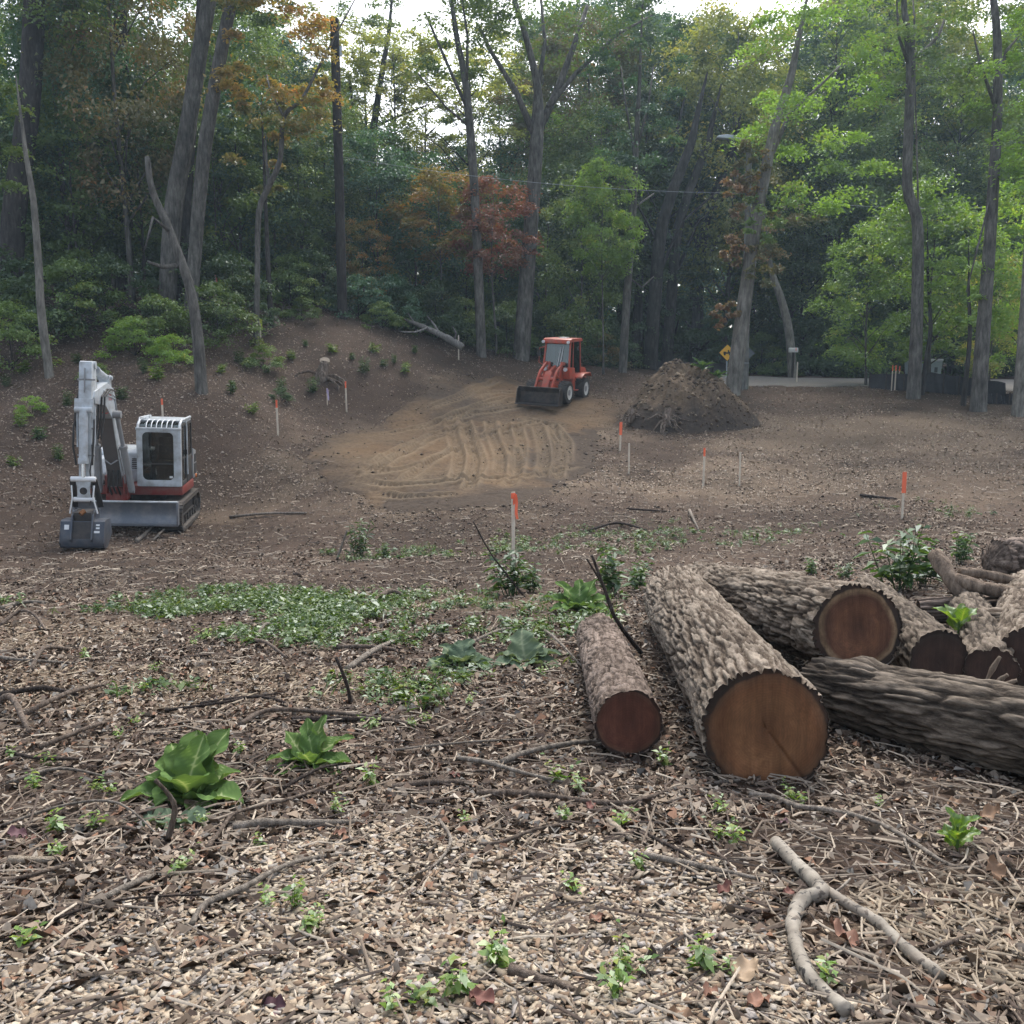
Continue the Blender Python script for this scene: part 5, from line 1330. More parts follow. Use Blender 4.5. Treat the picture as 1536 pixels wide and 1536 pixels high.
def log(name, label, p0, p1, r0, r1, bark, cut, na=110, ns=150, ridge=0.022, seed=0, fx=11.0, fs=2.4, oval=1.0, knots=(), bend=0.0, label_face=None, split=False, flaky=0.0, group=None, dome=0.0):
    """p0: centre of the face turned to the clearing, p1: centre of the far end"""
    p0, p1 = Vector(p0), Vector(p1)
    L = (p1 - p0).length
    e = empty(name, p0); e.rotation_euler = (p1 - p0).to_track_quat('Z', 'Y').to_euler()
    tag(e, label, 'log', group)
    th = np.linspace(0, 2 * np.pi, na, endpoint=False); s = np.linspace(0, L, ns)
    TH, S = np.meshgrid(th, s)
    cx, sx = np.cos(TH), np.sin(TH)
    # noise on the cylinder made seamless by mixing two shifted copies
    def cn(kt, ks, sd, octv=4):
        u = TH / (2 * np.pi)
        a = fbm(u * kt + (fbm(u * 3, S * 1.3, 2, sd + 5) - .5) * 1.6, S * ks, octv, sd); b = fbm((u - 1) * kt + (fbm((u - 1) * 3, S * 1.3, 2, sd + 5) - .5) * 1.6, S * ks, octv, sd)
        return a * (1 - u) + b * u
    n1 = cn(fx * 2.8, fs, seed, 3); n2 = cn(fx * 5.5, fs * 6.0, seed + 40, 2); n3 = cn(fx * 1.4, fs * 0.7, seed + 60, 3); big = cn(4, 1.1, seed + 80, 2)
    # furrows follow the level lines of the noise, so the plates interlace; finer scales ride on them
    fur = sstep(0.0, 0.10, np.abs(n1 - 0.5)) * (0.5 + 0.5 * sstep(0.0, 0.12, np.abs(n3 - 0.5)))
    pl = np.clip(fur * (0.74 + 0.5 * (n2 - 0.5)) + 0.25 * (n3 - 0.5) + 0.12, 0, 1)
    if flaky:
        st = np.round(pl * 4) / 4; pl = (1 - flaky) * pl + flaky * st
    rad = r0 + (r1 - r0) * S / L
    rad = rad * (1 + 0.075 * (big - 0.5) * 2) + ridge * (pl - 0.6) * 2 
    for (kth, ks_, kr, kh) in knots:
        dd = np.hypot(((TH - kth + np.pi) % (2 * np.pi) - np.pi) * rad / kr, (S - ks_) / kr)
        rad = rad + kh * np.exp(-dd ** 2)
    bx = bend * np.sin(np.pi * S / L)
    v = np.stack([rad * cx * oval + bx, rad * sx, S], -1).reshape(-1, 3)
    i = np.arange(ns * na).reshape(ns, na)
    f = np.stack([i[:-1], np.roll(i, -1, 1)[:-1], np.roll(i, -1, 1)[1:], i[1:]], -1).reshape(-1, 4)
    me = mesh_np('bark', v, f, bark, tint=np.clip(pl.ravel(), 0, 1), smooth=True)
    obj('bark', me, e)
    # cut faces: rings of vertices from the rim to the middle, slightly uneven, set a little inside the bark
    def face(k, sgn, nm):
        rim = v.reshape(ns, na, 3)[k]
        cen = rim.mean(0)
        rr = [0.99, 0.95, 0.9, 0.8, 0.7, 0.6, 0.5, 0.4, 0.3, 0.2, 0.1, 0.04]
        vs = []
        for q in rr:
            p = cen + (rim - cen) * q
            p[:, 2] = rim[:, 2].mean() + sgn * 0.012 + (fbm(p[:, 0] * 9, p[:, 1] * 2, 3, seed) - 0.5) * 0.016
            p[:, 2] -= sgn * dome * (1 - q * q) - dome * .5 * (fbm(p[:, 0] * 14, p[:, 1] * 14, 3, seed + 3) - .5)
            if split:
                ca = np.cos(TH[0] - 0.6); p[:, 2] += 0.012 * np.exp(-((p[:, 0] * 0.8 - p[:, 1] * 0.6) / 0.010) ** 2) * (p[:, 0] < 0.02)
            vs.append(p)
        vs.append(cen[None] + np.array([[0, 0, sgn * (0.012 - dome)]]))
        vs = np.concatenate(vs); ff = []
        for a in range(len(rr) - 1):
            for b in range(na):
                ff.append((a * na + b, a * na + (b + 1) % na, (a + 1) * na + (b + 1) % na, (a + 1) * na + b))
        last = (len(rr) - 1) * na
        for b in range(na):
            ff.append((last + b, last + (b + 1) % na, len(vs) - 1, len(vs) - 1))
        m2 = bpy.data.meshes.new('cut_face'); m2.from_pydata(vs.tolist(), [], [tuple(dict.fromkeys(q)) for q in ff])
        m2.polygons.foreach_set('use_smooth', np.ones(len(m2.polygons), bool)); m2.materials.append(cut)
        a_ = m2.attributes.new('tint', 'FLOAT', 'POINT'); a_.data.foreach_set('value', fbm(vs[:, 0] * 22, vs[:, 1] * 22, 3, seed + 9).astype(np.float32))
        o = obj('rough_end' if dome else 'cut_face', m2, e)
        if nm: o['label'] = nm
    face(0, 1, label_face); face(ns - 1, -1, None)
    return e
C_red = cut_mat('red-brown cut wood', (0.120, 0.048, 0.032), (0.145, 0.058, 0.038), (0.12, 0.06, 0.04), 0.2)
C_big = cut_mat('brown cut wood', (0.175, 0.080, 0.038), (0.225, 0.110, 0.052), (0.14, 0.075, 0.042), 0.34)
C_mid = cut_mat('dark red-brown cut wood', (0.100, 0.048, 0.030), (0.170, 0.078, 0.043), (0.25, 0.17, 0.10), 0.29)
C_drk = cut_mat('weathered dark cut wood', (0.060, 0.038, 0.030), (0.085, 0.050, 0.038), (0.06, 0.045, 0.036), 0.22)
def on_ground(px, py, Y, r_, lift=-0.02):
    """log centre on the line of sight at distance Y, dropped so that a log of radius r_ lies on the ground there"""
    p = W(px, py, Y); z = gz(p.x, p.y) + r_ + lift
    return Vector((p.x, p.y, z))
p = W(943, 1078, 5.5); p.z -= 0.03; q_ = on_ground(897, 948, 8.1, 0.19);
log('felled_log', 'slim straight log with flaky bark and a red-brown cut end', p, q_, 0.205, 0.185, LB_b, C_red, 170, 260, 0.011, 3, 10, 9.5, flaky=0.5, label_face='smooth red-brown sawn end')
p = W(1153, 1099, 5.05); q_ = on_ground(1012, 900, 9.3, 0.30);
log('felled_log', 'thickest log, deeply furrowed, its wide brown cut end facing the open ground', p, q_, 0.345, 0.31, LB_a, C_big, 280, 300, 0.020, 7, 17, 3.3, knots=[(1.2, 1.6, 0.16, 0.03), (2.6, 4.2, 0.14, 0.16), (0.3, 2.9, 0.2, 0.03)], split=True, label_face='wide brown sawn end with a crack')
p = W(1288, 944, 6.35); q_ = on_ground(1052, 868, 9.9, 0.28);
log('felled_log', 'thick log propped over another one, its dark red cut end rimmed with pale sapwood', p, q_, 0.30, 0.27, LB_a, C_mid, 230, 240, 0.020, 17, 15, 3.3, oval=1.08, knots=[(2.0, 1.2, 0.15, 0.04)], label_face='dark red sawn end with pale sapwood rim')
p = on_ground(1225, 1060, 6.25, 0.215); q_ = on_ground(1640, 1128, 4.75, 0.26);
log('felled_log', 'long ridged log lying crosswise below the propped log', p, q_, 0.20, 0.25, LB_c, C_drk, 180, 260, 0.019, 27, 10, 2.6, knots=[(1.4, 0.35, 0.10, 0.05)])
p = W(1412, 985, 6.45); p.z = gz(p.x, p.y) + 0.25; q_ = on_ground(1300, 905, 9.0, 0.24);
log('felled_log', 'dark log with a blackened cut end tucked behind the crosswise log', p, q_, 0.235, 0.23, LB_c, C_drk, 110, 140, 0.016, 37, 12, 3.5, oval=0.85)
p = W(1490, 995, 6.35); p.z = gz(p.x, p.y) + 0.2; q_ = on_ground(1452, 925, 8.6, 0.19)
L6 = log('felled_log', 'rotten hollow-ended log with splinters behind the crosswise log', p, q_, 0.17, 0.18, LB_c, C_drk, 100, 120, 0.018, 47, 9, 4)
p = W(1545, 975, 6.5); p.z = gz(p.x, p.y) + 0.24; q_ = on_ground(1530, 920, 9.2, 0.22)
log('felled_log', 'short grey log lying beside the hollow-ended one', p, q_, 0.22, 0.2, LB_a, C_drk, 110, 120, 0.016, 57, 11, 4)
p = W(1437, 940, 7.75); p.z = gz(p.x, p.y) + 0.17; q_ = W(1640, 958, 7.35); q_.z = gz(q_.x, q_.y) + 0.19
log('felled_log', 'grey log with long bark ridges lying crosswise behind the hollow one', p, q_, 0.165, 0.19, LB_a, C_drk, 120, 140, 0.014, 67, 11, 2.2)
p = W(1378, 915, 8.7); p.z = gz(p.x, p.y) + 0.14; q_ = W(1650, 905, 8.4); q_.z = gz(q_.x, q_.y) + 0.22
log('felled_log', 'patchy log with half its bark stripped off, under the forked limb', p, q_, 0.11, 0.17, LB_b, C_drk, 100, 140, 0.018, 77, 8, 2)
g_ = G(1493, 872); p = Vector((g_.x, g_.y, g_.z + 0.24)); q_ = on_ground(1740, 872, g_.y + 0.6, 0.28)
log('felled_log', 'gnarled rough-ended pinkish log lying behind the forked limb', p, q_, 0.25, 0.29, LB_b, LB_b, 130, 130, 0.035, 87, 8, 5, flaky=0.4, dome=0.10)
def limb(name, label, pts, cat='branch', mat=None, n=10, group=None, sub=()):
    """a bent limb through points (Vector, radius); sub limbs become child branches"""
    base = pts[0][0]
    e = empty(name, base) if sub else None
    def mk(pp):
        fine, fr = [], []
        for i in range(len(pp) - 1):
            for u in (0, .25, .5, .75):
                a = pp[max(i - 1, 0)][0]; b = pp[i][0]; c = pp[i + 1][0]; d = pp[min(i + 2, len(pp) - 1)][0]
                fine.append(0.5 * ((2 * b) + (c - a) * u + (2 * a - 5 * b + 4 * c - d) * u * u + (3 * b - a - 3 * c + d) * u ** 3) - base)
                fr.append(pp[i][1] + (pp[i + 1][1] - pp[i][1]) * u)
        fine.append(pp[-1][0] - base); fr.append(pp[-1][1])
        rr = random.Random(int(abs(base.x * 1000) + abs(base.y * 1000)))
        fr = [x * rr.uniform(0.86, 1.14) for x in fr]
        mb = MB(); mb.tube(fine, fr, n); return raw_mesh(mb, name, mat)
    if not sub:
        o = obj(name, mk(pts)); o.location = base
        tag(o, label, cat, group); return o
    tag(e, label, cat, group)
    obj('main_stem', mk(pts), e)
    for sb in sub: obj('side_branch', mk(sb), e)
    return e
LIMB = bark_mat('weathered limb wood', (0.06, 0.046, 0.036), (0.19, 0.145, 0.11), (0.36, 0.29, 0.22), 16)
limb('bare_limb', 'thick forked limb with broken stub lying over the stripped log', [(W(1402, 830, 8.9), .075), (W(1422, 862, 8.7), .07), (W(1440, 888, 8.6), .065), (W(1470, 905, 8.5), .05)], mat=LIMB,
     sub=[[(W(1432, 868, 8.65), .06), (W(1475, 882, 8.5), .06), (W(1540, 893, 8.3), .065), (W(1620, 905, 8.1), .065)], [(W(1440, 858, 8.75), .04), (W(1480, 862, 8.8), .045), (W(1540, 876, 8.8), .05)]])
for k, (a, b, c, d) in enumerate([(1478, 1025, 1500, 985), (1490, 1030, 1512, 1012), (1496, 1036, 1526, 1020)]):
    limb('wood_splinter', 'pale splinter sticking out of the hollow-ended log', [(W(a, b, 6.15), .008), (W((a + c) / 2, (b + d) / 2 - 2, 6.12), .018), (W(c, d, 6.1), .012)], 'splinter', LIMB, 6, 'splinters at the hollow log')
# ================================================================== sticks and fallen branches
STK = [bark_mat('stick bark brown', (0.055, 0.042, 0.034), (0.155, 0.122, 0.098), (0.31, 0.255, 0.21), 30), bark_mat('stick bark grey', (0.085, 0.073, 0.062), (0.235, 0.205, 0.172), (0.42, 0.375, 0.325), 30), bark_mat('stick dark', (0.022, 0.018, 0.016), (0.060, 0.047, 0.040), (0.13, 0.105, 0.09), 30), bark_mat('bare pale wood', (0.20, 0.165, 0.125), (0.37, 0.31, 0.24), (0.5, 0.44, 0.36), 30)]
def ground_stick(px_pts, wpx, mat, label, cat='stick', group=None, lift=0.0, name='fallen_stick'):
    pts = []
    n = len(px_pts)
    for k, (a, b) in enumerate(px_pts):
        g = G(a, b)
        dist = g.y
        r_ = 0.62 * wpx / PXM(dist, b) * (1 - 0.45 * k / max(n - 1, 1))
        z = gz(g.x, g.y) + r_ * 0.8 + (lift * math.sin(math.pi * k / max(n - 1, 1)) if n > 2 else 0) + 0.012
        pts.append((Vector((g.x, g.y, z)), r_))
    return limb(name, label, pts, cat, STK[mat], 7, group)
ST = [  # pixel line, width, material, label
    ([(0, 1060), (20, 1073), (43, 1103)], 10, 0, 'stout brown stick end poking towards the burdock from the brush', .1),
    ([(33, 1080), (67, 1070), (110, 1050), (160, 1030)], 8, 0, 'long brown branch lying over the brush beside the pale shavings', .05),
    ([(60, 1127), (95, 1120), (143, 1100), (162, 1088)], 7, 0, 'bent brown branch lying between the brush and the large burdock', .04),
    ([(0, 1245), (100, 1227), (180, 1225), (243, 1263)], 4, 1, 'thin arched twig running to the upright broken stub', .06),
    ([(127, 1263), (187, 1253), (233, 1263)], 7, 0, 'short brown stick lying against the upright broken stub', .02),
    ([(310, 1280), (333, 1257), (353, 1237), (400, 1223), (443, 1207), (512, 1175)], 6, 0, 'long slender stick slanting past the large burdock', .04),
    ([(350, 1250), (400, 1247), (460, 1247), (548, 1240)], 12, 1, 'straight grey branch lying in front of the small burdock', .02),
    ([(287, 1397), (310, 1370), (367, 1350), (417, 1320), (467, 1300), (540, 1285)], 9, 1, 'curved grey branch with its tip in the wood chips', .03),
    ([(0, 1420), (133, 1373), (233, 1357), (367, 1347)], 4, 2, 'long dark twig lying along the edge of the wood chips', .02),
    ([(137, 1367), (200, 1340), (233, 1320)], 10, 1, 'short thick grey stick at the edge of the wood chips', .02),
    ([(13, 1300), (90, 1297)], 12, 3, 'short pale peeled stick near the maroon leaves', 0),
    ([(589, 1188), (652, 1183), (745, 1182)], 9, 0, 'blotchy brown stick lying level beyond the wood chips', .015),
    ([(715, 1197), (795, 1200), (879, 1212), (949, 1212), (1024, 1183)], 9, 0, 'long brown branch curving towards the thickest log', .015),
    ([(685, 1143), (729, 1153), (789, 1170), (862, 1182)], 7, 1, 'pale-ended stick crossing another one before the slim log', .02),
    ([(752, 1150), (795, 1137), (862, 1123), (905, 1117)], 8, 1, 'grey stick ending against the slim log', .02),
    ([(672, 1213), (655, 1230), (672, 1257), (675, 1277), (652, 1307), (605, 1327), (569, 1348)], 5, 1, 'thin S-shaped vine stem lying on the wood chips', .015),
    ([(719, 1273), (752, 1273), (805, 1253), (855, 1240)], 6, 0, 'crooked brown twig on the wood chips', .015),
    ([(645, 1370), (712, 1368), (772, 1367)], 4, 2, 'straight dark twig in the middle of the wood chips', .005),
    ([(765, 1467), (869, 1497)], 16, 0, 'short thick brown stub lying on the wood chips', 0),
    ([(912, 1240), (949, 1267)], 11, 3, 'curled pale strip of peeled wood', 0),
    ([(949, 1247), (1024, 1290), (1060, 1312)], 5, 2, 'thin dark twig slanting from the peeled strip', .015),
    ([(962, 1290), (1050, 1310), (1140, 1325)], 9, 1, 'grey stick pointing to the fork of the birch branch', .01),
    ([(909, 1313), (975, 1360)], 6, 0, 'short slanting brown twig on the chips near the birch branch', 0),
    ([(1031, 1157), (1037, 1217), (1051, 1250), (1084, 1300), (1107, 1357), (1147, 1400)], 4, 1, 'long pale vine stem trailing from the thickest log to the birch branch', .015),
    ([(1124, 1198), (1167, 1207), (1194, 1220), (1247, 1228), (1307, 1243), (1357, 1267), (1424, 1307), (1470, 1307)], 8, 1, 'longest grey branch, trailing from under the thickest log', .02),
    ([(1351, 1250), (1364, 1293), (1391, 1347)], 4, 1, 'thin bent pale twig beside the birch branch', .02),
    ([(1024, 1310), (1077, 1337)], 7, 2, 'short dark stick left of nothing but the pale vine stem', 0),
    ([(1147, 1400), (1131, 1427), (1151, 1457), (1211, 1490)], 4, 0, 'thin hooked twig touching the speckled arm of the birch branch', .01),
    ([(1257, 1495), (1330, 1490), (1407, 1493)], 9, 3, 'pale stick lying across between the two arms of the birch branch', 0),
    ([(1481, 1293), (1536, 1282)], 9, 2, 'dark stick end near the upright broad-leaved weed', 0),
    ([(0, 917), (37, 910), (70, 907)], 6, 1, 'pale stick on the dark soil at the edge of the green patch', .03),
    ([(0, 942), (30, 935), (53, 940), (70, 950)], 5, 0, 'arched brown twig on the pale shavings', .12),
    ([(0, 990), (33, 997), (113, 998)], 5, 1, 'straight grey stick lying on the pale shavings', .02),
    ([(47, 1010), (67, 990), (103, 977)], 6, 0, 'curved dark stick propped on the pale shavings', .08),
    ([(0, 1048), (67, 1043), (117, 1047)], 8, 2, 'dark branch along the near edge of the pale shavings', .03),
    ([(247, 1070), (333, 1063), (383, 1053), (443, 1040)], 4, 2, 'long thin dark twig past the near edge of the shavings', .03),
    ([(360, 1093), (400, 1077), (467, 1080), (560, 1086), (640, 1095)], 7, 0, 'long level brown branch beyond the small burdock', .04),
    ([(380, 965), (400, 977), (430, 990)], 6, 0, 'short brown branch at the end of the shavings', .06),
    ([(383, 963), (400, 948), (420, 948)], 5, 1, 'crooked pale twig at the end of the shavings', .06),
    ([(520, 1010), (560, 986), (600, 961)], 8, 1, 'stout grey stick slanting through the low weeds', .03),
    ([(502, 975), (560, 977), (611, 981)], 6, 0, 'straight brown stick behind the upright dark stub', .02),
    ([(440, 1085), (530, 1088), (615, 1090)], 8, 2, 'dark level branch in front of the upright dark stub', .02),
    ([(586, 1061), (655, 1043)], 5, 1, 'thin grey stick before the wilted grey-green plants', 0),
    ([(560, 910), (585, 900), (608, 899)], 8, 0, 'raised brown stick end in the green patch', .08),
    ([(812, 946), (834, 975), (874, 1004)], 4, 1, 'thin bent twig leading to the slim log', .08),
    ([(702, 971), (745, 955), (790, 942)], 5, 1, 'pale twig behind the wilted grey-green plants', .03),
    ([(345, 778), (400, 774), (460, 771)], 4, 1, 'long pale stick on the soil near the excavator tracks', .03),
    ([(940, 765), (1005, 769)], 3, 2, 'dark twig on the soil past the tall stake', 0),
    ([(880, 800), (925, 790), (970, 797)], 4, 2, 'dark crooked twig on the bare soil beyond the logs', .05),
    ([(1034, 768), (1048, 797)], 4, 1, 'pale leaning twig on the bare soil', 0),
    ([(1290, 745), (1345, 750)], 4, 2, 'dark twig near the thin stake', .0),
    ([(205, 815), (232, 790)], 5, 1, 'pale stick in front of the dozer blade', .03),
    ([(230, 812), (255, 798), (272, 802)], 3, 1, 'thin arched twig in front of the dozer blade', .12),
    ([(300, 1060), (390, 1055), (450, 1066)], 5, 2, 'dark crooked twig beyond the burdocks', .03),
    ([(655, 1180), (700, 1168), (760, 1160)], 5, 0, 'brown twig crossing beyond the chips before the slim log', .02),
    ([(1010, 1190), (1075, 1180), (1110, 1175)], 7, 1, 'grey stick beneath the thickest log', .0),
    ([(590, 1130), (700, 1122), (800, 1112)], 4, 1, 'thin pale twig lying in front of the wilted plants', .02),
    ([(0, 1130), (60, 1150), (130, 1142)], 6, 2, 'dark forked-looking twig in the brush', .03),
    ([(10, 1180), (90, 1165), (170, 1172)], 5, 1, 'grey twig behind the peeled stick in the brush', .03),
    ([(0, 1330), (70, 1320), (150, 1290)], 5, 0, 'brown twig slanting behind the short thick grey stick', .02),
    ([(420, 1190), (480, 1165), (520, 1150)], 5, 2, 'dark twig slanting behind the straight grey branch', .03),
    ([(1180, 1235), (1215, 1260), (1250, 1270)], 4, 1, 'thin grey twig above the cut end of the birch branch', .01),
    ([(1440, 1350), (1470, 1400), (1536, 1440)], 5, 1, 'pale twig among the shredded litter by the broad-leaved weed', .01),
    ([(1380, 1440), (1440, 1420), (1536, 1390)], 7, 0, 'brown stick past the end of the birch branch', .01),
]
for (pp, wd, mt, lb, lift) in ST:
    lb = lb.replace('left of nothing but the pale vine stem', 'beside the pale vine stem')
    ground_stick(pp, wd, mt, lb, lift=lift)
# upright ones
def upright_stick(px_pts, wpx, mat, label, sub=(), name='upright_stick'):
    g = G(*px_pts[0]); Y = g.y
    def conv(pp): return [(W(a, b, Y - 0.02 * k) , 0.5 * wpx / PXM(Y, b) * (1 - 0.5 * k / len(pp))) for k, (a, b) in enumerate(pp)]
    pts = conv(px_pts); pts[0] = (Vector((g.x, g.y, g.z - 0.03)), pts[0][1])
    limb(name, label, pts, 'stick', STK[mat], 7, None, [[(p_, r_ * .6) for p_, r_ in conv(s_)] for s_ in sub])
upright_stick([(247, 1262), (262, 1217), (254, 1193), (233, 1170)], 10, 0, 'upright crooked broken stub in front of the large burdock')
upright_stick([(527, 1055), (520, 1026), (504, 986)], 7, 2, 'upright dark stub among the low weeds')
upright_stick([(969, 983), (935, 945), (918, 917), (907, 884), (888, 833)], 7, 2, 'dark thin branch standing between the slim and the thickest log', [[(921, 922), (905, 880), (880, 838)]])
upright_stick([(790, 896), (765, 868), (735, 828), (710, 782)], 3.5, 2, 'thin bare stem leaning beside the tall orange-topped stake')
upright_stick([(505, 838), (515, 812), (521, 795)], 4, 1, 'short pale stem leaning by the dark leafy weed')
# the forked birch branch
BIRCH = bpy.data.materials.new('speckled birch bark'); BIRCH.use_nodes = True
def _birch():
    t = BIRCH.node_tree; b = t.nodes['Principled BSDF']
    f = nz(t, 10, 5, 0.6); sp = nz(t, 34, 3, 0.5, stretch=(1, 1, 1)); big = nz(t, 5, 3)
    c = ramp(t, f, [(0.3, (0.11, 0.093, 0.073)), (0.55, (0.235, 0.21, 0.172)), (0.8, (0.34, 0.315, 0.265))])
    c = mix(t, ramp(t, sp, [(0.58, 0.0), (0.63, 1.0)]), c, (0.03, 0.026, 0.023))
    c = mix(t, ramp(t, big, [(0.58, 0.0), (0.72, 0.6)]), c, (0.16, 0.125, 0.095))
    t.links.new(c, b.inputs['Base Color']); b.inputs['Roughness'].default_value = 0.75
    bump(t, b, sp, 0.4, 0.01)
_birch()
def bp(px, py, wd, dz=0.0):
    g = G(px, py); r_ = 0.5 * wd / PXM(g.y, py)
    return (Vector((g.x, g.y, gz(g.x, g.y) + r_ * 0.9 + 0.015 + dz)), r_)
limb('forked_birch_branch', 'pale speckled birch branch forking into two bent arms on the ground', [bp(1163, 1277, 21), bp(1195, 1312, 24), bp(1232, 1352, 24), bp(1205, 1362, 22), bp(1190, 1390, 21), bp(1192, 1425, 21), bp(1208, 1470, 22), bp(1235, 1503, 22), bp(1270, 1532, 22)], 'branch', BIRCH, 12,
     sub=[[bp(1240, 1350, 18), bp(1280, 1375, 18), bp(1318, 1398, 18), bp(1360, 1438, 18), bp(1410, 1478, 19)], [bp(1248, 1350, 6), (bp(1262, 1346, 6)[0] + Vector((0, 0, .02)), .006), (bp(1274, 1340, 5)[0] + Vector((0, 0, .04)), .004)]])
# ================================================================== heap, stakes, signs, poles, fences, bins
HEAPV = []
def soil_heap():
    c = W(1028, 640, 36.0); cx, cy = c.x, 36.2
    base = gz(cx, cy)
    na, nr = 150, 80
    th = np.linspace(0, 2 * np.pi, na, endpoint=False); rr = np.linspace(0, 1, nr)
    TH, RR = np.meshgrid(th, rr)
    ext = 2.5 * (1 + 0.10 * np.sin(TH * 2 + 0.6) + 0.06 * np.sin(TH * 3 + 2))
    x = cx + RR * ext * np.cos(TH) * 1.02 + 0.1; y = cy + RR * ext * np.sin(TH) * 0.95
    prof = np.clip(1 - RR ** 2.1, 0, 1) ** 1.3
    prof = np.where(RR < 0.2, prof - 0.12 * (1 - RR / 0.2) ** 2 * 0.9, prof)
    top = W(1040, 545, 36.2).z - base
    h = top * 0.97 * prof
    h = h + (fbm(x * 0.9, y * 0.9, 4, 201) - 0.5) * 1.25 * np.clip(1 - RR, 0, 1) ** 0.6 + (fbm(x * 2.6, y * 2.6, 4, 203) - 0.5) * 0.6 * np.clip(1.0 - RR, 0, .4) * 2.5 + (fbm(x * 12, y * 12, 2, 204) - .5) * .05
    gr = np.sin(TH * 17 + 5 * fbm(x, y, 2, 210)) * 0.05 * np.sin(np.pi * np.clip(RR, 0, 1))
    h = h + gr
    g = ground_z(x.ravel(), y.ravel()).reshape(x.shape)
    z = base * (1 - RR) + g * RR + h - 0.10 * sstep(0.85, 1.0, RR)
    v = np.stack([x - cx, y - cy, z - base], -1).reshape(-1, 3)
    i = np.arange(nr * na).reshape(nr, na)
    f = np.stack([i[:-1], np.roll(i, -1, 1)[:-1], np.roll(i, -1, 1)[1:], i[1:]], -1).reshape(-1, 4)
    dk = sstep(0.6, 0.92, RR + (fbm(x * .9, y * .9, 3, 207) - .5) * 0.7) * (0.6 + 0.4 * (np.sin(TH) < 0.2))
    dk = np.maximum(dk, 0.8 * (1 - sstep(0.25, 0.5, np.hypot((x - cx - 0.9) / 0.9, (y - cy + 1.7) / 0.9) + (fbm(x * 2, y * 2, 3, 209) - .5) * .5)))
    m, t, b = new_mat('dug soil')
    at = t.nodes.new('ShaderNodeAttribute'); at.attribute_name = 'tint'
    n = nz(t, 8, 8, 0.7)
    a = ramp(t, n, [(0.3, (0.085, 0.060, 0.040)), (0.55, (0.150, 0.110, 0.074)), (0.8, (0.25, 0.19, 0.132))])
    d = ramp(t, n, [(0.3, (0.032, 0.025, 0.021)), (0.7, (0.10, 0.080, 0.065))])
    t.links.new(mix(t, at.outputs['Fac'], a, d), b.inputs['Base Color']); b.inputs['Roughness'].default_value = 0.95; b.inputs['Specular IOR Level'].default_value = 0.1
    bump(t, b, n, 0.7, 0.04)
    HEAPV.append(v)
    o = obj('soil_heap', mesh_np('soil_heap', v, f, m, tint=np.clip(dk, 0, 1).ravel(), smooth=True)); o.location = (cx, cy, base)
    tag(o, 'heap of dug brown soil with roots at its foot, behind the flagged stakes', 'soil heap')
    return o
HEAP = soil_heap()
def heap_clods():
    rg_ = np.random.default_rng(55); v = HEAPV[0]; n = 1500
    k = rg_.integers(150 * 12, len(v), n); s = rg_.uniform(.02, .075, n) * rg_.choice([.6, 1, 1, 1.9], n)
    o6 = np.array([[1, 0, 0], [-.9, .1, 0], [0, 1, 0], [.1, -1, .1], [.1, 0, .8], [0, 0, -.6]], float)
    p = v[k][:, None] + o6[None] * s[:, None, None] * rg_.uniform(.55, 1.2, (n, 6, 1))
    f0 = np.array([[0, 2, 4], [2, 1, 4], [1, 3, 4], [3, 0, 4], [2, 0, 5], [1, 2, 5], [3, 1, 5], [0, 3, 5]])
    pal = np.array([(.06, .043, .03), (.12, .088, .06), (.21, .165, .115), (.08, .058, .041)])
    me = mesh_np('clods', p.reshape(-1, 3), (np.arange(n)[:, None, None] * 6 + f0[None]).reshape(-1, 3), col_mat('heap clods', .95, 30), col=np.repeat(pal[rg_.choice(4, n)], 6, 0))
    tag(obj('clods', me, HEAP), kind='stuff')
heap_clods()
WOOD0 = solid('pale fresh cut wood', (0.27, 0.225, 0.17), .8, dirt=(.13, .10, .08), dscale=9, amount=.6)
ROOT = bark_mat('muddy root wood', (0.05, 0.038, 0.03), (0.16, 0.125, 0.10), (0.34, 0.29, 0.24), 14)
def root_mass(name, label, px, py, Y, size, seed, n=9, cat='stump', lift=0.1, top=False):
    r_ = random.Random(seed); c = W(px, py, Y); c.z = max(c.z, gz(c.x, c.y) + lift)
    e = empty(name, c); tag(e, label, cat)
    q = MB(); q.tube([(-.1 * size, 0, -.3 * size), (0, -.05, 0), (.06 * size, 0, .3 * size), (.1 * size, .05, .5 * size)], [.30 * size, .26 * size, .2 * size, .17 * size], 9); q.build('stump_core', ROOT, e, smooth=True)
    if top:
        q = MB(); q.cyl((.09 * size, .045, .5 * size), (.10 * size, -.0, .56 * size), .185 * size, .19 * size, 16); q.build('cut_top', WOOD0, e, smooth=True)
    for k in range(n):
        a = r_.uniform(0, 6.28); d = Vector((math.cos(a), -abs(math.sin(a)) * 0.8, r_.uniform(-0.75, 0.25)))
        L = size * r_.uniform(0.6, 1.5); p0 = d * 0.15 * size
        pts = [p0, p0 + d * L * .4 + Vector((0, 0, .08)), p0 + d * L * .75 + Vector((r_.uniform(-.1, .1), 0, -.05)), p0 + d * L + Vector((r_.uniform(-.15, .15), 0, -.2 * size))]
        q = MB(); rr = size * r_.uniform(.03, .08); q.tube(pts, [rr, rr * .8, rr * .55, rr * .25], 6); q.build('root', ROOT, e, smooth=True)
root_mass('root_clump', 'tangle of pale broken roots at the foot of the soil heap', 1000, 628, 34.2, 0.7, 3, 12, 'roots')
root_mass('root_clump', 'small dark root ball at the end of the soil heap', 946, 625, 34.8, 0.55, 5, 9, 'roots')
root_mass('cut_stump', 'cut stump with bare grey roots on the bank beside the flagged stakes', 484, 570, 37.0, 1.0, 8, 8, top=True)

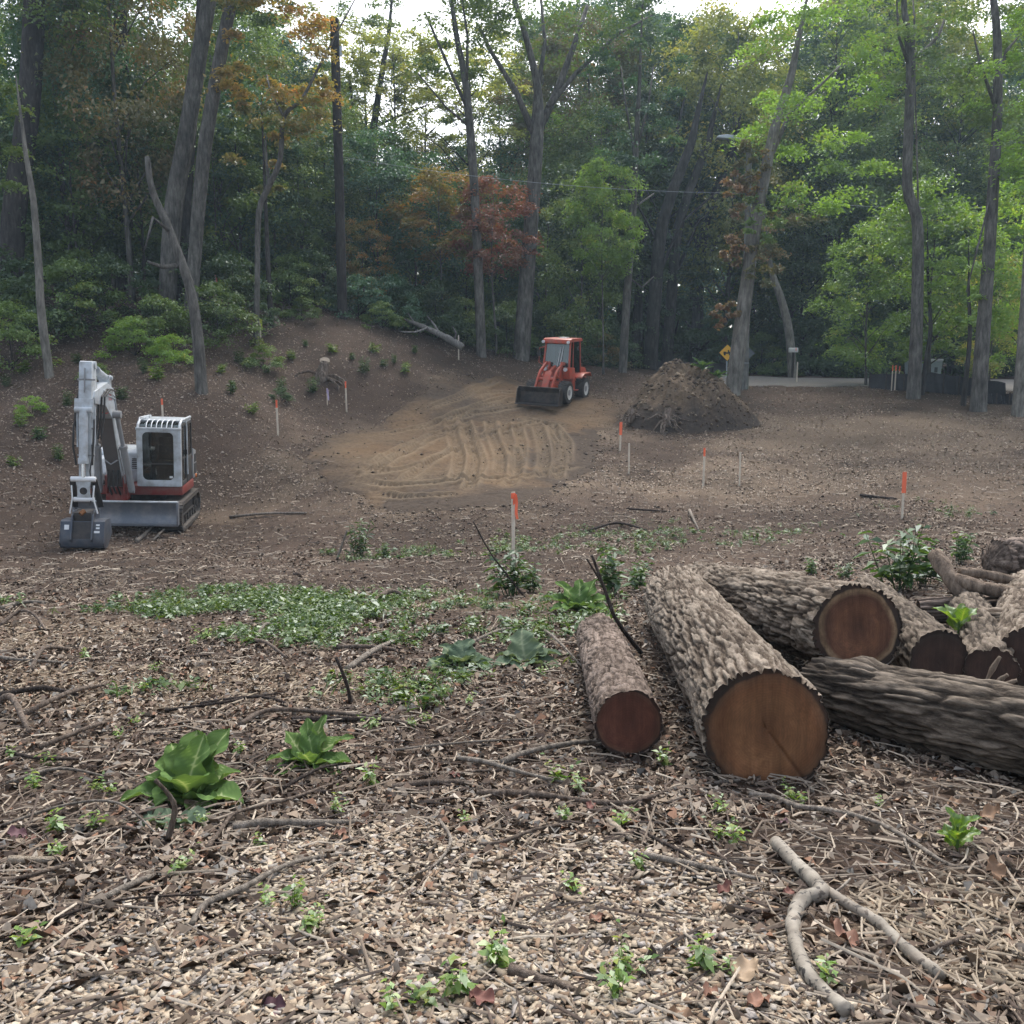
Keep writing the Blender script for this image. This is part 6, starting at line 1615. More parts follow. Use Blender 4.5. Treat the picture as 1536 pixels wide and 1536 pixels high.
WOOD = solid('pale stake wood', (0.66, 0.58, 0.47), 0.8, dirt=(0.35, 0.29, 0.22), dscale=12, amount=0.5)
ORANGE = solid('fluorescent orange paint', (0.90, 0.17, 0.075), 0.6, dirt=(0.7, 0.15, 0.08), amount=0.3)
PINK = solid('faded pink ribbon', (0.75, 0.28, 0.22), 0.6)
LIME = solid('lime ribbon', (0.55, 0.62, 0.08), 0.6)
LILAC = solid('lilac paint', (0.45, 0.38, 0.55), 0.7)
def stake(px, py0, py1, kind, label, wd=0.055, lean=0.0, Y=None):
    g = G(px, py1) if Y is None else W(px, py1, Y)
    if Y is not None: g.z = gz(g.x, g.y)
    top = W(px, py0, g.y).z; H = max(top - g.z, 0.3)
    e = empty('survey_stake', g, (random.Random(px).uniform(-.03, .03), lean, random.Random(px + 1).uniform(-.5, .5)))
    tag(e, label, 'stake')
    q = MB(); q.bx(-wd / 2, wd / 2, -0.008, 0.008, -0.12, H * (0.78 if kind == 'painted' else 1.0)); q.build('lath', WOOD, e, bevel=0.002, seg=1)
    if kind == 'painted':
        q = MB(); q.bx(-wd / 2, wd / 2, -0.008, 0.008, H * 0.78, H); q.build('painted_tip', ORANGE, e, bevel=0.002, seg=1)
    elif kind in ('ribbon', 'pink', 'lime', 'lilac'):
        mt = {'ribbon': ORANGE, 'pink': PINK, 'lime': LIME, 'lilac': LILAC}[kind]
        q = MB(); q.bx(-wd / 2 - .004, wd / 2 + .004, -0.012, 0.012, H * 0.90, H * 0.985); q.build('ribbon_knot', mt, e, bevel=.003)
        for s_, L, w_ in ((0.6, 0.36, 0.055), (1.3, 0.42, 0.05), (0.2, 0.30, 0.04)):
            q = MB(); n = 7; vs = []
            for k in range(n):
                u = k / (n - 1); xx = wd / 2 * s_ + 0.03 * u + 0.012 * math.sin(6 * u + s_ * 5); yy = -0.016 - 0.012 * math.sin(5 * u + s_ * 3); zz = H * 0.965 - L * u
                vs += [(xx - w_ / 2 * (.5 + .5 * min(1, u * 3)), yy, zz), (xx + w_ / 2 * (.5 + .5 * min(1, u * 3)), yy - 0.014 * math.cos(4 * u), zz)]
            fs = [(2 * k, 2 * k + 1, 2 * k + 3, 2 * k + 2) for k in range(n - 1)]
            off = [(a, b + 0.0015, c) for a, b, c in vs]; m_ = len(vs)
            q.add(vs + off, fs + [tuple(i + m_ for i in reversed(f_)) for f_ in fs]); q.build('ribbon', mt, e, smooth=True)
    elif kind == 'flag':
        q = MB(); q.bx(-0.045, 0.05, -0.014, -0.009, H * .55, H); q.bx(-0.03, 0.06, 0.010, 0.014, H * .6, H * .97); q.build('flag', ORANGE, e)
    return e
stake(770, 738, 840, 'ribbon', 'tall stake with bright orange ribbon in front of the sandy pad', 0.062)
stake(930, 633, 676, 'flag', 'stake with an orange flag beside the soil heap')
stake(943, 665, 711, 'plain', 'bare pale stake near the orange-flagged one by the heap', 0.045)
stake(1055, 672, 729, 'painted', 'orange-tipped stake standing on the pale litter before the heap')
stake(1109, 678, 728, 'plain', 'bare pale stake beside the orange-tipped one before the heap', 0.045)
stake(1353, 708, 778, 'flag', 'orange-flagged stake standing alone on the open litter beyond the logs', 0.05)
stake(520, 572, 618, 'painted', 'orange-tipped stake at the foot of the bank by the cut stump')
stake(491, 582, 608, 'lilac', 'short lilac-marked stake beside the cut stump', 0.03)
stake(417, 600, 653, 'painted', 'orange-tipped stake at the foot of the bank near the excavator')
stake(245, 598, 640, 'painted', 'orange-tipped stake behind the excavator cab')
stake(324, 405, 442, 'pink', 'pink-ribboned stake up in the undergrowth beside the leaning grey pair', Y=40.5)
stake(391, 478, 506, 'lime', 'lime-ribboned stake up on the bank beside the crooked sapling')
stake(1195, 543, 574, 'plain', 'pale stake at the road edge below the mailbox', 0.06)
stake(1337, 548, 586, 'painted', 'orange-tipped stake, end one of three before the silt fence')
stake(1342, 548, 585, 'painted', 'orange-tipped stake, middle one of three before the silt fence')
stake(1347, 549, 584, 'painted', 'orange-tipped stake closest to the kinked trunk of three before the silt fence')
stake(688, 503, 540, 'plain', 'pale stake beside the fallen grey tree on the bank')

# fallen grey tree on the bank
FG = bark_mat('grey dead wood', (0.09, 0.085, 0.078), (0.22, 0.21, 0.195), (0.36, 0.345, 0.32), 12)
limb('fallen_tree', 'fallen grey tree with broken limbs at the top of the bank', [(W(694, 521, 42.3), .15), (W(676, 510, 42.6), .15), (W(655, 499, 43.0), .13), (W(630, 488, 43.6), .09), (W(606, 479, 44.0), .05)], 'fallen tree', FG, 9,
     sub=[[(W(660, 502, 42.9), .05), (W(652, 488, 43.2), .04), (W(641, 474, 43.4), .015)], [(W(640, 492, 43.3), .05), (W(622, 498, 42.6), .035), (W(598, 497, 42.2), .015)], [(W(680, 512, 42.5), .045), (W(684, 500, 42.3), .03), (W(678, 489, 42.2), .012)], [(W(622, 485, 43.7), .035), (W(612, 470, 43.9), .012)]])

# utility pole, lamp pole, wires
POLE = bark_mat('tarred pole wood', (0.020, 0.017, 0.016), (0.045, 0.038, 0.034), (0.075, 0.065, 0.058), 8)
GPOLE = bark_mat('weathered grey pole wood', (0.11, 0.112, 0.105), (0.21, 0.215, 0.20), (0.32, 0.32, 0.30), 10)
METAL = solid('galvanised metal', (0.36, 0.40, 0.43), 0.4, 0.5, amount=0.3)
def utility_pole():
    g = W(514, 478, 43); z0 = gz(g.x, 43); H = W(514, 28, 43).z - z0
    e = empty('utility_pole', (g.x, 43, z0)); tag(e, 'tall straight dark utility pole on the bank', 'utility pole')
    q = MB(); q.tube([(0, 0, -0.4), (0, 0, H * .5), (-0.03, 0, H)], [0.215, 0.20, 0.18], 14); q.build('pole_shaft', POLE, e, smooth=True)
    q = MB(); q.cyl((0.2, -0.05, H - 1.5), (0.2, -0.05, H - 1.1), 0.07, n=10); q.bx(0.0, 0.2, -0.08, -0.02, H - 1.34, H - 1.26); q.build('insulator', METAL, e)
    q = MB(); q.bx(-0.02, 0.02, -0.225, -0.20, 0.0, H * .45); q.build('ground_wire_guard', POLE, e)
    return Vector((g.x, 43, z0 + H * 0.55)), H
UP, _uh = utility_pole()
def lamp_pole():
    Y = 44.2; g = W(1117, 581, Y); z0 = gz(g.x, Y); t = W(1124, 204, Y); H = t.z - z0
    e = empty('street_lamp', (g.x, Y, z0)); tag(e, 'grey wooden pole with a street lamp arm behind the leaning pale trunk', 'street lamp')
    dx = t.x - g.x
    q = MB(); q.tube([(0, 0, -0.3), (dx * .1, 0, 0.6), (dx, 0, H)], [0.20, 0.175, 0.125], 14); q.build('pole_shaft', GPOLE, e, smooth=True)
    a = W(1085, 208, Y)
    q = MB(); q.tube([(dx, -0.05, H - 0.35), (dx - 0.3, -0.1, H - 0.15), (a.x - g.x + 0.3, -0.2, H - 0.10)], 0.03, 8); q.build('lamp_arm', METAL, e, smooth=True)
    q = MB(); q.prism_y([(a.x - g.x - 0.35, H - 0.14), (a.x - g.x + 0.45, H - 0.20), (a.x - g.x + 0.5, H - 0.06), (a.x - g.x + 0.1, H - 0.0), (a.x - g.x - 0.3, H - 0.05)], -0.36, -0.08); q.build('lamp_head', METAL, e, bevel=0.02)
    q = MB(); q.tube([(0.018 * 0.0 + dx * .16 + 0.175 * math.cos(k * .314), 0.175 * math.sin(k * .314), 1.15) for k in range(21)], 0.014, 5); q.build('pole_band', METAL, e)
    return Vector((g.x + dx * .85, Y, z0 + H * 0.78))
LP_ = lamp_pole()
def wire(a, b, sag, label, r_=0.008):
    pts = [a.lerp(b, k / 20) - Vector((0, 0, sag * 4 * (k / 20) * (1 - k / 20))) for k in range(21)]
    q = MB(); q.tube([p - a for p in pts], r_, 5); o = q.build('overhead_wire', METAL); o.location = a; tag(o, label, 'wire')
wire(LP_, Vector((UP.x, UP.y, UP.z)), 0.35, 'thin overhead wire strung from the lamp pole to the dark utility pole')
wire(LP_, W(1600, 300, 47), 0.5, 'thin overhead wire running from the lamp pole over the bright trees')

# road signs and mailbox
YEL = solid('sign yellow', (0.80, 0.44, 0.03), 0.5, amount=0.15); BLK = solid('sign black', (0.012, 0.012, 0.012), 0.5)
def diamond(q, c, r_, y0, y1): q.prism_y([(c[0] - r_, c[1]), (c[0], c[1] - r_), (c[0] + r_, c[1]), (c[0], c[1] + r_)], y0, y1)
def truck_sign():
    Y = 50.0; c = W(1091, 529, Y); z0 = gz(c.x, Y)
    e = empty('road_sign', (c.x, Y, z0)); tag(e, 'yellow diamond road sign with a black truck symbol by the road', 'road sign')
    h = c.z - z0; r_ = 0.44
    q = MB(); q.bx(-0.03, 0.03, 0.02, 0.06, -0.3, h + 0.3); q.build('post', METAL, e)
    q = MB(); diamond(q, (0, h), r_, -0.004, 0.012); q.build('sign_border', BLK, e)
    q = MB(); diamond(q, (0, h), r_ * .93, -0.009, -0.0045); q.build('sign_plate', YEL, e)
    q = MB(); q.prism_y([(-.20, h - .06), (-.20, h + .05), (-.10, h + .05), (-.06, h + .02), (0.02, h + .02), (0.02, h + .13), (.08, h + .13), (.10, h + .05), (.22, h + .01), (.22, h - .06)], -0.014, -0.0095)
    for xx in (-.13, .13): q.cyl((xx, -0.014, h - .09), (xx, -0.0095, h - .09), 0.055, n=14)
    q.build('truck_symbol', BLK, e)
truck_sign()
def back_sign():
    Y = 52.5; c = W(1122, 530, Y); z0 = gz(c.x, Y); h = c.z - z0
    e = empty('road_sign', (c.x, Y, z0)); tag(e, 'grey back of a diamond road sign half hidden by the lamp pole', 'road sign')
    q = MB(); q.bx(-0.03, 0.03, 0.02, 0.06, -0.3, h + 0.3); q.build('post', METAL, e)
    q = MB(); diamond(q, (0, h), 0.36, -0.006, 0.012); q.build('sign_plate', solid('dull sign back', (.11, .13, .14), .6), e)
back_sign()
def mailbox():
    Y = 51.5; c = W(1190, 525, Y); z0 = gz(c.x, Y); h = c.z - z0
    e = empty('mailbox', (c.x, Y, z0)); tag(e, 'small white mailbox on a dark post at the road edge', 'mailbox')
    q = MB(); q.bx(-0.05, 0.05, -0.05, 0.05, -0.3, h - 0.12); q.build('post', POLE, e)
    prof = [(-.09, -.12), (.09, -.12), (.09, .03)] + [(.09 * math.cos(a), .03 + .09 * math.sin(a)) for a in np.linspace(0.3, math.pi - .3, 6)] + [(-.09, .03)]
    q = MB(); n = len(prof); q.add([(-0.24, a, h + b) for a, b in prof] + [(0.24, a, h + b) for a, b in prof], [tuple(range(n - 1, -1, -1)), tuple(range(n, 2 * n))] + [(i, (i + 1) % n, (i + 1) % n + n, i + n) for i in range(n)])
    q.build('box_shell', solid('white enamel', (0.62, 0.62, 0.6), 0.4), e, bevel=.008)
    q = MB(); q.bx(.1, .13, -.105, -.094, h - .05, h + .1); q.build('flag', ORANGE, e)
mailbox()

# silt fences: black fabric on wooden stakes
FAB = solid('black silt fabric', (0.010, 0.011, 0.014), 0.55, dirt=(0.035, 0.035, 0.04), dscale=5, amount=0.6, bumps=0.5, bscale=4)
def silt_fence(label, pts, stakes, name='silt_fence'):
    """pts: (px, py top, py base, Y)"""
    w0 = W(pts[0][0], pts[0][2], pts[0][3]); z0 = gz(w0.x, w0.y)
    e = empty(name, (w0.x, w0.y, z0)); tag(e, label, 'fence')
    P3 = []
    for a, b in zip(pts[:-1], pts[1:]):
        for k in range(12):
            u = k / 12; px = a[0] + (b[0] - a[0]) * u; pt = a[1] + (b[1] - a[1]) * u; pb = a[2] + (b[2] - a[2]) * u; Y = a[3] + (b[3] - a[3]) * u
            P3.append((px, pt, pb, Y))
    P3.append(pts[-1])
    vs = []; nz_ = 6
    for i, (px, pt, pb, Y) in enumerate(P3):
        w_ = W(px, pb, Y); g = gz(w_.x, w_.y) - 0.05; h = max(W(px, pt, Y).z - g, 0.3)
        h *= 1 - 0.05 * abs(math.sin(i * 0.55))
        for j in range(nz_):
            u = j / (nz_ - 1)
            vs.append((w_.x - w0.x, w_.y - w0.y + 0.05 * math.sin(i * .9) * math.sin(math.pi * u) + 0.03 * math.sin(i * 2.3 + u * 4), g - z0 + h * u))
    n = len(P3); fs = [(i * nz_ + j, (i + 1) * nz_ + j, (i + 1) * nz_ + j + 1, i * nz_ + j + 1) for i in range(n - 1) for j in range(nz_ - 1)]
    m_ = len(vs); vs2 = [(a, b + 0.006, c) for a, b, c in vs]
    q = MB(); q.add(vs + vs2, fs + [tuple(k + m_ for k in reversed(f_)) for f_ in fs]); q.build('fabric', FAB, e, smooth=True)
    for i in range(0, n, max(1, n // stakes)):
        px, pt, pb, Y = P3[i]; w_ = W(px, pb, Y); g = gz(w_.x, w_.y); h = W(px, pt, Y).z - g
        q = MB(); q.bx(w_.x - w0.x - .02, w_.x - w0.x + .02, w_.y - w0.y - .10, w_.y - w0.y - .06, g - z0 - .1, g - z0 + h + .04); q.build('stake', STK[2], e)
silt_fence('long black silt fence running past the kinked trunk below the bins', [(1303, 560, 582, 44.0), (1345, 560, 583, 43.2), (1400, 558, 584, 42.6), (1440, 564, 588, 41.8), (1507, 573, 598, 40.2)], 7)
silt_fence('short black silt fence slumping between the two grey trunks', [(1470, 588, 608, 39.2), (1500, 592, 608, 38.9), (1524, 588, 606, 38.6), (1560, 584, 604, 38.2)], 4)
silt_fence('far low black fence in the shade behind the soil heap', [(985, 541, 558, 51.5), (1030, 542, 558, 52.0), (1088, 545, 560, 53)], 5)

BINC = solid('pale blue-grey bin plastic', (0.30, 0.37, 0.42), 0.5, dirt=(0.2, 0.22, 0.24), amount=0.35)
LIDC = solid('light bin lid', (0.55, 0.60, 0.62), 0.45, amount=0.25)
def bin_(px, py0, Y, label, lid):
    w_ = W(px, py0, Y); z0 = gz(w_.x, Y)
    e = empty('wheeled_bin', (w_.x, Y, z0), (0, 0, R(8))); tag(e, label, 'bin')
    H = max(1.02, min(1.25, w_.z - z0))
    q = MB(); q.add([(-.25, -.27, 0.05), (.25, -.27, 0.05), (.25, .27, 0.05), (-.25, .27, 0.05), (-.31, -.34, H - .1), (.31, -.34, H - .1), (.31, .34, H - .1), (-.31, .34, H - .1)], [(3, 2, 1, 0), (4, 5, 6, 7), (0, 1, 5, 4), (1, 2, 6, 5), (2, 3, 7, 6), (3, 0, 4, 7)]); bd = q.build('bin_body', BINC, e, bevel=.03)
    q = MB(); q.bx(-.08, .08, -.322, -.312, H - .62, H - .38); q.build('emblem', solid('dark print', (.06, .08, .1), .6), bd)
    q = MB(); q.bx(-.33, .33, -.37, .36, H - .099, H); q.build('lid', lid, e, bevel=.03)
    q = MB(); q.cyl((-.3, .38, H - .12), (.3, .38, H - .12), .02, n=8); q.build('handle', lid, e)
    for s_ in (-1, 1):
        q = MB(); q.cyl((s_ * .24, .30, .13), (s_ * .30, .30, .13), .13, n=16); q.build('wheel', V['black'], e)
bin_(1400, 527, 46.2, 'pale blue-grey wheeled bin with a light lid, standing clear of the trunk', LIDC)
bin_(1372, 531, 46.4, 'wheeled bin with a dark lid half hidden by the kinked trunk', solid('dark blue lid', (.05, .06, .09), .5))
# ================================================================== weeds and leafy plants
def blade_mesh(name, L, wd, curl, seed, mat, nl=24, nw=11, shape='ovate', wav=0.08):
    """one leaf: a curved, veined sheet growing along +Y from the origin, two-sided"""
    rg_ = np.random.default_rng(seed)
    u = np.linspace(0, 1, nl); s = np.linspace(-1, 1, nw)
    U, S = np.meshgrid(u, s, indexing='ij')
    if shape == 'ovate': prof = np.sin(np.pi * np.clip(U, 0.0, 1) ** 0.82) ** 0.62 * (1 - 0.12 * U) + 0.05 * (1 - U)
    else: prof = np.sin(np.pi * (0.05 + 0.95 * U)) ** 0.8 + 0.03
    prof[-1] = 0.02
    ph = rg_.uniform(0, 6)
    x = S * wd * 0.5 * prof * (1 + 0.16 * np.sin(U * 19 + ph + 2 * np.sign(S)) * np.abs(S)) + L * 0.06 * np.sin(U * 3 + ph)
    ang = curl * U ** 1.4
    y = L * np.cumsum(np.vstack([np.zeros((1, nw)), np.cos(ang[1:])]), 0) / (nl - 1)
    z = -L * np.cumsum(np.vstack([np.zeros((1, nw)), np.sin(ang[1:])]), 0) / (nl - 1)
    z = z + 0.22 * wd * np.abs(S) ** 1.3 * prof + wav * L * np.sin(U * 13 + ph + S * 2) * np.abs(S) * 0.6 - 0.012 * L * np.cos((U * 6 - np.abs(S) * 2.0) * np.pi * 2) * (np.abs(S) > 0.05)
    v = np.stack([x, y, z], -1).reshape(-1, 3)
    i = np.arange(nl * nw).reshape(nl, nw)
    f = np.stack([i[:-1, :-1], i[1:, :-1], i[1:, 1:], i[:-1, 1:]], -1).reshape(-1, 4)
    vein = np.clip(1 - np.abs(S) * 4, 0, 1) * 0.8
    side = np.clip(np.cos((U * 7 - np.abs(S) * 1.5) * 2 * np.pi) - 0.55, 0, 1) * 1.1
    tint = np.clip(0.12 + 0.35 * rg_.random() + 0.5 * (fbm(U * 6, S * 4, 3, seed) - .5) + vein + side, 0, 1)
    return mesh_np(name, v, f, mat, tint=tint.ravel(), smooth=True)
M['burdock'] = leaf_mat('burdock leaf', (0.055, 0.098, 0.034), (0.105, 0.170, 0.058), (0.26, 0.31, 0.16), trans=0.3, gloss=False, gain=(1.1, 1.5))
M['greyleaf'] = leaf_mat('grey-green woolly leaf', (0.085, 0.125, 0.085), (0.145, 0.19, 0.125), (0.24, 0.28, 0.19), trans=0.2, gloss=False, gain=(0.9, 1.25))
M['weed'] = leaf_mat('weed leaf', (0.030, 0.075, 0.018), (0.065, 0.125, 0.028), (0.11, 0.17, 0.04), trans=0.35, gain=(0.9, 1.25))
M['seedling'] = leaf_mat('seedling leaf', (0.060, 0.120, 0.018), (0.115, 0.185, 0.030), (0.20, 0.23, 0.05), trans=0.4, gain=(1.25, 1.7))
def rosette(name, label, px, py, leaves, mat, seed, size, cat='plant', group=None, Y=None, shape='ovate', stem=0.0, base=None):
    """leaves: list of (azimuth deg, lift deg, length factor, width factor, curl)"""
    g = base if base is not None else G(px, py)
    e = empty(name, (g.x, g.y, gz(g.x, g.y) if base is None else g.z)); tag(e, label, cat, group)
    for k, (az, el, lf, wf, cu) in enumerate(leaves):
        me = blade_mesh('leaf', size * lf, size * wf, cu, seed + k, M[mat], shape=shape)
        o = obj('leaf', me, e); o.rotation_euler = Euler((R(el), 0, R(az - 90)), 'XYZ'); o.location = (0.012 * math.cos(R(az)), 0.012 * math.sin(R(az)), stem * (k / max(1, len(leaves))) + 0.01)
    if stem:
        q = MB(); q.tube([(0, 0, -.02), (0.005, 0, stem * .5), (0, 0.005, stem * 1.02)], [.008, .006, .004], 6); q.build('stem', M[mat], e)
    return e
rosette('burdock_plant', 'largest burdock with broad upright green leaves behind the broken stub', 283, 1198, [(200, 20, 0.95, 0.61, 0.60), (340, 22, .95, 0.67, 0.75), (20, 35, .8, 0.61, 0.55), (100, 62, 1.05, 0.80, 0.50), (60, 58, 1.15, 0.72, 0.45), (130, 55, .95, 0.72, 0.55), (270, 58, .85, 0.80, 0.60), (250, 35, .7, 0.61, 0.85), (300, 15, .75, 0.65, 0.75), (225, 8, .7, 0.58, 0.55), (165, 40, .75, 0.58, 0.75), (75, 75, .95, 0.58, 0.35)], 'burdock', 10, 0.34)
rosette('burdock_plant', 'small flat grey-green burdock at the foot of the largest one', 262, 1232, [(190, 8, .8, 0.72, 0.35), (240, 6, .8, 0.72, 0.35), (300, 8, .9, 0.72, 0.35), (340, 10, .8, 0.72, 0.35)], 'greyleaf', 40, 0.22)
rosette('burdock_plant', 'second burdock with narrow upright leaves beyond the straight grey branch', 466, 1148, [(100, 65, 1.0, 0.43, 0.45), (70, 60, 1.1, 0.46, 0.45), (140, 45, 1.0, 0.46, 0.55), (30, 40, 1.05, 0.49, 0.65), (190, 25, .9, 0.49, 0.65), (350, 22, .9, 0.58, 0.65), (270, 55, .7, 0.41, 0.55), (220, 10, .85, 0.55, 0.45), (320, 8, .9, 0.58, 0.45)], 'burdock', 60, 0.27)
rosette('mullein_plant', 'wilted grey-green plant with cupped leaves before the slim log', 690, 1000, [(90, 55, .75, 0.60, 0.6), (60, 55, .8, 0.69, 0.55), (140, 45, .8, 0.69, 0.65), (200, 25, .9, 0.62, 0.85), (330, 22, 1.0, 0.62, 0.95), (250, 15, .8, 0.62, 0.75), (10, 18, .9, 0.62, 0.75), (280, 50, .6, 0.62, 0.55)], 'greyleaf', 80, 0.34)
rosette('mullein_plant', 'grey-green plant with one large upright leaf beside the slim log', 790, 995, [(100, 60, 0.95, 0.75, 0.55), (60, 40, .8, 0.69, 0.65), (20, 25, .95, 0.69, 0.75), (160, 25, .85, 0.62, 0.85), (200, 14, .9, 0.62, 0.65), (330, 12, 1.0, 0.62, 0.65), (260, 16, .8, 0.62, 0.65)], 'greyleaf', 95, 0.34)
rosette('broadleaf_weed', 'broad-leaved green weed at the back end of the slim log', 868, 918, [(90, 60, 1, 0.53, 0.50), (50, 55, 1.1, 0.53, 0.50), (130, 52, 1.1, 0.53, 0.55), (20, 35, 1.0, 0.56, 0.65), (165, 35, 1.05, 0.56, 0.65), (210, 25, .9, 0.56, 0.75), (330, 25, .9, 0.56, 0.75), (270, 45, .7, 0.50, 0.55), (240, 30, .8, 0.50, 0.65), (300, 35, .8, 0.50, 0.65)], 'burdock', 110, 0.40)
rosette('broadleaf_weed', 'upright glossy weed by the end of the longest grey branch', 1434, 1280, [(100, 60, .9, 0.53, 0.45), (20, 40, 1.0, 0.60, 0.55), (170, 50, .7, 0.50, 0.55), (60, 65, .9, 0.50, 0.45), (250, 55, .7, 0.50, 0.45), (300, 45, .8, 0.53, 0.55), (120, 72, .8, 0.47, 0.45), (340, 55, .8, 0.53, 0.55)], 'seedling', 130, 0.13, stem=0.12)
rosette('broadleaf_weed', 'small light green plant growing up between the dark log and the hollow one', 1437, 945, [(110, 60, 1, 0.62, 0.45), (60, 65, .9, 0.50, 0.45), (20, 50, .9, 0.50, 0.55), (160, 45, .9, 0.56, 0.55), (270, 60, .8, 0.44, 0.45)], 'seedling', 140, 0.24, stem=0.10, base=W(1437, 948, 7.35))
rosette('broadleaf_weed', 'leafy weed sprouting on top of the soil heap', 1052, 552, [(a, e_, 1, .5, .4) for a, e_ in ((20, 25), (80, 50), (140, 30), (200, 30), (260, 40), (320, 30), (170, 55))], 'weed', 150, 0.5, stem=0.15, base=W(1053, 556, 36.0))
rosette('broadleaf_weed', 'lower leafy weed sprouting on the shoulder of the soil heap', 1078, 562, [(a, e_, 1, .5, .4) for a, e_ in ((20, 25), (80, 50), (140, 30), (200, 30), (260, 40), (320, 30))], 'weed', 160, 0.45, stem=0.12, base=W(1077, 568, 36.1))

def weed_mesh(key, seed, H, nst, nlv, ll, mat, spread=0.35, lw=0.38):
    """leafy stems: one mesh with stems and leaves"""
    rg_ = np.random.default_rng(seed)
    cs, ds, ns, sz = [], [], [], []
    q = MB()
    for k in range(nst):
        a = rg_.uniform(0, 2 * np.pi); tilt = spread * rg_.random(); h = H * rg_.uniform(.6, 1)
        tip = np.array([math.cos(a) * tilt * h, math.sin(a) * tilt * h, h])
        b0 = np.array([math.cos(a), math.sin(a), 0]) * 0.03 * H * k
        q.tube([b0, b0 + tip * .5, b0 + tip], [H * .012, H * .009, H * .004], 4, cap=False)
        for j in range(nlv):
            u = 0.12 + 0.88 * (j + rg_.random()) / nlv; p = b0 + tip * u; aa = j * 2.4 + rg_.uniform(-.5, .5)
            d = np.array([math.cos(aa), math.sin(aa), rg_.uniform(0.0, .7)]); L = ll * rg_.uniform(.6, 1.15) * (1.15 - .5 * u)
            cs.append(p + d / np.linalg.norm(d) * L * .55); ds.append(d); ns.append(np.array([0, 0, 1]) + .35 * rg_.normal(0, 1, 3)); sz.append(L)
    v, f = leaf_quads(np.array(cs), np.array(ns), np.array(ds), np.array(sz), wid=lw, fold=.10)
    sv = np.array([tuple(p) for p in q.v], float); sf = np.array(q.f)
    vv = np.vstack([v, sv]); ff = np.vstack([f, sf + len(v)])
    tint = np.concatenate([np.repeat(rg_.random(len(cs)), 4), np.full(len(sv), .3)])
    return mesh_np('weed', vv, ff, M[mat], tint=tint)
WM = {'tall': weed_mesh('tall', 1, 0.62, 7, 16, .20, 'weed', .45, .34), 'tall2': weed_mesh('tall2', 2, 0.55, 8, 14, .17, 'weed', .55, .36), 'dark': weed_mesh('dark', 3, .8, 6, 26, .18, 'weed', .35, .26)}
SEED = [weed_mesh('s%d' % k, 10 + k, 0.11 + .02 * (k % 3), 3 + k % 3, 7, .055, 'seedling', .8, .5) for k in range(5)]
def weed(px, py, key, s, label, mat='weed', cat='weed', Y=None):
    g = G(px, py); o = obj('leafy_weed', WM[key] if isinstance(key, str) else SEED[key], None, M[mat]); o.location = (g.x, g.y, gz(g.x, g.y) - .01); o.scale = (s, s, s); o.rotation_euler = (0, 0, px * 1.3)
    return tag(o, label, cat)
weed(540, 838, 'dark', 1.0, 'dark leafy weed standing alone at the edge of the bare soil')
weed(582, 838, 'tall2', .6, 'low leafy weed next to the dark one on the soil edge')
weed(770, 893, 'tall', 1.05, 'bushy weed at the foot of the tall orange-ribboned stake')
weed(800, 888, 'tall2', .8, 'smaller weed just past the tall ribboned stake')
weed(925, 892, 'tall2', 1.15, 'bushy weed behind the slim log and the thickest one')
weed(950, 885, 'tall', .7, 'low weed against the back end of the thickest log')
weed(1350, 885, 'tall', 1.35, 'tallest weed beyond the propped log')
weed(1385, 878, 'tall2', 1.15, 'bushy weed next to the tallest one beyond the propped log')
weed(1435, 845, 'tall2', .9, 'weed behind the forked limb on the pile')
weed(1220, 862, 'tall2', .45, 'small weed peeping over the propped log')
weed(1268, 868, 'tall', .4, 'second small weed peeping over the propped log')
weed(30, 640, 'tall2', .9, 'pale weed at the foot of the bank', 'seedling')
# low growth on the bank
for k, (a, b) in enumerate([(20, 700), (60, 660), (100, 610), (150, 560), (180, 600), (215, 560), (330, 560), (345, 590), (360, 545), (380, 620), (400, 560), (425, 590), (440, 540), (460, 520), (470, 590), (500, 530), (530, 540), (545, 560), (560, 530), (575, 550), (590, 545), (605, 560), (620, 530), (10, 580), (35, 560), (115, 545), (90, 690), (240, 570)]):
    g = G(a, b); o = obj('bank_weed', WM[('tall', 'tall2', 'dark')[k % 3]], None, M['weed' if k % 3 else 'seedling']); s = .55 + .4 * ((k * 37) % 10) / 10; o.scale = (s * 1.2, s * 1.2, s); o.location = (g.x, g.y, gz(g.x, g.y) - .02); o.rotation_euler = (0, 0, k * 1.7)
    tag(o, 'low leafy weed growing through the litter on the bank', 'weed', 'low weeds on the bank')
# seedlings scattered over the near ground
rg3 = random.Random(12)
sd = [(75, 1150), (50, 1190), (150, 1190), (170, 1195), (90, 1250), (150, 1245), (90, 1290), (265, 1315), (310, 1240), (390, 1275), (405, 1365), (440, 1370), (458, 1400), (40, 1420), (550, 1180), (700, 1240), (850, 1235), (840, 1180), (930, 1240), (955, 1305), (862, 1345), (870, 1190), (935, 1470), (640, 1510), (690, 1500), (590, 1525), (1100, 1270), (1085, 1265), (1080, 1225), (1060, 1460), (1090, 1465), (1240, 1480), (1190, 1205), (1205, 1210), (20, 1140), (640, 1085), (620, 1095), (560, 1095), (175, 1110), (360, 1135), (810, 1015), (665, 1050), (700, 1060), (200, 1090), (990, 1150), (1320, 1215), (930, 1500), (500, 1225), (475, 1395), (735, 1455), (230, 1010), (215, 1040), (310, 960), (290, 970), (130, 990)]
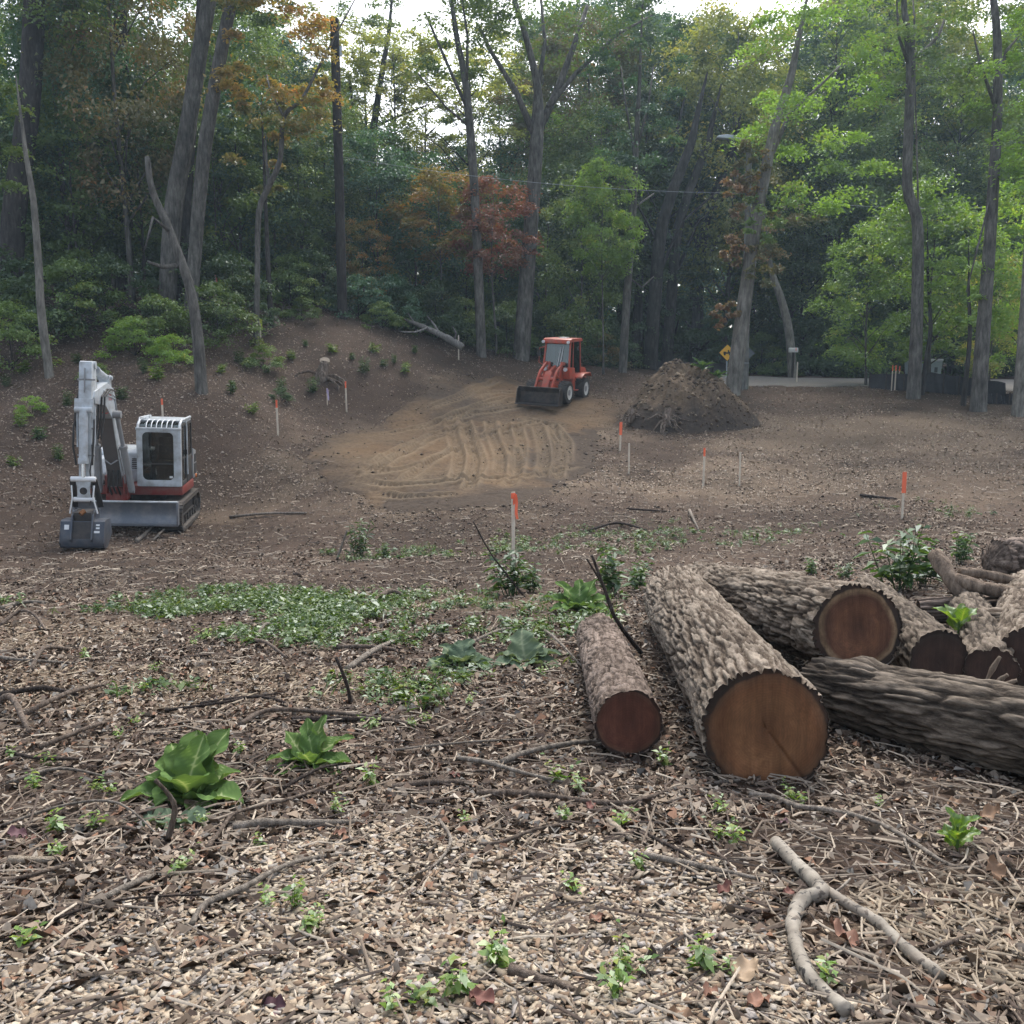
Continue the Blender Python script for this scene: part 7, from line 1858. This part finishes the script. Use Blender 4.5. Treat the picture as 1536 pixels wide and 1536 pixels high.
for k, (a, b) in enumerate(sd):
    g = G(a, b); o = obj('seedling', SEED[k % 5]); s = rg3.uniform(.65, 1.15); o.scale = (s, s, s); o.location = (g.x, g.y, gz(g.x, g.y) + .005); o.rotation_euler = (0, 0, rg3.uniform(0, 6))
    tag(o, 'small light green seedling sprouting from the littered ground', 'seedling', 'seedlings on the littered ground')
# autumn leaves lying singly
LC = [(0.15, 0.055, 0.040), (0.10, 0.042, 0.052), (0.24, 0.145, 0.085), (0.19, 0.090, 0.055), (0.31, 0.225, 0.145)]
LN = ['brick-red', 'maroon', 'tan', 'rust-brown', 'pale tan']
LM = [solid('dry leaf ' + LN[k], LC[k], .75, dirt=tuple(x * .6 for x in LC[k]), dscale=20, amount=.6) for k in range(5)]
def dry_leaf(px, py, k, s, where):
    g = G(px, py); me = blade_mesh('leaf', s * .8, s * .62, -1.1 + .35 * (px % 6), px, LM[k], 12, 9, wav=.22)
    me.materials.clear(); me.materials.append(LM[k])
    o = obj('fallen_leaf', me); o.location = (g.x, g.y, gz(g.x, g.y) + .03); o.rotation_euler = (rg3.uniform(-.3, .3), rg3.uniform(-.3, .3), rg3.uniform(0, 6))
    tag(o, 'curled %s fallen leaf %s' % (LN[k], where), 'leaf')
for a in [(10, 1262, 1, .12, 'beside a peeled stick'), (38, 1270, 0, .08, 'by the maroon one near the peeled stick'), (200, 1245, 3, .09, 'behind the upright broken stub'), (1290, 1430, 3, .16, 'between the arms of the birch branch'), (1165, 1240, 1, .09, 'in front of the thickest log'), (1080, 1352, 0, .09, 'touching the trailing vine stem'), (1185, 1345, 0, .07, 'beside the birch fork'),
          (1370, 1265, 4, .10, 'by the longest grey branch'), (1470, 1235, 2, .14, 'behind the upright glossy weed'), (1100, 1480, 4, .14, 'on dark litter near the hooked twig'), (1150, 1510, 3, .10, 'near the bottom of the speckled arm'), (1330, 1480, 2, .13, 'under the end of the birch arm'), (1060, 1508, 3, .11, 'on litter beside the low seedlings'), (880, 1220, 0, .08, 'on the long branch near the thickest log'),
          (905, 1385, 3, .09, 'at the dark edge of the wood chips'), (690, 1170, 0, .08, 'under the blotchy brown stick'), (350, 1215, 2, .09, 'beside the large burdock'), (385, 1315, 3, .08, 'on the curved grey branch'), (520, 1260, 3, .08, 'at the top of the wood chips'), (1000, 1535, 2, .12, 'on the chips before the birch'), (430, 1520, 1, .12, 'half buried in the chips'), (1420, 1210, 2, .10, 'behind the longest branch'), (1500, 1330, 2, .12, 'on the shredded litter'), (740, 1520, 0, .1, 'beside the low clump of seedlings')]:
    dry_leaf(*a)

# ================================================================== uncountable cover: chips, litter, twigs, low green growth
def scatter(n, dens, yr, seed, pw=1.0, xs=0.78):
    """n points over the ground in front, thinned by dens(x, y), denser near the camera"""
    rg_ = np.random.default_rng(seed); X, Y = [], []; got = 0
    while got < n:
        m_ = max(n, 20000); u = rg_.random(m_)
        if pw == 1.0: y = yr[0] * (yr[1] / yr[0]) ** u
        else: y = (yr[0] ** (1 - pw) + u * (yr[1] ** (1 - pw) - yr[0] ** (1 - pw))) ** (1 / (1 - pw))
        x = rg_.uniform(-1, 1, m_) * (xs * y + 0.9)
        k = rg_.random(m_) < dens(x, y)
        X.append(x[k]); Y.append(y[k]); got += k.sum()
    return np.concatenate(X)[:n], np.concatenate(Y)[:n], rg_
def wood_chips():
    d0 = lambda x, y: np.clip(chips_density(x, y) ** 1.5 * (.35 + .65 * sstep(.3, .55, fbm(x * 3, y * 3, 3, 371))) + 0.08 * (1 - dark_soil(x, y)), 0, 1)
    x, y, rg_ = scatter(36000, d0, (1.7, 7.5), 301, 0.4)
    n = len(x); dn = np.clip(chips_density(x, y), 0, 1)
    L = rg_.uniform(.016, .044, n) * rg_.choice([.6, 1, 1, 1.6], n); wd = np.minimum(L, rg_.uniform(.007, .028, n)); th = rg_.uniform(.0010, .0026, n)
    az = rg_.uniform(0, 2 * np.pi, n); t1 = rg_.normal(0, .15, n); t2 = rg_.normal(0, .30, n)
    ax = np.stack([np.cos(az), np.sin(az), t1], 1); ax /= np.linalg.norm(ax, axis=1, keepdims=True)
    up = np.stack([rg_.normal(0, .17, n), rg_.normal(0, .17, n), np.ones(n)], 1); sd_ = np.cross(up, ax); sd_ /= np.linalg.norm(sd_, axis=1, keepdims=True); up = np.cross(ax, sd_)
    c = np.stack([x, y, ground_z(x, y) + .008 + .016 * rg_.random(n) * dn + .15 * np.abs(t1) * L], 1)
    k = rg_.uniform(.25, 1.0, (n, 4))     # uneven corners
    a = ax * (L / 2)[:, None]; b = sd_ * (wd / 2)[:, None]; u = up * th[:, None]
    cor = [-a * k[:, :1] - b, a - b * k[:, 1:2], a * k[:, 2:3] + b, -a + b * k[:, 3:4]]
    v = np.stack([c + q for q in cor] + [c + q + u for q in cor], 1).reshape(-1, 3)
    f0 = np.array([[4, 5, 6, 7], [0, 1, 5, 4], [1, 2, 6, 5], [2, 3, 7, 6], [3, 0, 4, 7]])
    f = (np.arange(n)[:, None, None] * 8 + f0[None]).reshape(-1, 4)
    pal = np.array([(0.42, 0.345, 0.255), (0.49, 0.42, 0.325), (0.35, 0.275, 0.195), (0.30, 0.25, 0.195), (0.40, 0.36, 0.315), (0.25, 0.17, 0.11), (0.16, 0.115, 0.085), (0.33, 0.30, 0.275)])
    w_ = np.array([.20, .14, .16, .14, .10, .12, .08, .06]); ci = pal[rg_.choice(8, n, p=w_ / w_.sum())] * rg_.uniform(.55, .98, (n, 1))
    me = mesh_np('wood_chips', v, f, col_mat('wood chip faces', .8, 90, .75, 1.1), col=np.repeat(ci, 8, 0))
    tag(obj('wood_chips', me), 'bed of pale tan wood chips spread over the near ground', kind='stuff')
wood_chips()
def leaf_litter():
    d0 = lambda x, y: np.clip((0.75 - 0.45 * dark_soil(x, y) + 0.5 * np.clip(pale_litter(x, y), 0, 1) - .55 * chips_density(x, y)) * np.maximum(.25 + .75 * sstep(.36, .60, fbm(x * .45, y * .45, 4, 360)), .95 * sstep(-2, -5, x) * sstep(24, 27, y)) * (1 - .97 * sstep(.2, .6, pad_mask(x, y))) * (1 - .95 * road_mask(x, y)), 0, 1)
    x, y, rg_ = scatter(160000, d0, (1.8, 50), 302, 0.6, 0.62)
    n = len(x)
    s = rg_.uniform(.022, .062, n) * (1 + 0.35 * sstep(8, 26, y)) * rg_.choice([.5, .8, 1, 1.5], n)
    c = np.stack([x, y, ground_z(x, y) + .008 + rg_.random(n) * .02], 1)
    v, f = leaf_quads(c, ground_normal(x, y) + rg_.normal(0, 1, (n, 3)) * (.42 - .20 * sstep(7, 22, y))[:, None], rg_.normal(0, 1, (n, 3)), s, wid=.62, fold=.2)
    pal = np.array([(0.22, 0.165, 0.12), (0.30, 0.235, 0.175), (0.15, 0.105, 0.078), (0.38, 0.315, 0.25), (0.095, 0.068, 0.054), (0.25, 0.14, 0.09), (0.44, 0.39, 0.33), (0.20, 0.19, 0.175)])
    w_ = np.array([.2, .2, .17, .14, .10, .07, .07, .05]); ci = pal[rg_.choice(8, n, p=w_ / w_.sum())] * rg_.uniform(.7, 1.15, (n, 1))
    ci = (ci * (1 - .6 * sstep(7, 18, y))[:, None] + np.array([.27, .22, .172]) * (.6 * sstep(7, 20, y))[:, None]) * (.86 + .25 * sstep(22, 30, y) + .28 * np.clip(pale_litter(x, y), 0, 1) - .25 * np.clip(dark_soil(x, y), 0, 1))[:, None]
    me = mesh_np('leaf_litter', v, f, col_mat('dry leaf litter', .85, 60, .8, 1.1), col=np.repeat(ci, 4, 0))
    tag(obj('leaf_litter', me), 'brown dry leaves and bark scraps littering the clearing and the bank', kind='stuff')
leaf_litter()
def twig_litter():
    d0 = lambda x, y: np.clip(0.55 + .4 * shreds_density(x, y) - .35 * chips_density(x, y), .1, 1) * (1 - .9 * pad_mask(x, y))
    x, y, rg_ = scatter(17000, d0, (1.8, 30), 303, 0.9, 0.62)
    n = len(x); sh = shreds_density(x, y)
    L = rg_.uniform(.05, .24, n) * np.where(rg_.random(n) < .9, 1, 2.2) * (1 - .55 * sh); az = rg_.uniform(0, 2 * np.pi, n)
    r_ = rg_.uniform(.0018, .0055, n) * (1 + .6 * sstep(8, 20, y))
    d = np.stack([np.cos(az), np.sin(az), rg_.normal(0, .10, n)], 1); sd_ = np.stack([-np.sin(az), np.cos(az), 0 * az], 1)
    c = np.stack([x, y, ground_z(x, y) + .012 + rg_.random(n) * .02], 1)
    bend = sd_ * (rg_.normal(0, .10, n) * L)[:, None] + np.array([0, 0, 1.0]) * (rg_.random(n) * .05 * L)[:, None]
    ring = []
    for t_, k in ((-.5, 0), (0, 1), (.5, 0)):
        p = c + d * (L * t_)[:, None] + bend * k; rr = r_ * (1 if t_ < .4 else .5)
        ring += [p + sd_ * rr[:, None], p + np.array([0, 0, 1.0]) * (rr * 1.6)[:, None], p - sd_ * rr[:, None]]
    v = np.stack(ring, 1).reshape(-1, 3)
    f0 = np.array([[0, 1, 4, 3], [1, 2, 5, 4], [3, 4, 7, 6], [4, 5, 8, 7]])
    f = (np.arange(n)[:, None, None] * 9 + f0[None]).reshape(-1, 4)
    pal = np.array([(0.10, 0.075, 0.06), (0.19, 0.15, 0.115), (0.30, 0.25, 0.195), (0.42, 0.36, 0.285), (0.055, 0.043, 0.036)])
    ci = pal[rg_.choice(5, n, p=[.3, .27, .2, .1, .13])] * rg_.uniform(.8, 1.2, (n, 1))
    ci = ci * (1 - .8 * sh[:, None]) + np.array([0.38, 0.31, 0.22]) * rg_.uniform(.7, 1.2, (n, 1)) * .8 * sh[:, None]
    me = mesh_np('twig_litter', v, f, col_mat('fine twigs', .85, 50), col=np.repeat(ci, 9, 0))
    tag(obj('twig_litter', me), 'fine broken twigs and shreds strewn over the clearing floor', kind='stuff')
twig_litter()
def low_green():
    x, y, rg_ = scatter(2700, lambda x, y: np.clip(green_density(x, y), 0, 1) ** 1.3 * sstep(.38, .62, fbm(x * 1.5, y * 1.1, 3, 333)), (4.5, 24), 304, 0.2, 0.6)
    n0 = len(x); per = 9
    px = np.repeat(x, per); py = np.repeat(y, per); n = n0 * per
    a = rg_.uniform(0, 2 * np.pi, n); rr = rg_.uniform(.005, .06, n)
    h = rg_.uniform(.01, .11, n) * np.repeat(rg_.uniform(.35, 1.2, n0), per)
    c = np.stack([px + rr * np.cos(a), py + rr * np.sin(a), ground_z(px, py) + .01 + h], 1)
    d = np.stack([np.cos(a), np.sin(a), rg_.uniform(-.2, .6, n)], 1)
    v, f = leaf_quads(c, np.array([0, 0, 1.0]) + rg_.normal(0, .35, (n, 3)), d, rg_.uniform(.025, .075, n) * np.repeat(rg_.choice([.6, .8, 1, 1.5], n0), per), wid=.5, fold=.1)
    m2 = int(n0 * 2.2); k = rg_.integers(0, n0, m2)     # grass blades between the leaves
    bx_ = x[k] + rg_.normal(0, .05, m2); by_ = y[k] + rg_.normal(0, .05, m2)
    gb = np.stack([bx_, by_, ground_z(bx_, by_) + .05], 1)
    v2, f2 = leaf_quads(gb, rg_.normal(0, 1, (m2, 3)), np.array([0, 0, .8]) + rg_.normal(0, .5, (m2, 3)), rg_.uniform(.08, .2, m2), wid=.07, fold=.05)
    vv = np.vstack([v, v2]); ff = np.vstack([f, f2 + len(v)])
    tint = np.concatenate([np.repeat(np.clip(np.repeat(rg_.random(n0), per) * .6 + .4 * rg_.random(n), 0, 1), 4), np.repeat(rg_.random(m2), 4)])
    M['cover'] = leaf_mat('low green cover', (0.032, 0.068, 0.018), (0.085, 0.140, 0.030), (0.17, 0.20, 0.05), trans=.3, gain=(1.0, 1.3))
    tag(obj('ground_cover', mesh_np('ground_cover', vv, ff, M['cover'], tint=tint)), 'low green weeds and grass creeping over the ground before the bare soil', kind='stuff')
low_green()
def soil_clods():
    """crumbs of dug earth along the pad's edge, round the heap and over the bare strip"""
    hx, hy = HEAP.location.x, HEAP.location.y
    d0 = lambda x, y: np.clip(np.maximum.reduce([.9 * np.exp(-((pad_mask(x, y) - .3) / .35) ** 2) * (pad_mask(x, y) > .01), .9 * (1 - sstep(2.6, 4.2, np.hypot(x - hx, y - hy))) * (np.hypot(x - hx, y - hy) > 2.3), .35 * dark_soil(x, y), .03 * pad_mask(x, y)]), 0, 1)
    x, y, rg_ = scatter(8000, d0, (9, 42), 305, 0.0, .62)
    n = len(x); s = rg_.uniform(.010, .042, n) * rg_.choice([.7, 1, 1, 1.7], n)
    o6 = np.array([[1, 0, 0], [-.9, .1, 0], [0, 1, 0], [.1, -1, .1], [.1, 0, .75], [0, 0, -.6]], float)
    v = np.stack([x, y, ground_z(x, y) + .03 * sstep(.3, .6, pad_mask(x, y))], 1)[:, None] + o6[None] * s[:, None, None] * rg_.uniform(.6, 1.2, (n, 6, 1))
    f0 = np.array([[0, 2, 4], [2, 1, 4], [1, 3, 4], [3, 0, 4], [2, 0, 5], [1, 2, 5], [3, 1, 5], [0, 3, 5]])
    f = (np.arange(n)[:, None, None] * 6 + f0[None]).reshape(-1, 3)
    pal = np.array([(.13, .10, .074), (.18, .14, .10), (.085, .064, .05), (.23, .18, .13)])
    me = mesh_np('soil_clods', v.reshape(-1, 3), f, col_mat('crumbled earth', .95, 40), col=np.repeat(pal[rg_.choice(4, n)] * rg_.uniform(.8, 1.2, (n, 1)), 6, 0))
    tag(obj('soil_clods', me), 'crumbs of dark dug earth strewn round the sandy pad and the heap', kind='stuff')
soil_clods()
# ================================================================== the air
def build_haze():
    mb = MB(); mb.bx(-232, 232, -18, 450, -4.5, 42)
    m = bpy.data.materials.new('thin smoky air'); m.use_nodes = True
    t = m.node_tree; t.nodes.clear()
    out = t.nodes.new('ShaderNodeOutputMaterial'); v = t.nodes.new('ShaderNodeVolumePrincipled')
    v.inputs['Color'].default_value = (0.62, 0.82, 1.0, 1)
    v.inputs['Density'].default_value = HAZE
    v.inputs['Anisotropy'].default_value = 0.3
    t.links.new(v.outputs[0], out.inputs['Volume'])
    o = mb.build('haze', m)
    tag(o, 'thin bluish smoke hanging in the air between the trees', kind='stuff')
HAZE = 0.0007
build_haze()
